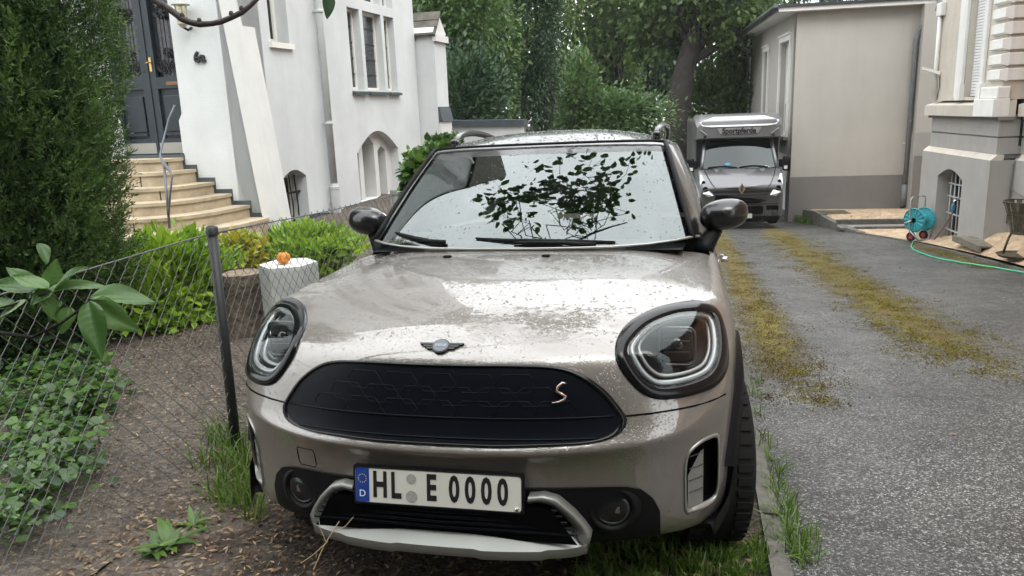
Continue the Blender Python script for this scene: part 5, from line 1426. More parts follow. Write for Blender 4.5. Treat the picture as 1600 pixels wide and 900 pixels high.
# quoins up the corner
qv = None
for k in range(13):
    z0 = 3.03 + .236 * k
    if qv is None:
        mb = MB(); zz0, zz1 = 0, .205; x0 = -.075; a0, a1 = BAY - .05, -2.40
        mb.hexa([(.03, a0 + .0, zz0), (.03, a1 + .02, zz0), (.03, a1 + .02, zz1), (.03, a0, zz1)], [(x0, a0 + .03, zz0 + .035), (x0, a1 - .03, zz0 + .035), (x0, a1 - .03, zz1 - .035), (x0, a0 + .03, zz1 - .035)])
        qv = mb.build('quoin', M_WSTUC, villa); o = qv
    else: o = qv.copy(); col.objects.link(o); o.parent = villa
    o.location = (0, 0, z0)
    r_ = MB().box((.03, BAY - .052, z0 + .01), (REC - .02, BAY - .002, z0 + .195), .008).build('quoin_return', M_WSTUC, villa) if k == 0 else None
    if k == 0: qr0 = r_
    else: q2 = qr0.copy(); col.objects.link(q2); q2.parent = villa; q2.location = (0, 0, .236 * k)
MB().box((-.15, BAY - .075, 2.474), (.1, -2.20, 2.76), .012).build('quoin_base', M_WSTUC, villa)
MB().box((-.10, BAY - .06, 2.762), (.1, -2.30, 2.95), .02).build('quoin_base', M_WSTUC, villa)
# white pipe, movement sensor and cable on the bay
MB().tube([vb(-.14, 2.72, -.05), vb(-.14, 4.30, -.05)], .035, n=10).build('white_pipe', M_WSTUC, villa, smooth=True)
MB().box(vb(-.27, 4.31, -.09), vb(-.03, 4.55, .0), .01).build('pipe_box', M_WSTUC, villa)
MB().hexa([vb(-.30, 3.22, -.02), vb(-.24, 3.22, -.02), vb(-.24, 3.29, -.02), vb(-.30, 3.29, -.02)], [vb(-.18, 3.34, -.30), vb(-.12, 3.34, -.30), vb(-.12, 3.39, -.30), vb(-.18, 3.39, -.30)]).build('sensor_head', M_WFRAME, villa)
MB().tube([vb(-.28, 3.2, -.02), vb(-.32, 3.0, -.02), vb(-.27, 2.9, -.02), vb(-.24, 2.76, -.02)], .008, n=6).build('sensor_cable', M_IRON, villa, smooth=True)
# barred cellar windows
for (a0, a1, z0, z1, fn, zb_) in ((-1.92, -.82, .10, 1.5, base_b, 0), (-4.75, -3.60, .45, 1.32, base_r, 0)):
    g = empty('cellar_window'); g.parent = villa
    MB().box(fn(a0 - .02, z0, .34), fn(a1 + .02, z1 + .02, .35)).build('pane', M_DARK, g)
    for k in range(6):
        a = a0 + .09 + (a1 - a0 - .18) * k / 5; MB().tube([fn(a, z0, .22), fn(a, z1 - .12 + .1 * math.sin(math.pi * (k + .5) / 6), .22)], .014, n=6).build('bar', M_ZINC, g, smooth=True)
    for z in (.35, .66, .98, 1.22):
        if z > z0: MB().box(fn(a0, z - .014, .20), fn(a1, z + .014, .212)).build('cross_bar', M_ZINC, g)
MB().tube([(REC - .13, BAY - .10, .75), (REC - .13, BAY - .10, 1.72), (REC - .05, BAY - .12, 1.85)], .012, n=6).build('wall_cable', M_GREYP, villa, smooth=True)
MB().tube([(REC - .13, BAY - .10, .75 + .58), (REC - .13, BAY - .45, .75 + .50), (REC - .11, BAY - .75, .75 + .45)], .011, n=6).build('wall_cable', M_GREYP, villa, smooth=True)
MB().box((REC + .4, FAR, -.5), (9, -.1, 8.4)).build('inner_block', M_DARK, villa)
MB().box((.32, BAY, 2.0), (REC + .4, -.1, 8.4)).build('inner_block', M_DARK, villa)
MB().box((-.4, FAR - .2, 8.52), (9.2, .3, 8.8)).build('roof_cornice', M_WSTUC, villa)
MB().hexa([(-.4, FAR - .2, 8.81), (9.2, FAR - .2, 8.81), (9.2, .3, 8.81), (-.4, .3, 8.81)], [(3, FAR + 3, 12), (6, FAR + 3, 12), (6, -3, 12), (3, -3, 12)]).build('roof', M_SLATE, villa)

# ------------------------------------------------------------------ boundary walls at the back
def coped_wall(name, p0, p1, y, zb0, label, cm=M_BAND, wm=M_BEIGE, th=.3):
    a, b = at_y(*p0, y), at_y(*p1, y); w_ = empty(name, (a[0], y, zb0), 0, label, 'wall')
    L = b[0] - a[0]; h0, h1 = a[2] - zb0, b[2] - zb0
    MB().hexa([(0, 0, -.6), (L, 0, -.6), (L, th, -.6), (0, th, -.6)], [(0, 0, h0 - .12), (L, 0, h1 - .12), (L, th, h1 - .12), (0, th, h0 - .12)]).build('wall', wm, w_)
    MB().hexa([(-.02, -.06, h0 - .118), (L + .06, -.06, h1 - .118), (L + .06, th + .06, h1 - .118), (-.02, th + .06, h0 - .118)], [(-.02, -.06, h0), (L + .06, -.06, h1), (L + .06, th + .06, h1), (-.02, th + .06, h0)]).build('coping', cm, w_)
    return w_
coped_wall('low_wall', (684, 188.5), (814, 187), 13.5, -.6, 'low white garden wall with dark coping behind the car roof', wm=M_RENDER)
coped_wall('boundary_wall', (812, 197), (1180, 224), 27.5, -2.0, 'plain grey boundary wall seen to the left of the van', cm=M_KERB, wm=M_MGREY)
# ------------------------------------------------------------------ horse transporter van
M_VPAINT = mat('dark_silver_van_paint', (.125, .125, .13), rough=.35, metal=.55, coat=.6)
M_VBOX = mat('grey_box_panel', (.15, .15, .155), rough=.4, metal=.2, coat=.3)
M_VSIL = mat('silver_cap_panel', (.33, .33, .34), rough=.35, metal=.4, coat=.3)
M_VGLASS = windscreen_mat('van_windscreen', tint=(.22, .27, .27), ior=1.6)
vp = at_depth(1157, 358, 19.0); vz = float(zd(vp[1]))
van = empty('horse_van', (vp[0], vp[1], vz + .0), .045, 'dark silver horse transport van with lettering above its windscreen', 'van')
def prof_loft(mb, secs, closed=False): return loft(mb, secs, closed)
def vsec(y, hw, z0, z1, r): return [(-hw, y, z0), (-hw, y, z1 - r), (-hw + r * .3, y, z1 - r * .3), (-hw + r, y, z1), (0, y, z1 + .012), (hw - r, y, z1), (hw - r * .3, y, z1 - r * .3), (hw, y, z1 - r), (hw, y, z0)]
# lower cab
mb = MB()
loft(mb, [vsec(.06, .86, .30, .92, .10), vsec(.0, .93, .28, 1.00, .10), vsec(.10, .99, .26, 1.10, .10), vsec(.35, 1.02, .26, 1.28, .10), vsec(.62, 1.035, .26, 1.42, .08), vsec(1.0, 1.035, .26, 1.46, .06), vsec(2.2, 1.035, .26, 1.46, .06)], closed=False)
mb.build('cab_body', M_VPAINT, van, smooth=True)
mb = MB(); loft(mb, [[(-.86, .06, .92), (-.86, .06, .30), (.86, .06, .30), (.86, .06, .92)], [(-.2, .07, .5), (-.2, .07, .5), (.2, .07, .5), (.2, .07, .5)]], True); mb.build('nose_panel', M_VPAINT, van)
# bonnet crown with central ridge
mb = MB(); rows_ = []
for k in range(7):
    t = k / 6; y = .03 + .60 * t; z = 1.03 + .42 * t ** .75
    rows_.append([(u * (.66 + .16 * t), y + .10 * abs(u) ** 2.2 * (1 - t), z - .06 * abs(u) ** 2 + (.02 if abs(abs(u) - .72) < .1 else 0)) for u in np.linspace(-1, 1, 15)])
loft(mb, rows_, False); mb.build('bonnet', M_VPAINT, van, smooth=True)
for s in (1, -1): MB().tube([(s * .62, .0, 1.02), (s * .70, .10, 1.12), (s * .80, .35, 1.30), (s * .86, .60, 1.42)], .007, n=6).build('bonnet_seam', M_VOID, van)
MB().tube([(u, -.005 + .10 * (abs(u) / .72) ** 2.4, 1.015) for u in np.linspace(-.66, .66, 11)], .008, n=6).build('bonnet_seam', M_VOID, van)
MB().tube([(u, .02 + .06 * abs(u) ** 3, .615) for u in np.linspace(-.92, .92, 11)], .006, n=6).build('bumper_seam', M_VOID, van)
# windscreen and frame
def ws(u, t, lift=0): return (u * (.90 - .10 * t), .64 + .50 * t - lift + .08 * abs(u) ** 2, 1.44 + .68 * t)
mb = MB(); loft(mb, [[ws(u, t) for u in np.linspace(-1, 1, 13)] for t in (0, .25, .5, .75, 1)], False); mb.build('windscreen', M_VGLASS, van, smooth=True)
for s in (1, -1): MB().tube([ws(s * 1.02, t, .01) for t in (-.03, .3, .6, 1.02)], .045, n=8).build('windscreen_pillar', M_VPAINT, van, smooth=True)
MB().tube([ws(u, 1.03, .0) for u in np.linspace(-1.02, 1.02, 9)], .05, n=8).build('windscreen_header', M_PLAST, van, smooth=True)
MB().tube([ws(u, -.02, .0) for u in np.linspace(-1.02, 1.02, 9)], .025, n=8).build('scuttle', M_PLAST, van, smooth=True)
for s, (a, b) in enumerate(((-.85, -.05), (-.0, .78))):
    MB().tube([ws(a, .05, .025), ws((a + b) / 2, .10, .03), ws(b, .04, .025)], .012, n=6).build('wiper', M_PLAST, van)
MB().box((-1.0, 1.15, 1.0), (1.0, 1.2, 1.45)).build('dashboard', M_SEAT, van)
MB().prism([(-.28 + .07 * math.cos(t), .03 + .035 * math.sin(t)) for t in np.linspace(0, 2 * math.pi, 13)[:-1]], lambda a, b, d: (a, .70 - d + b * .6, 1.52 + b), .0, .004).build('blue_parking_disc', mat('cyan_card', (.03, .22, .36), rough=.5), van)
MB().box((-1.02, 1.3, 1.44), (1.02, 2.25, 2.18)).build('cab_interior', M_DARK, van)
# grille, badge, lights, bumper
g = empty('grille'); g.parent = van
MB().prism([(-.72, .97), (.72, .97), (.66, .72), (.40, .64), (-.40, .64), (-.66, .72)], lambda a, b, d: (a, -.012 + d + .10 * (abs(a) / .72) ** 2.4, b), .0, .03).build('grille_back', M_VOID, g)
for k in range(4):
    z = .70 + .07 * k; w = .60 + .02 * k; MB().tube([(w * u, -.022 + .10 * (abs(w * u) / .72) ** 2.4, z) for u in np.linspace(-1, 1, 11)], .008, n=6).build('grille_bar', M_PLAST, g)
b_ = empty('diamond_badge'); b_.parent = van
MB().prism([(0, 1.14), (.085, 1.00), (0, .86), (-.085, 1.00)], lambda a, b, d: (a, -.05 + d, b), -.02, .04).build('diamond', M_CHROME, b_)
MB().prism([(0, 1.085), (.045, 1.00), (0, .915), (-.045, 1.00)], lambda a, b, d: (a, -.073 + d, b), 0, .004).build('diamond_core', M_ALLOY, b_)
M_VLAMP = mat('van_lamp_chrome', (.40, .41, .41), rough=.2, metal=.6, noise=(22, .5))
for s in (1, -1):
    h = empty('headlamp'); h.parent = van
    pts = [(.66, .84), (.80, .80), (.93, .90), (.985, 1.12), (.985, 1.32), (.94, 1.33), (.86, 1.16), (.74, .98)]
    MB().prism([(s * a, b) for a, b in pts], lambda a, b, d: (a, -.035 + d + .20 * max(0, abs(a) - .66) + .85 * max(0, b - .95), b), -.02, .06).build('housing', M_VLAMP, h)
    for (a, b, r) in ((.86, 1.00, .065), (.90, 1.15, .045)):
        MB().lathe([(r, -.03), (r * .8, -.04), (.0, -.042)], n=14, axis='y', c=(s * a, -.035 + .20 * (a - .66) + .85 * max(0, b - .95), b), cap=False).build('lens', M_VOID, h)
    MB().box((s * .60, .04, .46), (s * .93, .12, .58), .03).build('bumper_recess', M_VOID, van)
    MB().lathe([(.07, -.01), (.06, -.025), (.0, -.03)], n=16, axis='y', c=(s * .80, .03, .40), cap=False).build('fog_lamp', M_ALLOY, van)
    mi = empty('door_mirror'); mi.parent = van
    MB().box((s * 1.09, .95, 1.33), (s * 1.29, 1.09, 1.69), .045).build('mirror_housing', M_PLAST, mi, auto=60)
    MB().box((s * 1.0, 1.0, 1.42), (s * 1.10, 1.05, 1.62), .015).build('mirror_arm', M_PLAST, mi)
    MB().box((s * 1.12, .935, 1.38), (s * 1.20, .951, 1.46)).build('indicator', M_WFRAME, mi)
    wv = empty('wheel', (s * .88, .95, .33)); wv.parent = van
    MB().lathe([(.2, -.11), (.30, -.115), (.33, -.08), (.33, .08), (.30, .115), (.2, .11)], n=28, axis='x').build('tyre', M_RUBBER, wv, smooth=False)
    MB().lathe([(.19, -.12), (.05, -.12)], n=20, axis='x', cap=False, c=(0, 0, 0)).build('rim', M_ALLOY, wv)
    wv2 = empty('wheel', (s * .90, 4.6, .33)); wv2.parent = van
    MB().lathe([(.2, -.11), (.30, -.115), (.33, -.08), (.33, .08), (.30, .115), (.2, .11)], n=28, axis='x').build('tyre', M_RUBBER, wv2)
MB().box((-.52, -.035, .38), (.52, .05, .57), .03).build('air_intake', M_VOID, van)
MB().prism(rrect(.26, .055, .01), lambda a, b, d: (a, -.045 + d, .335 + b), 0, .01).build('number_plate', M_WHITE, van)
MB().hexa([(-.86, .02, .18), (.86, .02, .18), (.98, .5, .18), (-.98, .5, .18)], [(-.93, -.012, .32), (.93, -.012, .32), (1.02, .5, .32), (-1.02, .5, .32)]).build('bumper_valance', M_PLAST, van)
# box body with overcab cap
MB().box((-1.08, 1.5, .45), (1.08, 5.6, 2.62), .05).build('box_body', M_VBOX, van)
mb = MB()
def cap(y, hw, z0, z1, r): return [(-hw, y, z0), (-hw, y, z1 - r), (-hw + r, y, z1), (hw - r, y, z1), (hw, y, z1 - r), (hw, y, z0)]
secs = [cap(.95, .99, 2.20, 2.50, .14), cap(.98, 1.03, 2.17, 2.60, .14), cap(1.15, 1.06, 2.16, 2.70, .13), cap(1.55, 1.085, 2.16, 2.76, .10), cap(2.2, 1.085, 2.16, 2.77, .08)]
loft(mb, secs, True); mb.add(secs[0], [(0, 1, 2, 3, 4, 5)]); mb.build('overcab_cap', M_VBOX, van, auto=35)
MB().prism([(-.98, 2.60), (-.62, 2.72), (.62, 2.72), (.98, 2.60), (.90, 2.50), (.70, 2.47), (-.70, 2.47), (-.90, 2.50)], lambda a, b, d: (a, .965 + (b - 2.45) * .62 + d - .03, b), -.02, .0).build('cap_highlight_panel', M_VSIL, van)
MB().prism([(-.54, 2.44), (.54, 2.44), (.46, 2.29), (-.46, 2.29)], lambda a, b, d: (a, .945 + d, b), -.012, .0).build('letter_panel', M_VSIL, van)
text_obj('lettering', 'Sportpferde', .185, M_INK, van, depth=.004, matrix=Matrix.Translation((0, .928, 2.36)) @ Matrix.Rotation(rad(90), 4, 'X'), bold=.006, squeeze=.92)
for s in (1, -1):
    MB().tube([(s * .78, .93, 2.27), (s * .90, .94, 2.36), (s * .96, .95, 2.40)], .016, n=6).build('cap_vent_trim', M_VSIL, van)
    MB().box((s * .80, .935, 2.215), (s * .86, .955, 2.25)).build('marker_lamp', M_PLAST, van)
# ------------------------------------------------------------------ chain-link fence
FX = -1.42
M_WIRE = mat('galvanised_wire', (.125, .125, .12), rough=.55, metal=.3)
M_POST = mat('dark_green_black_post', (.018, .021, .020), rough=.5)
def on_fence(x, y): return at_x(x, y, FX)
fence = empty('chain_link_fence', (FX, 1.17, float(zg(1.17))), 0, 'low chain-link fence with black posts running between the car and the garden', 'fence')
fo = Vector(fence.location)
fzt = lambda y: .04 - .036 * max(0, y - 1.17)          # the mesh runs slightly downhill and sinks into the rising bed
posts = [-1.25, 1.17, 3.46, 5.75, 8.0, 10.2]
for i, y in enumerate(posts):
    zb = float(zg(y)); tp = 1.05 - .033 * max(0, y - 1.17)
    p = empty('post'); p.parent = fence
    m_ = M_POST if i < 2 else MATS.get('weathered_post') or mat('weathered_post', (.20, .21, .20), rough=.7)
    r = .0235
    lean = (.012, .0) if i == 1 else (0, 0)
    MB().tube([tuple(Vector((FX, y, zb - .25)) - fo), tuple(Vector((FX + lean[0], y + .01, tp)) - fo)], r, n=14).build('tube', m_, p, smooth=True)
    MB().lathe([(r + .004, -.03), (r + .004, .004), (r * .6, .012), (0, .013)], n=14, c=tuple(Vector((FX + lean[0], y + .01, tp)) - fo), cap=False).build('cap', m_, p, smooth=True)
ptch, stp, rows_n = .037, .042, 24
zz_ = [(0, (ptch if k % 2 else 0) - .0, .02 + stp * k) for k in range(rows_n)]
zz_ = [(.0022 * (1 if k % 2 else -1), y, z) for k, (x, y, z) in enumerate(zz_)]
wire0 = MB().tube(zz_, .0015, n=4, cap=False).build('wire', M_WIRE, fence)
wire1 = MB().tube([(-x, ptch - y, z) for x, y, z in zz_], .0015, n=4, cap=False).build('wire', M_WIRE, fence)
nw = 285
for k in range(nw):
    y = -1.25 + k * ptch
    o = (wire0, wire1)[k] if k < 2 else (wire0, wire1)[k % 2].copy()
    if k > 1: col.objects.link(o); o.parent = fence
    o.location = (.012 * math.sin(y * 2.3), y - fo.y, fzt(y) - fo.z)
tw = [(0, y - fo.y, (fzt(y) + .985 - .012 * math.sin((y - 1.17) / 2.29 * math.pi) ** 2 - fo.z)) for y in np.linspace(-1.25, 10.2, 60)]
MB().tube(tw, .0034, n=6).build('tension_wire', M_WIRE, fence, smooth=True)

# ------------------------------------------------------------------ stump, concrete block and the orange on it
M_BARK = mat('grey_brown_bark', (.085, .068, .050), rough=.95, noise=(9, .5), bump=(22, 1.0, .03))
M_CUT = mat('weathered_cut_wood', (.20, .155, .11), rough=.85, noise=(14, .35), bump=(40, .5, .006))
sc = at_depth(379, 425, 5.25); gz = float(zg(sc[1])); H = sc[2] - gz
stump = empty('tree_stump', (sc[0], sc[1], gz), 0, 'broad weathered tree stump behind the fence', 'tree stump')
R = .5 * (at_depth(414, 425, 5.25)[0] - at_depth(344, 425, 5.25)[0]) * 1.04
vs, fs = [], []; NA = 40; hs_ = [-.05, .05, .2, .4, .6, .8, .96, 1.0]
for j, h in enumerate(hs_):
    for k in range(NA):
        t = 2 * math.pi * k / NA; q = R * (1.22 - .22 * min(1, h * 2.2) + .035 * math.sin(7 * t + h) + .03 * math.sin(17 * t) + RNG.uniform(-.012, .012)) * (.965 if j == 7 else 1)
        vs.append((q * math.cos(t), q * math.sin(t), H * h))
for j in range(len(hs_) - 1):
    for k in range(NA): fs.append((j * NA + k, j * NA + (k + 1) % NA, (j + 1) * NA + (k + 1) % NA, (j + 1) * NA + k))
MB().add(vs, fs).build('bark', M_BARK, stump, smooth=True)
top = [(v[0] * .99, v[1] * .99, H - .006) for v in vs[-NA:]]
MB().add(top + [(0, 0, H - .01)], [(k, (k + 1) % NA, NA) for k in range(NA)]).build('cut_face', M_CUT, stump)
bc_ = at_depth(450, 411, 5.0); gz = float(zg(bc_[1])); H = bc_[2] - gz
M_CONC = mat('pale_concrete', (.40, .41, .40), rough=.8, noise=(7, .12), bump=(50, .4, .005))
blk = empty('concrete_block', (bc_[0], bc_[1], gz), .32, 'pale six-sided concrete pillar stub next to the stump', 'pillar')
R = .5 * abs(at_depth(495, 411, 5.0)[0] - at_depth(405, 411, 5.0)[0]) * 1.04
hx = [(R * math.cos(rad(2 + 60 * k)), R * math.sin(rad(2 + 60 * k))) for k in range(6)]
mb = MB(); loft(mb, [[(a * s, b * s, z) for a, b in hx] for s, z in ((.97, -.05), (1, H - .02), (.985, H - .004))]); mb.build('shaft', M_CONC, blk)
MB().prism([(a * .985, b * .985) for a, b in hx], lambda a, b, d: (a, b, d), H - .003, H).build('top', mat('pale_top', (.58, .58, .56), rough=.75, noise=(9, .1)), blk)
oc = at_depth(443, 404, 4.96)
orange = empty('orange_fruit', (oc[0], oc[1], bc_[2]), 0, 'small wrinkled orange fruit lying on the concrete pillar stub', 'fruit')
vs, fs = [], []; NA, NB = 30, 12; r = .043
for j in range(NB + 1):
    ph = math.pi * j / NB
    for k in range(NA):
        t = 2 * math.pi * k / NA; q = r * math.sin(ph) * (1 + .05 * math.cos(10 * t)); vs.append((q * math.cos(t), q * math.sin(t), r * .95 - r * .93 * math.cos(ph) * (1 - .12 * math.exp(-(math.sin(ph) * 3) ** 2))))
for j in range(NB):
    for k in range(NA): fs.append((j * NA + k, j * NA + (k + 1) % NA, (j + 1) * NA + (k + 1) % NA, (j + 1) * NA + k))
MB().add(vs, fs).build('skin', mat('orange_peel', (.62, .22, .025), rough=.5, noise=(30, .3)), orange, smooth=True)
MB().tube([(0, 0, r * 1.75), (.004, .002, r * 1.98)], [.006, .004], n=6).build('stalk', M_BARK, orange)

# ------------------------------------------------------------------ hose reel on the terrace
rc = hit_ground(1434, 376, terrace_z); rz_ = float(terrace_z(rc[0], rc[1])) + .012
reel = empty('hose_reel', (rc[0], rc[1], rz_), rad(38), 'turquoise garden hose reel cart with red-rimmed wheels on the terrace', 'hose reel')
M_TURQ = mat('turquoise_plastic', (.06, .38, .43), rough=.4)
M_TUBE = mat('grey_steel_tube', (.42, .42, .42), rough=.35, metal=.7)
hub = .40
for s in (1, -1):
    d = empty('reel_disc'); d.parent = reel
    MB().lathe([(.225, s * .15 - .012), (.235, s * .15), (.225, s * .15 + .012), (.205, s * .15 + .008), (.205, s * .15 - .008)], n=36, axis='x', c=(0, 0, hub), cap=False).build('rim', M_TURQ, d, smooth=True)
    MB().lathe([(.001, s * .15), (.21, s * .15)], n=36, axis='x', c=(0, 0, hub), cap=False).build('face', mat('turquoise_shade', (.045, .29, .33), rough=.5), d)
    for k in range(14):
        t = 2 * math.pi * k / 14; MB().tube([(s * .158, .05 * math.cos(t), hub + .05 * math.sin(t)), (s * .158, .21 * math.cos(t), hub + .21 * math.sin(t))], .011, n=6).build('spoke', M_TURQ, d)
    MB().lathe([(.05, s * .15), (.04, s * .18), (.0, s * .18)], n=16, axis='x', c=(0, 0, hub), cap=False).build('hub', M_VOID, d)
    w = empty('wheel', (s * .18, .02, .085)); w.parent = reel
    MB().lathe([(.05, -.02), (.085, -.022), (.085, .022), (.05, .02)], n=24, axis='x', cap=False).build('tyre', M_RUBBER, w); MB().lathe([(.0, -.012), (.055, -.014), (.055, .014), (.0, .012)], n=20, axis='x', cap=False).build('rim', mat('red_plastic', (.38, .035, .04), rough=.45), w)
    MB().tube([(s * .20, .02, .085), (s * .205, .06, .30), (s * .205, .06, .78), (s * .19, .06, .82)], .013, n=8).build('frame_leg', M_TUBE, reel, smooth=True)
    MB().tube([(s * .205, .06, .22), (s * .20, -.16, .03)], .013, n=8).build('stand_leg', M_TUBE, reel, smooth=True)
MB().tube([(-.19, .06, .82), (-.14, .06, .845), (.14, .06, .845), (.19, .06, .82)], .013, n=8).build('handle', M_TUBE, reel, smooth=True)
MB().lathe([(.09, -.148), (.09, .148)], n=20, axis='x', c=(0, 0, hub), cap=False).build('drum', M_TURQ, reel, smooth=True)
MB().tube([(-.20, -.16, .03), (.20, -.16, .03)], .013, n=8).build('stand_bar', M_TUBE, reel)
MB().tube([(-.21, 0, hub), (-.26, 0, hub), (-.26, .09, hub - .05), (-.30, .09, hub - .05)], .011, n=8).build('crank', M_TUBE, reel, smooth=True)
M_HOSE = mat('green_garden_hose', (.07, .42, .22), rough=.4)
hz_ = lambda x, y: max(float(zd(y)) + .016, float(terrace_z(x, y)) + .026 if x > kerb_x(y) + .03 else -9)
hpts = [(1430, 372), (1427, 379), (1423, 386), (1428, 392), (1440, 397), (1457, 403), (1480, 408), (1510, 413), (1545, 418), (1580, 424), (1620, 431), (1680, 440)]
hw_ = []
for x, y in hpts:
    q = hit_ground(x, y, lambda X, Y: np.where(X > kerb_x(Y) + .05, terrace_z(X, Y) + .012, zd(Y) + .004)); hw_.append(q)
hw_ = np.array(hw_); tt = np.linspace(0, len(hw_) - 1, 70)
HP = [np.array([np.interp(t, range(len(hw_)), hw_[:, i]) for i in range(3)]) for t in tt]
hose = empty('green_hose', tuple(HP[0]), 0, 'bright green garden hose lying along the edge of the drive', 'hose')
MB().tube([(p[0] - HP[0][0], p[1] - HP[0][1], p[2] - HP[0][2] + .014 + .002 * math.sin(i)) for i, p in enumerate(HP)], .013, n=8).build('hose', M_HOSE, hose, smooth=True)
# brown supply hose and blue tap connector at the barred window
tp_ = VL.X(1499, 318, .12); tapw = VL.world(tp_)
tap = empty('wall_tap', tuple(tapw), VL.rz, 'steel tap with a blue hose connector in front of the barred cellar window', 'tap')
MB().tube([(.10, 0, .06), (-.05, 0, .07), (-.09, 0, .05), (-.10, 0, .0)], .016, n=8).build('spout', M_CHROME, tap, smooth=True)
MB().box((-.045, -.035, .09), (-.02, .035, .105)).build('lever', M_CHROME, tap); MB().tube([(-.03, 0, .06), (-.03, 0, .10)], .008, n=6).build('stem', M_CHROME, tap)
MB().lathe([(.024, -.16), (.036, -.13), (.036, -.03), (.024, .0)], n=14, c=(-.10, 0, 0)).build('connector', mat('blue_grey_plastic', (.05, .16, .26), rough=.4), tap, smooth=True)
ap = np.array(VL.world(np.array(tp_) + np.array((-.10, 0, -.16)))); bp_ = np.array((rc[0] + .18, rc[1] - .1, rz_ + .12))
bh = empty('brown_hose', tuple(bp_), 0, 'brown hose hanging between the reel and the wall tap', 'hose')
MB().tube([tuple(ap * (1 - t) + bp_ * t - bp_ - np.array((.12 * math.sin(math.pi * t), 0, .38 * math.sin(math.pi * t) ** .9 * (1 - .35 * t)))) for t in np.linspace(0, 1, 24)], .013, n=8).build('hose', mat('brown_hose', (.13, .075, .07), rough=.5), bh, smooth=True)
# light-well cover of boards, small steps and manhole on the terrace
M_BOARD = mat('grey_weathered_board', (.16, .14, .11), rough=.85, noise=(8, .3))
hc = hit_ground(1534, 380, terrace_z); hzc = float(terrace_z(hc[0], hc[1]))
hat = empty('light_well_cover', (hc[0], hc[1], hzc - .02), VL.rz, 'low grey timber frame covering a light well by the villa wall', 'cover')
for k in range(4): MB().box((-.22, -.50 + .25 * k, .03), (.22, -.262 + .25 * k, .055)).build('board', M_BOARD, hat)
for s in (1, -1): MB().box((s * .22, -.52, -.03), (s * .26, .52, .075)).build('edge_board', M_BOARD, hat)
lw = hit_ground(1368, 357, terrace_z); lzw = float(terrace_z(lw[0], lw[1]))
wl_ = empty('sunken_steps', (lw[0], lw[1], lzw), .06, 'dark sunken concrete step and low kerb cut into the sandy terrace', 'steps')
MB().box((-.45, -.10, -.02), (.75, .0, .06), .01).build('kerb', M_KERB, wl_); MB().box((-.75, .0, -.02), (.75, .42, .03)).build('well_floor', M_GREYP, wl_); MB().box((-.75, .42, -.02), (.75, .52, .15), .01).build('back_kerb', M_KERB, wl_)
mh = hit_ground(1300, 332, terrace_z); mhc = empty('drain_cover', (mh[0], mh[1], float(terrace_z(mh[0], mh[1])) - .004), .06, 'flat mossy drain cover in the terrace near the annex wall', 'drain cover')
MB().box((-.38, -.30, -.02), (.38, .30, .02)).build('frame', M_BOARD, mhc); MB().box((-.33, -.25, .021), (.33, .25, .028)).build('lid', mat('mossy_iron', (.07, .065, .035), rough=.9, noise=(12, .4)), mhc)
# fire basket
fbp = hit_ground(1592, 402, terrace_z); fz = float(terrace_z(fbp[0], fbp[1])) + .012
fbk = empty('fire_basket', (fbp[0], fbp[1], fz), .3, 'rusty flared metal fire basket on a tray at the right edge', 'fire basket')
M_RUST = mat('dark_rusty_iron', (.085, .07, .045), rough=.75, metal=.3, noise=(16, .5))
MB().lathe([(.0, .0), (.26, .0), (.30, .035), (.285, .035), (.25, .012), (.0, .012)], n=32, cap=False).build('tray', M_RUST, fbk)
for k in range(16):
    t = 2 * math.pi * k / 16; c, s = math.cos(t), math.sin(t); w = .028
    pts = []
    for r, z in ((.135, .34), (.17, .50), (.215, .66), (.265, .80)): pts += [(r * c - w * s * r / .2, r * s + w * c * r / .2, z), (r * c + w * s * r / .2, r * s - w * c * r / .2, z)]
    MB().add(pts, [(2 * q, 2 * q + 1, 2 * q + 3, 2 * q + 2) for q in range(3)]).build('slat', M_RUST, fbk)
for r, z in ((.268, .80), (.137, .34), (.20, .62)): MB().tube([(r * math.cos(2 * math.pi * k / 32), r * math.sin(2 * math.pi * k / 32), z) for k in range(32)], .010, n=6, closed=True).build('hoop', M_RUST, fbk)
MB().lathe([(.0, .335), (.135, .335)], n=24, cap=False).build('grate', M_RUST, fbk)
for k in range(3):
    t = 2 * math.pi * k / 3 + .4; MB().tube([(.12 * math.cos(t), .12 * math.sin(t), .34), (.15 * math.cos(t), .15 * math.sin(t), .27), (.20 * math.cos(t), .20 * math.sin(t), .03)], .017, n=8).build('leg', M_RUST, fbk, smooth=True)
MB().tube([(.268, 0, .80), (.33, 0, .80)], .012, n=6).build('handle', M_RUST, fbk); MB().tube([(-.268, 0, .80), (-.33, 0, .80)], .012, n=6).build('handle', M_RUST, fbk)
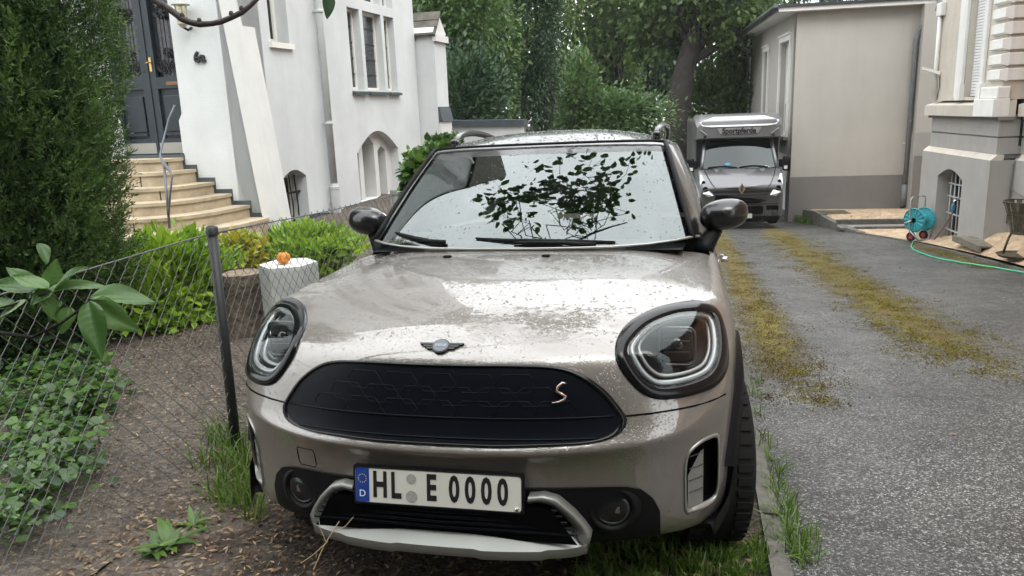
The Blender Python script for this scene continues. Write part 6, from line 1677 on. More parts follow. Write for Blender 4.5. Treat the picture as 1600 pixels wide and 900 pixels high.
# ------------------------------------------------------------------ foliage helpers
def unit(a): return a / np.maximum(np.linalg.norm(a, axis=-1, keepdims=True), 1e-9)
def leaf_mesh(name, P, D, Nn, L, W, m, parent=None, tone=None, fold=.18, droop=.1, kind=None, detail=0):
    """one small folded leaf per row: base P, direction D, face normal ~Nn"""
    n = len(P); D = unit(D); S = unit(np.cross(D, Nn)); U = np.cross(S, D)
    L = np.broadcast_to(np.asarray(L, float), (n,))[:, None]; W = np.broadcast_to(np.asarray(W, float), (n,))[:, None]
    if detail == 0:
        V = np.stack([P, P + D * L * .42 + S * W * .5 + U * W * fold, P + D * L - U * L * droop, P + D * L * .42 - S * W * .5 + U * W * fold], 1)
        F = np.array([[0, 1, 2], [0, 2, 3]]); k = 4
    else:
        a = lambda t, s, f: P + D * L * t + S * W * s + U * W * f - U * L * droop * t * t
        V = np.stack([P, a(.3, 0, 0), a(.68, 0, 0), a(1.0, 0, 0), a(.28, .46, fold), a(.62, .44, fold), a(.28, -.46, fold), a(.62, -.44, fold)], 1)
        F = np.array([[0, 4, 1], [4, 5, 1], [1, 5, 2], [5, 3, 2], [0, 1, 6], [6, 1, 7], [1, 2, 7], [7, 2, 3]]); k = 8
    Fa = (F[None] + (np.arange(n) * k)[:, None, None]).reshape(-1, 3)
    me = np_mesh(name, V.reshape(-1, 3), Fa); me.materials.append(m)
    t = np.random.default_rng(n).random(n) if tone is None else tone
    at = me.attributes.new('tone', 'FLOAT', 'POINT'); at.data.foreach_set('value', np.repeat(t, k).astype(np.float32))
    if detail: me.shade_smooth()
    o = link_mesh(name, me, parent)
    if kind: o['kind'] = kind
    return o
def rand_dirs(n, rg): return unit(rg.normal(size=(n, 3)))
LM = {
 'deciduous': leaf_mat('deciduous_leaf', (.050, .105, .030), (.14, .235, .062), transl=.45),
 'dark': leaf_mat('dark_evergreen_leaf', (.024, .058, .026), (.062, .120, .050), transl=.35),
 'mid': leaf_mat('woodland_leaf', (.046, .092, .022), (.135, .21, .042), transl=.45),
 'yew': leaf_mat('yew_needle', (.016, .048, .012), (.085, .16, .028), transl=.3, rough=.5),
 'laurel': leaf_mat('bright_laurel_leaf', (.15, .29, .022), (.40, .56, .06), transl=.45, rough=.35),
 'yellow': leaf_mat('variegated_leaf', (.22, .30, .02), (.55, .40, .03), transl=.3, rough=.4),
 'ivy': leaf_mat('ivy_leaf', (.014, .045, .009), (.075, .15, .024), transl=.2, rough=.38, gloss=.45),
 'hedge': leaf_mat('ivy_hedge_leaf', (.018, .055, .012), (.11, .20, .030), transl=.25, rough=.35),
 'magnolia': leaf_mat('magnolia_leaf', (.030, .090, .018), (.10, .19, .05), transl=.30, rough=.38),
 'grass': leaf_mat('grass_blade', (.055, .12, .015), (.17, .27, .045), transl=.3),
 'litter': leaf_mat('fallen_leaf', (.09, .05, .025), (.36, .26, .15), transl=.05, rough=.8),
}
M_TRUNK = mat('tree_bark', (.019, .016, .013), rough=.95, noise=(5, .4), bump=(14, .9, .04))
def crown_points(c, r, n, rg, clumps=60, spread=.20, shell=.75, hole=None):
    """points in clumps through an ellipsoid"""
    d = rand_dirs(clumps, rg); q = rg.random(clumps) ** (1 / 3) * (1 - shell) + shell * rg.random(clumps) ** .35
    cc = c + d * np.array(r) * q[:, None]
    pick = rg.integers(0, clumps, n); P = cc[pick] + rg.normal(size=(n, 3)) * np.array(r) * spread
    tone = np.clip(.42 + .35 * rg.normal(size=clumps)[pick] * .6 + .22 * rg.normal(size=n), 0, 1)
    return P, tone, cc
def limb_path(a, b, rg, wob=.12, n=6):
    a, b = np.array(a, float), np.array(b, float); L = np.linalg.norm(b - a)
    return [tuple(a + (b - a) * t + (rg.normal(size=3) * wob * L * .3 * math.sin(math.pi * t)) + np.array((0, 0, .06 * L * math.sin(math.pi * t)))) for t in np.linspace(0, 1, n)]
def tree(name, label, base, crown_c, crown_r, n, leaf, leafL, seed, trunk_r=.18, clumps=60, spread=.2, limbs=10, group=None, path=None, mat_key='deciduous', shell=.75, aspect=.55, droop=.1, extra=None):
    rg = np.random.default_rng(seed); base = np.array(base, float)
    t = empty(name, tuple(base), 0, label, 'tree', group)
    c = np.array(crown_c, float) - base
    P, tone, cc = crown_points(c, crown_r, n, rg, clumps, spread, shell)
    if extra is not None:
        for (ec, er, en) in extra:
            p2, t2, c2 = crown_points(np.array(ec) - base, er, en, rg, max(8, clumps // 4), spread, shell); P = np.r_[P, p2]; tone = np.r_[tone, t2]; cc = np.r_[cc, c2]
    D = unit(rand_dirs(len(P), rg) + unit(P - c) * .7 + np.array((0, 0, -.25))); Nn = unit(rand_dirs(len(P), rg) * .8 + np.array((0, 0, 1.0)))
    Ls = leafL * (.7 + .6 * rg.random(len(P)))
    leaf_mesh('crown', P, D, Nn, Ls, Ls * aspect, LM[mat_key], t, tone, droop=droop)
    pth = path if path is not None else [tuple(v) for v in ((0, 0, -.3), c * .25 * np.array((1, 1, .8)), c * .6, c * 1.0 + np.array((0, 0, crown_r[2] * .4)))]
    rr = np.linspace(trunk_r, trunk_r * .35, len(pth))
    MB().tube(pth, list(rr), n=10).build('trunk', M_TRUNK, t, smooth=True)
    for k in range(limbs):
        b = cc[rg.integers(0, len(cc))]; s = np.array(pth[max(1, len(pth) - 2 - k % 2)])
        MB().tube(limb_path(s, b, rg), list(np.linspace(trunk_r * .38, trunk_r * .07, 6)), n=6).build('limb', M_TRUNK, t, smooth=True)
    return t
def px_ellipse(cx, cy, rx, ry, D):
    c = at_depth(cx, cy, D); return c, (rx * D / FPX, min(rx, ry) * D / FPX, ry * D / FPX)
gzb = lambda p: (p[0], p[1], float(zd(min(p[1], 25))))

# ------------------------------------------------------------------ trees behind the boundary walls
def bg(name, label, cx, cy, rx, ry, D, n, leafL, seed, **kw):
    c, r = px_ellipse(cx, cy, rx, ry, D); tree(name, label, gzb(c), c, r, n, None, leafL, seed, **kw)
G = 'trees behind the boundary wall'
bg('broadleaf_tree', 'airy grey-green broadleaf tree directly behind the low white wall', 728, 30, 82, 185, 20, 15000, .15, 21, trunk_r=.14, group=G, mat_key='deciduous', clumps=90, spread=.15)
bg('cypress_tree', 'dense dark columnar cypress rising just right of the broadleaf tree', 838, 30, 40, 195, 21, 15000, .14, 22, trunk_r=.12, group=G, mat_key='dark', clumps=120, spread=.14, aspect=.3, droop=-.05)
bg('woodland_tree', 'tall loose woodland tree with pale sky gaps right of the cypress', 960, -30, 120, 130, 29, 11000, .22, 23, trunk_r=.2, group=G, mat_key='mid', clumps=70, spread=.13)
# old oak with leaning trunk
D = 26; ob_ = at_depth(1060, 235, D); obz = gzb(ob_)
def opx(x, y, d=D): p = at_depth(x, y, d); return tuple(np.array(p) - np.array(obz))
oc_, or_ = px_ellipse(1110, -60, 130, 110, D)
tree('oak_tree', 'old oak with thick leaning trunk and long side limb behind the van', obz, oc_, or_, 9000, None, .22, 24, trunk_r=.5, group=G, mat_key='mid', clumps=60, spread=.16,
     path=[opx(1056, 300), opx(1058, 200), opx(1062, 150), opx(1070, 105), opx(1083, 60), opx(1088, 0), opx(1092, -90)], extra=[(at_depth(1130, 40, D), (1.1, 1.0, .8), 1800), (at_depth(1020, 60, D + 1), (1.2, 1.2, .9), 2200)])
oak = bpy.data.objects['oak_tree']
for pts, r in (([(1070, 108), (1090, 90), (1120, 74), (1155, 62), (1195, 40)], .17), ([(1080, 75), (1060, 40), (1045, -20)], .14), ([(1076, 96), (1100, 60), (1108, 10)], .2)):
    MB().tube([opx(*p) for p in pts], list(np.linspace(r, r * .45, len(pts))), n=8).build('limb', M_TRUNK, oak, smooth=True)
MB().lathe([(.0, -.01), (.10, -.01), (.10, .01)], n=16, axis='y', c=opx(1172, 33, D - .4)).build('pruned_stub', mat('fresh_cut_wood', (.55, .33, .20), rough=.8), oak)
bg('slim_tree', 'slim dark trunk with sparse leaves between the oak and the annex', 1165, 60, 50, 100, 28, 3500, .22, 25, trunk_r=.16, group=G, mat_key='mid', clumps=40)
for i, (cx, cy, rx, ry, Dd, n, lab) in enumerate([(680, 20, 110, 200, 33, 9000, 'shaded tree at the back left, behind the broadleaf tree'), (800, 10, 90, 210, 36, 8000, 'shaded tree at the back, behind the cypress'), (1010, 70, 95, 130, 37, 8500, 'shaded tree at the back, left of the oak trunk'),
        (1130, 60, 105, 150, 39, 9000, 'shaded tree at the back, right of the oak trunk'), (1240, 40, 100, 190, 38, 7000, 'shaded tree at the back, over the annex roof'), (915, 130, 70, 75, 34, 5500, 'low shaded tree at the back, under the sky gap'), (560, 0, 100, 220, 34, 5000, 'shaded tree at the far left, hidden by the white house')]):
    bg('background_tree', lab, cx, cy, rx, ry, Dd, n, .30, 40 + i, trunk_r=.2, group='shaded trees at the back', mat_key=('dark', 'mid')[i % 2], clumps=55, spread=.17, limbs=6)
def bush(name, label, c, r, n, L, key, seed, asp=.5, upright=.5, cat='shrub', clumps=40, spread=.2, detail=0, shell=.85, droop=.1, base=None):
    rg = np.random.default_rng(seed); c = np.array(c, float); b = np.array(base if base is not None else (c[0], c[1], c[2] - r[2]), float)
    t = empty(name, tuple(b), 0, label, cat); P, tone, cc = crown_points(c - b, r, n, rg, clumps, spread, shell)
    P[:, 2] = np.maximum(P[:, 2], .02)
    D = unit(unit(P - (c - b)) * .8 + rand_dirs(n, rg) * .7 + np.array((0, 0, upright))); Nn = unit(rand_dirs(n, rg) * .6 + np.array((0, -.4, .8)))
    Ls = L * (.65 + .7 * rg.random(n)); leaf_mesh('foliage', P, D, Nn, Ls, Ls * asp, LM[key], t, tone, droop=droop, detail=detail)
    for k in range(9):
        q = cc[rg.integers(0, len(cc))]; MB().tube(limb_path((rg.normal() * .05, rg.normal() * .05, 0), q, rg, n=5), list(np.linspace(.018, .005, 5)), n=6).build('stem', M_TRUNK, t, smooth=True)
    return t
c, r = px_ellipse(955, 185, 95, 50, 23); bush('garden_shrub', 'spreading shrub with pale feathery shoots behind the car roof', c, (r[0], .8, r[2]), 6500, .15, 'deciduous', 61, base=gzb(c), spread=.22, upright=.2)
c, r = px_ellipse(905, 140, 26, 45, 22.5); bush('young_tree', 'young pale green tree poking above the shrub', c, (r[0], .4, r[2]), 1500, .15, 'deciduous', 62, base=gzb(c), spread=.3, upright=.6)
c, r = px_ellipse(1120, 170, 70, 55, 29); bush('woodland_shrub', 'dark woodland shrub behind the van roof', c, (r[0], 1.0, r[2]), 4500, .2, 'mid', 63, base=gzb(c), spread=.25)
c, r = px_ellipse(725, 150, 60, 60, 19); bush('undergrowth_shrub', 'dark shrub right behind the coping of the low white wall', c, (r[0], .8, r[2]), 4000, .14, 'dark', 64, base=gzb(c), spread=.25)

# ------------------------------------------------------------------ garden plants
# yew: sprays of short needles on upswept shoots
yc = at_depth(28, 420, 5.0); yr = .73; yb_ = np.array((yc[0], yc[1], float(zg(yc[1])))); rg = np.random.default_rng(71)
yew = empty('yew_tree', tuple(yb_), 0, 'big dense dark green yew at the left edge of the picture', 'tree')
ns = 30000; th = rg.random(ns) * 2 * math.pi; hz2 = rg.random(ns) * 3.9 + .05
lobes = .10 * np.sin(3 * th + hz2 * 2.1) + .08 * np.sin(7 * th - hz2 * 3.3) + .06 * np.sin(11 * th + hz2 * 5)
rad_ = yr * (1.0 + lobes) * np.clip(.74 + .28 * np.sin(np.clip(hz2 / 2.6, 0, 1.15) * math.pi * .55), 0, 1.1) * np.where(hz2 < .5, .75 + hz2 * .5, 1)
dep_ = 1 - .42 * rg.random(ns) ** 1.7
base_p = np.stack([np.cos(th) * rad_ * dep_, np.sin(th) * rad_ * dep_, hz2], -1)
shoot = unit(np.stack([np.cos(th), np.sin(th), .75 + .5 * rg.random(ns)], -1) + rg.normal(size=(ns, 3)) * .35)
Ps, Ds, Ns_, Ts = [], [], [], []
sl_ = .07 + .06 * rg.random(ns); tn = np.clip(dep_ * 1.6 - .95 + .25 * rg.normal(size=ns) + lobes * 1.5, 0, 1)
for k in range(9):
    f = k / 8; side = unit(np.cross(shoot, rg.normal(size=(ns, 3))))
    Ps.append(base_p + shoot * (sl_ * f)[:, None]); Ds.append(unit(shoot * (.55 + .9 * f) + side)); Ns_.append(unit(rg.normal(size=(ns, 3)))); Ts.append(np.clip(tn + .18 * (f - .4), 0, 1))
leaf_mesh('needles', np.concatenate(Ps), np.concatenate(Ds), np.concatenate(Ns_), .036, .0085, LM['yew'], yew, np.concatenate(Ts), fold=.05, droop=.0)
MB().tube([(0, 0, -.1), (.02, 0, 1.2), (0, .03, 2.6), (.01, 0, 3.8)], [.11, .09, .06, .02], n=10).build('trunk', M_TRUNK, yew, smooth=True)
for k in range(46):
    t = rg.random() * 6.28; z0 = rg.random() * 3.0; MB().tube([(0, 0, z0), (.35 * yr * math.cos(t), .35 * yr * math.sin(t), z0 + .22), (.72 * yr * math.cos(t), .72 * yr * math.sin(t), z0 + .62)], [.02, .014, .005], n=5).build('limb', M_TRUNK, yew)
# inner mass of dark evergreen leaves, coloured to keep the heart dark
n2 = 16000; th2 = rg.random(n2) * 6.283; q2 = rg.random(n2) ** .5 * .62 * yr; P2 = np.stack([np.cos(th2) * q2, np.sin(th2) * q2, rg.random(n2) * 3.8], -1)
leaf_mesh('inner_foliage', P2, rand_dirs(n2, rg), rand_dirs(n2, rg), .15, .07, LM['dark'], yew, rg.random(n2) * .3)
def garden(p): return (p[0], p[1], float(zg(p[1])))
def pbush(name, label, cx, cy, rx, ry, D, n, L, key, seed, ry_depth=None, **kw):
    c, r = px_ellipse(cx, cy, rx, ry, D); b = garden(c); return bush(name, label, c, (r[0], ry_depth or r[1], max(r[2], .1)), n, L, key, seed, base=b, **kw)
pbush('laurel_bush', 'bright lime-green laurel bush in front of the sandstone steps', 258, 456, 98, 86, 5.7, 5600, .085, 'laurel', 72, ry_depth=.45, asp=.42, upright=.55, detail=1, clumps=60, spread=.16)
pbush('laurel_bush', 'smaller bright green laurel bush behind the concrete pillar stub', 480, 392, 75, 36, 6.6, 1900, .085, 'laurel', 73, ry_depth=.35, asp=.42, upright=.6, detail=1)
pbush('variegated_bush', 'yellow-green variegated bush between the two laurels', 365, 398, 48, 26, 6.3, 800, .075, 'yellow', 74, ry_depth=.25, asp=.5, upright=.5, detail=1)
c = at_depth(690, 268, 8.6); bush('ivy_hedge', 'clipped dark ivy hedge between the arched cellar window and the car', c, (.46, .5, .33), 5200, .085, 'hedge', 75, asp=.75, base=garden(c), upright=.2, clumps=90, spread=.10, detail=1)
# ivy creeping over the ground at lower left
rg = np.random.default_rng(76)
iv = np.array([at_z(x, y, .05) for x, y in [(20, 640), (60, 600), (110, 610), (140, 650), (100, 700), (60, 700), (20, 720), (80, 760), (40, 790), (105, 730), (20, 840), (100, 660), (60, 650), (150, 620), (10, 580), (130, 580)]])
ni = 2800; pk = rg.integers(0, len(iv), ni); P = iv[pk] + np.stack([rg.normal(size=ni) * .085, rg.normal(size=ni) * .085, rg.random(ni) * .16], -1)
ok_ = P[:, 0] < FX - .02; P = P[ok_]; ni = len(P); ivb = (float(P[:, 0].mean()), float(P[:, 1].mean()), 0.0)
ivy = empty('ground_ivy', ivb, 0, 'mat of glossy ivy covering the soil inside the fence at lower left', 'ivy')
Di = unit(np.stack([rg.normal(size=ni), rg.normal(size=ni), .15 + .3 * rg.random(ni)], -1)); Li = .020 + .042 * rg.random(ni) ** 1.4
leaf_mesh('leaf_mat', P - np.array(ivb), Di, unit(np.stack([rg.normal(size=ni) * .35, rg.normal(size=ni) * .35 - .25, np.ones(ni)], -1)), Li, Li * .95, LM['ivy'], ivy, rg.random(ni), detail=1, kind='stuff', fold=.08)
for k in range(14):
    a, b = iv[rg.integers(0, len(iv))], iv[rg.integers(0, len(iv))]; MB().tube([tuple(np.array(a) * (1 - t) + np.array(b) * t - np.array(ivb) + np.array((0, 0, .02))) for t in np.linspace(0, 1, 5)], .004, n=5).build('runner', M_TRUNK, ivy)

# ------------------------------------------------------------------ near branch with large leaves, and the magnolia overhead
def big_leaf(parent, base, d, n, L, W, curl, mkey='magnolia', tone=.5, name='leaf', hi=False):
    d = unit(np.array(d, float)); n = np.array(n, float); s = unit(np.cross(d, n)); u = np.cross(s, d); NU, NV = (37, 9) if hi else (9, 7); V, F = [], []
    for i in range(NU):
        t = i / (NU - 1); w = W * .5 * (math.sin(math.pi * t ** .8) ** .8) * (1 - .25 * t) + .001
        for j in range(NV):
            q = (j / (NV - 1)) * 2 - 1
            V.append(np.array(base) + d * L * t + s * w * q + u * (abs(q) * w * .30 - curl * L * t * t + .012 * W * math.cos(math.pi * (18 if hi else 7) * (t - abs(q) * .13)) * min(1, abs(q) * 3) + (.018 * W * math.exp(-(q * 6) ** 2) * -1 if hi else 0) + (.10 * W * math.sin(5 * t + q * 2 + L * 90) * q if hi else 0)))
    for i in range(NU - 1):
        for j in range(NV - 1): a = i * NV + j; F.append((a, a + 1, a + NV + 1, a + NV))
    me = np_mesh(name, np.array(V), np.array(F)); me.materials.append(LM[mkey]); me.shade_smooth()
    at = me.attributes.new('tone', 'FLOAT', 'POINT'); at.data.foreach_set('value', np.full(len(V), tone, np.float32))
    return link_mesh(name, me, parent)
DB = 1.55
bp0 = at_depth(-60, 545, DB)
brn = empty('leafy_branch', tuple(bp0), 0, 'near branch with large drooping green leaves in front of the fence', 'branch')
loc_ = lambda x, y, dd=0: np.array(at_depth(x, y, DB + dd)) - np.array(bp0)
MB().tube([tuple(loc_(*p)) for p in ((-60, 545), (0, 520), (50, 527), (95, 505), (130, 480), (142, 465))], [.0045, .004, .0035, .003, .0025, .002], n=8).build('twig', M_TRUNK, brn, smooth=True)
MB().tube([tuple(loc_(*p)) for p in ((-40, 500), (0, 482), (40, 470), (80, 455))], [.0035, .003, .0025, .002], n=8).build('twig', M_TRUNK, brn, smooth=True)
right, upv, fwd_ = CM[0], -CM[1], CM[2]
sb = np.array((bp0[0] - .30, bp0[1] - .35, float(ground_z(bp0[0] - .30, bp0[1] - .35)) - .05)) - np.array(bp0)      # stem rooted beside the path
MB().tube([tuple(sb), tuple(sb * .7 + np.array((-.03, .02, .1))), tuple(sb * .3 + np.array((-.02, .0, .12))), (0, 0, 0)], [.014, .012, .008, .0045], n=8).build('stem', M_TRUNK, brn, smooth=True)
MB().tube([tuple(sb * .32 + np.array((-.02, .0, .12))), tuple(loc_(-80, 515)), tuple(loc_(-40, 500))], [.007, .005, .0035], n=8).build('stem', M_TRUNK, brn, smooth=True)
for (x0, y0, x1, y1, W, roll, curl, tn, dd) in [(75, 452, 20, 425, .045, .6, .15, .9, .0), (55, 452, -20, 440, .05, .2, .1, .3, .03), (80, 455, 130, 412, .040, .3, .1, .55, .04), (78, 458, 88, 405, .045, .5, .1, .75, .06), (140, 465, 238, 460, .062, .5, .15, .55, -.02),
        (142, 468, 212, 520, .062, -.9, .2, .98, -.04), (140, 470, 155, 560, .055, .1, .15, .35, -.05), (70, 455, 165, 440, .04, -.4, .1, .8, .02), (65, 462, 95, 502, .035, .2, .1, .6, .0), (40, 470, -10, 500, .04, .3, .1, .9, -.02), (80, 455, 45, 475, .036, .5, .1, .2, .01), (62, 380, 75, 410, .028, .8, .1, .3, .05), (130, 478, 195, 478, .04, .7, .15, .95, .05), (60, 460, 10, 410, .045, .4, .15, .5, .05), (95, 470, 70, 500, .04, .1, .2, .2, .03), (110, 480, 95, 520, .035, .6, .15, .7, .02), (75, 452, 105, 425, .038, -.5, .1, .1, .07), (20, 480, -30, 470, .05, .3, .1, .6, .0)]:
    a, b = loc_(x0, y0, dd), loc_(x1, y1, dd + RNG.uniform(-.03, .03)); d = b - a; nn = unit(-fwd_ * .75 + upv * (.9 + roll * .3) + right * roll)
    big_leaf(brn, a, d, nn, float(np.linalg.norm(d)), W * .95, curl, tone=tn, hi=True)
# magnolia: trunk beside the camera, limbs reaching over the car (mirrored in the windscreen)
mg = empty('magnolia_tree', (-2.9, -2.4, 0.0), 0, 'magnolia whose bare twig hangs into the top left of the picture', 'tree')
mo_ = np.array((-2.9, -2.4, 0.0)); rg = np.random.default_rng(81)
MB().tube([tuple(np.array(p) - mo_) for p in ((-2.9, -2.4, -.2), (-2.8, -2.2, 1.2), (-2.6, -1.7, 2.6), (-2.1, -.6, 4.0), (-1.4, .6, 4.7), (-.6, 1.6, 4.95), (.3, 2.2, 4.95), (1.0, 2.5, 4.8))], [.13, .11, .09, .07, .045, .03, .02, .01], n=10).build('trunk', M_TRUNK, mg, smooth=True)
tpx = [(225, -16), (240, 0), (258, 10), (272, 20), (285, 30), (297, 35), (312, 38), (330, 37), (345, 34), (362, 27), (378, 19), (392, 8), (404, -4), (418, -18)]
tw_ = [np.array(at_depth(x, y, 2.15)) - mo_ for x, y in tpx]
MB().tube([tuple(p) for p in tw_], [.008, .0085, .009, .009, .0095, .0085, .009, .0075, .008, .0075, .008, .0065, .006, .006], n=9).build('twig', mat('smooth_grey_bark', (.045, .036, .034), rough=.7, noise=(90, .4), bump=(160, .6, .004)), mg, smooth=True)
for i in (4, 6, 9, 10): MB().lathe([(.004, -.004), (.0075, .002), (.005, .010), (.0, .012)], n=8, c=tuple(tw_[i] + np.array((0, 0, .006))), cap=False).build('bud', MATS['smooth_grey_bark'], mg, smooth=True)
MB().tube([tuple(tw_[0]), tuple(tw_[0] * .6 + np.array((.6, 1.0, 2.9)) * .4), (.1, .7, 2.6)], [.008, .012, .03], n=8).build('limb', M_TRUNK, mg, smooth=True)
lb = np.array(at_depth(512, -14, 2.1)) - mo_
MB().tube([(1.6, 3.0, 4.0), tuple(lb * .7 + np.array((1.6, 3.0, 4.0)) * .3 + np.array((0, 0, .2))), tuple(lb + np.array((.03, 0, .03))), tuple(lb)], [.018, .01, .005, .003], n=8).build('twig', MATS['smooth_grey_bark'], mg, smooth=True)
big_leaf(mg, lb, -upv * 1.0 + right * .02, -fwd_ + right * .9, .075, .042, .1, mkey='dark', tone=.0)  # back-lit silhouette put into the leaf colour by the darkest tone
nl = 0
def twig_cluster(c0, c1, n_leaf, seed):
    r_ = np.random.default_rng(seed); pth = limb_path(np.array(c0) - mo_, np.array(c1) - mo_, r_, wob=.35, n=7)
    MB().tube(pth, list(np.linspace(.011, .003, 7)), n=6).build('twig', M_TRUNK, mg, smooth=True)
    for k in range(n_leaf):
        i = r_.integers(4, 7); b = np.array(pth[min(i, 6)]) + r_.normal(size=3) * np.array((.09, .09, .06))
        d = unit(r_.normal(size=3) * np.array((1, 1, .5)) + np.array((0, 0, -.35))); big_leaf(mg, b, d, unit(r_.normal(size=3) * .5 + np.array((0, 0, 1))), (.10 + .05 * r_.random()), .075 + .03 * r_.random(), .12, tone=r_.random() * .7)
rgt = np.random.default_rng(77); TW = []
for k in range(17): TW.append(((rgt.uniform(-.5, .5), rgt.uniform(1.9, 2.5), 4.85), (rgt.uniform(-.42, .62), rgt.uniform(2.25, 3.35), rgt.uniform(3.15, 3.5)), 13))
for k in range(5): TW.append(((rgt.uniform(-.9, -.5), rgt.uniform(1.6, 2.1), 4.8), (rgt.uniform(-.95, -.62), rgt.uniform(2.15, 2.65), rgt.uniform(3.15, 3.4)), 10))
for i, (a, b, n) in enumerate(TW): twig_cluster(a, b, n, 300 + i)
ends = np.array([b for a, b, n in TW]); ne = 240; pe = ends[rgt.integers(0, len(ends), ne)] + rgt.normal(size=(ne, 3)) * np.array((.15, .16, .14)) - mo_; Le = .09 + .06 * rgt.random(ne)
leaf_mesh('foliage', pe, unit(rgt.normal(size=(ne, 3)) * np.array((1, 1, .5)) + np.array((0, 0, -.3))), unit(rgt.normal(size=(ne, 3)) * .5 + np.array((0, 0, 1))), Le, Le * .62, LM['magnolia'], mg, rgt.random(ne), detail=1, kind='stuff')

# ------------------------------------------------------------------ grass, weeds, chips, fallen leaves
def tufts(name, pts, blades, h, seed, label=None, spread=.05, kind='stuff', zf=None, lean=.6, w=.006):
    rg = np.random.default_rng(seed); pts = np.array(pts); n = len(pts) * blades; P = np.repeat(pts, blades, 0)
    a = rg.random(n) * 6.283; q = rg.random(n) * spread; P = P + np.stack([np.cos(a) * q, np.sin(a) * q], -1) if P.shape[1] == 2 else P
    z = (zf or (lambda x, y: ground_z(x, y)))(P[:, 0], P[:, 1]); P = np.c_[P[:, :2], z]
    az = rg.random(n) * 6.283; ln = lean * rg.random(n); D = unit(np.stack([np.cos(az) * ln, np.sin(az) * ln, np.ones(n)], -1)); L = h * (.45 + .75 * rg.random(n)); S = unit(np.cross(D, np.array((0, 0, 1.)) + rg.normal(size=(n, 3)) * .3))
    out = np.stack([np.cos(az), np.sin(az), -.5 * np.ones(n)], -1); L1 = L[:, None]; W = (w * (.6 + .8 * rg.random(n)))[:, None]
    V = np.stack([P - S * W, P + S * W, P + D * L1 * .55 + S * W * .8, P + D * L1 * .55 - S * W * .8, P + D * L1 + out * L1 * (.25 * ln / max(lean, .01))[:, None]], 1)
    F = np.array([[0, 1, 2], [0, 2, 3], [3, 2, 4]]); Fa = (F[None] + (np.arange(n) * 5)[:, None, None]).reshape(-1, 3); b = V.reshape(-1, 3).mean(0)
    me = np_mesh(name, V.reshape(-1, 3), Fa); me.materials.append(LM['grass']); at = me.attributes.new('tone', 'FLOAT', 'POINT'); at.data.foreach_set('value', np.repeat(rg.random(n), 5).astype(np.float32))
    return tag(link_mesh(name, me), label, None, None, kind)
rg = np.random.default_rng(91)
kp = [hit_ground(x, y, lambda X, Y: zd(Y)) for x, y in ((1192, 690), (1196, 700), (1203, 720), (1215, 740), (1210, 760), (1222, 790), (1228, 800), (1240, 830), (1246, 850), (1250, 862), (1238, 845), (1262, 838), (1216, 775), (1222, 815), (1186, 650), (1184, 620), (1182, 600), (1244, 870), (1252, 880), (1232, 820), (1236, 858), (1258, 868))]
o = tufts('kerbside_grass', [p[:2] for p in kp], 20, .11, 92, 'bright green grass tufts growing along the kerb', spread=.06, zf=lambda x, y: zd(y), lean=1.5, w=.0028); o['category'] = 'grass'
gp = np.c_[rg.uniform(.35, 1.0, 700), rg.uniform(-.25, .95, 700)]
o = tufts('verge_grass', gp, 13, .06, 93, 'short dark green grass under the right front corner of the car', spread=.03, lean=.9, w=.003); o['category'] = 'grass'
fp = [at_z(x, y, .0)[:2] for x, y in ((330, 690), (350, 710), (365, 720), (380, 730), (345, 740), (372, 690), (390, 760), (335, 760), (355, 770), (376, 750), (360, 700), (320, 720), (385, 705), (366, 680), (378, 770), (395, 790), (350, 690))]
o = tufts('fence_grass', fp, 20, .17, 94, 'long loose grass growing round the foot of the black fence post', spread=.06, lean=.8, w=.0035); o['category'] = 'grass'
# dandelion rosettes and seedlings
def rosette(name, label, p, n, L, seed, key='grass'):
    r_ = np.random.default_rng(seed); z = float(ground_z(p[0], p[1])); t = empty(name, (p[0], p[1], z), 0, label, 'weed')
    for k in range(n):
        a = 6.283 * k / n + r_.normal() * .3; d = np.array((math.cos(a), math.sin(a), .35 + .5 * r_.random())); big_leaf(t, (0, 0, .005), d, (0, 0, 1), L * (.5 + .7 * r_.random()), L * (.2 + .12 * r_.random()), .1 + .4 * r_.random(), 'hedge', tone=.3 + r_.random() * .7)
for i, (x, y, n, L, lab) in enumerate([(262, 838, 12, .15, 'leafy dandelion weed on the mulch at the foot of the fence'), (240, 850, 9, .11, 'small dandelion weed left of the larger one'), (298, 800, 8, .10, 'little weed between the dandelion and the fence post'), (95, 800, 8, .09, 'pale weed among the ivy at lower left')]):
    rosette('dandelion', lab, at_z(x, y, .02), n, L, 400 + i)
def chips(name, n, xr, yr_, L, seed, key, zf, label, lift=.006, flat=.35, asp=.35):
    r_ = np.random.default_rng(seed); P = np.c_[r_.uniform(*xr, n), r_.uniform(*yr_, n)]; z = zf(P[:, 0], P[:, 1]) + lift + r_.random(n) * .012; P = np.c_[P, z]
    a = r_.random(n) * 6.283; D = np.stack([np.cos(a), np.sin(a), r_.normal(size=n) * flat * .6], -1); Ls = L * (.4 + .9 * r_.random(n) ** 1.5)
    o = leaf_mesh(name, P, D, unit(np.stack([r_.normal(size=n) * flat, r_.normal(size=n) * flat, np.ones(n)], -1)), Ls, Ls * asp, LM[key], None, r_.random(n) ** 2.2, fold=.05, droop=.05); tag(o, label, 'litter', None, 'stuff'); return o
chips('bark_mulch', 9000, (-1.45, .95), (-1.0, 1.6), .034, 95, 'litter', ground_z, 'brown bark chips and dead leaves under the front of the car')
chips('path_litter', 11000, (-3.6, -1.40), (-.6, 4.2), .026, 96, 'litter', ground_z, 'pale fallen leaf scraps on the garden path')
chips('drive_litter', 260, (1.2, 4.6), (1.5, 14), .05, 97, 'litter', lambda x, y: zd(y) + .002, 'scattered fallen leaves on the mossy drive')
chips('terrace_litter', 500, (4.6, 7.5), (11, 20.5), .06, 98, 'litter', lambda x, y: terrace_z(x, y) + .012, 'dry leaf scraps on the sandy terrace')
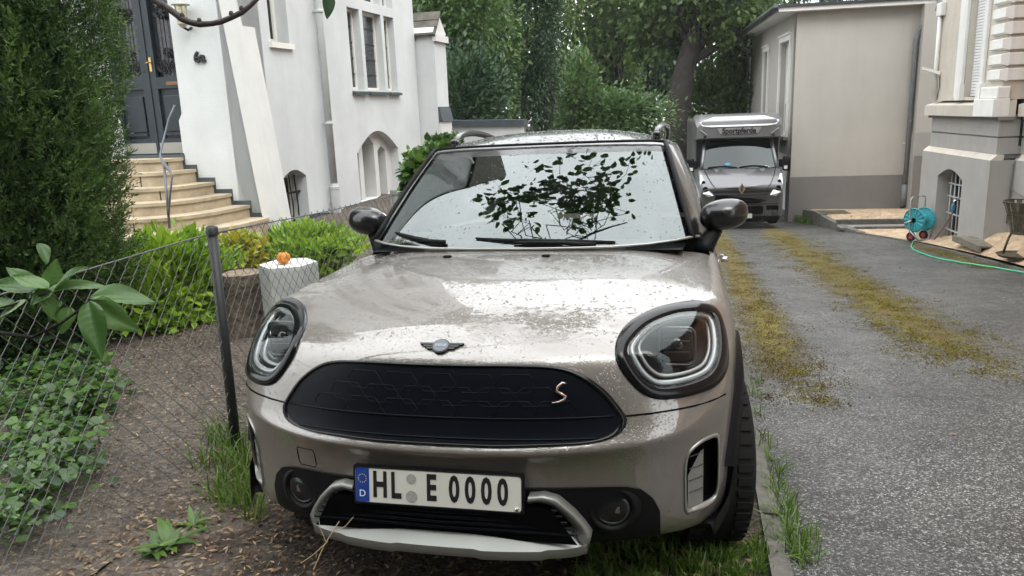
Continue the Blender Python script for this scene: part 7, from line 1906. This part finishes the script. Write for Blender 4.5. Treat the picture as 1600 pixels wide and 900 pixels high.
# cushions of moss on the drive
LM['moss'] = leaf_mat('drive_moss', (.062, .042, .012), (.165, .145, .012), transl=.1, rough=.9, gloss=.1); r_ = np.random.default_rng(120); MP, MT = [], []
for (mx_, mw, my0, my1), nc, br_ in ((MOSS_BANDS[0], 220, .22), (MOSS_BANDS[1], 390, .52), (MOSS_BANDS[2], 70, .5)):
    cy_ = my0 + .5 + (my1 - my0) * r_.random(nc) ** 1.35 * .9; cx_ = mx_ + r_.normal(size=nc) * mw * .36; sz = .03 + .10 * r_.random(nc) ** 2; nn_ = (60 * (.4 + sz * 8)).astype(int)
    for a, b, s_, k in zip(cx_, cy_, sz, nn_): MP.append(np.c_[a + r_.normal(size=k) * s_, b + r_.normal(size=k) * s_ * 1.8]); MT.append(np.clip(br_ + .25 * r_.normal() + .2 * r_.normal(size=k), 0, 1))
MP = np.concatenate(MP); MT = np.concatenate(MT); ok_ = MP[:, 0] > 1.12; MP = MP[ok_]; MT = MT[ok_]; nm_ = len(MP); am = r_.random(nm_) * 6.283; Lm = .006 + .011 * r_.random(nm_)
mo2 = leaf_mesh('drive_moss', np.c_[MP, zd(MP[:, 1]) + .004], np.stack([np.cos(am), np.sin(am), .3 + .7 * r_.random(nm_)], -1), unit(np.stack([r_.normal(size=nm_) * .4, r_.normal(size=nm_) * .4 - .3, np.ones(nm_)], -1)), Lm, Lm * .8, LM['moss'], None, MT); tag(mo2, 'olive and yellow moss cushions growing in strips along the drive', 'moss', None, 'stuff')
wp = [hit_ground(x, y, lambda X, Y: zd(Y)) for x, y in ((1252, 348), (1258, 349), (1266, 350), (1246, 347), (1274, 351))]; o = tufts('corner_weeds', [p[:2] for p in wp], 60, .26, 121, 'clump of weeds at the foot of the annex corner', spread=.16, zf=lambda x, y: zd(y), lean=1.0, w=.010); o['category'] = 'weeds'
# dry stalk standing in front of the lower grille
ds = np.array(at_depth(490, 890, 2.05)); dst = empty('dry_stalk', tuple(ds), 0, 'thin dry weed stalk in front of the car underguard', 'weed')
for pts, r in (([(490, 890), (505, 855), (520, 830), (530, 815)], .0016), ([(510, 848), (500, 825), (498, 812)], .001), ([(518, 833), (540, 822), (552, 808)], .001), ([(470, 880), (488, 868), (512, 846)], .0012)):
    MB().tube([tuple(np.array(at_depth(x, y, 2.05)) - ds) for x, y in pts], r, n=5).build('stalk', mat('dry_straw', (.30, .24, .13), rough=.8), dst)
# unseen trees added behind the camera to block sky and darken the car's nose
for i, (x, y, lab) in enumerate(((-4.2, -6.6, 'unseen tree added behind the camera to the left'), (.6, -7.4, 'unseen tree added behind the camera'), (5.2, -6.8, 'unseen tree added behind the camera to the right'))):
    tree('sky_block_tree', lab, (x, y, 0), (x, y, 5.0), (3.2, 2.4, 5.0), 9000, None, .45, 500 + i, trunk_r=.18, group='added sky-blocking trees', mat_key='mid', clumps=40, spread=.25, limbs=6)

# ------------------------------------------------------------------ thin haze volume added to lift the dark distant trees
hzm = bpy.data.materials.new('added_haze'); hzm.use_nodes = True; nt = hzm.node_tree; nt.nodes.clear()
ho = nt.nodes.new('ShaderNodeOutputMaterial'); hv_ = nt.nodes.new('ShaderNodeVolumePrincipled'); hv_.inputs['Color'].default_value = (.95, .97, 1, 1); hv_.inputs['Density'].default_value = .0006; hv_.inputs['Anisotropy'].default_value = .2
nt.links.new(hv_.outputs[0], ho.inputs['Volume'])
hzo = MB().box((-121, -101, -3.9), (121, 161, 17)).build('haze', hzm); tag(hzo, 'faint added haze volume that lightens the distance', None, None, 'stuff')
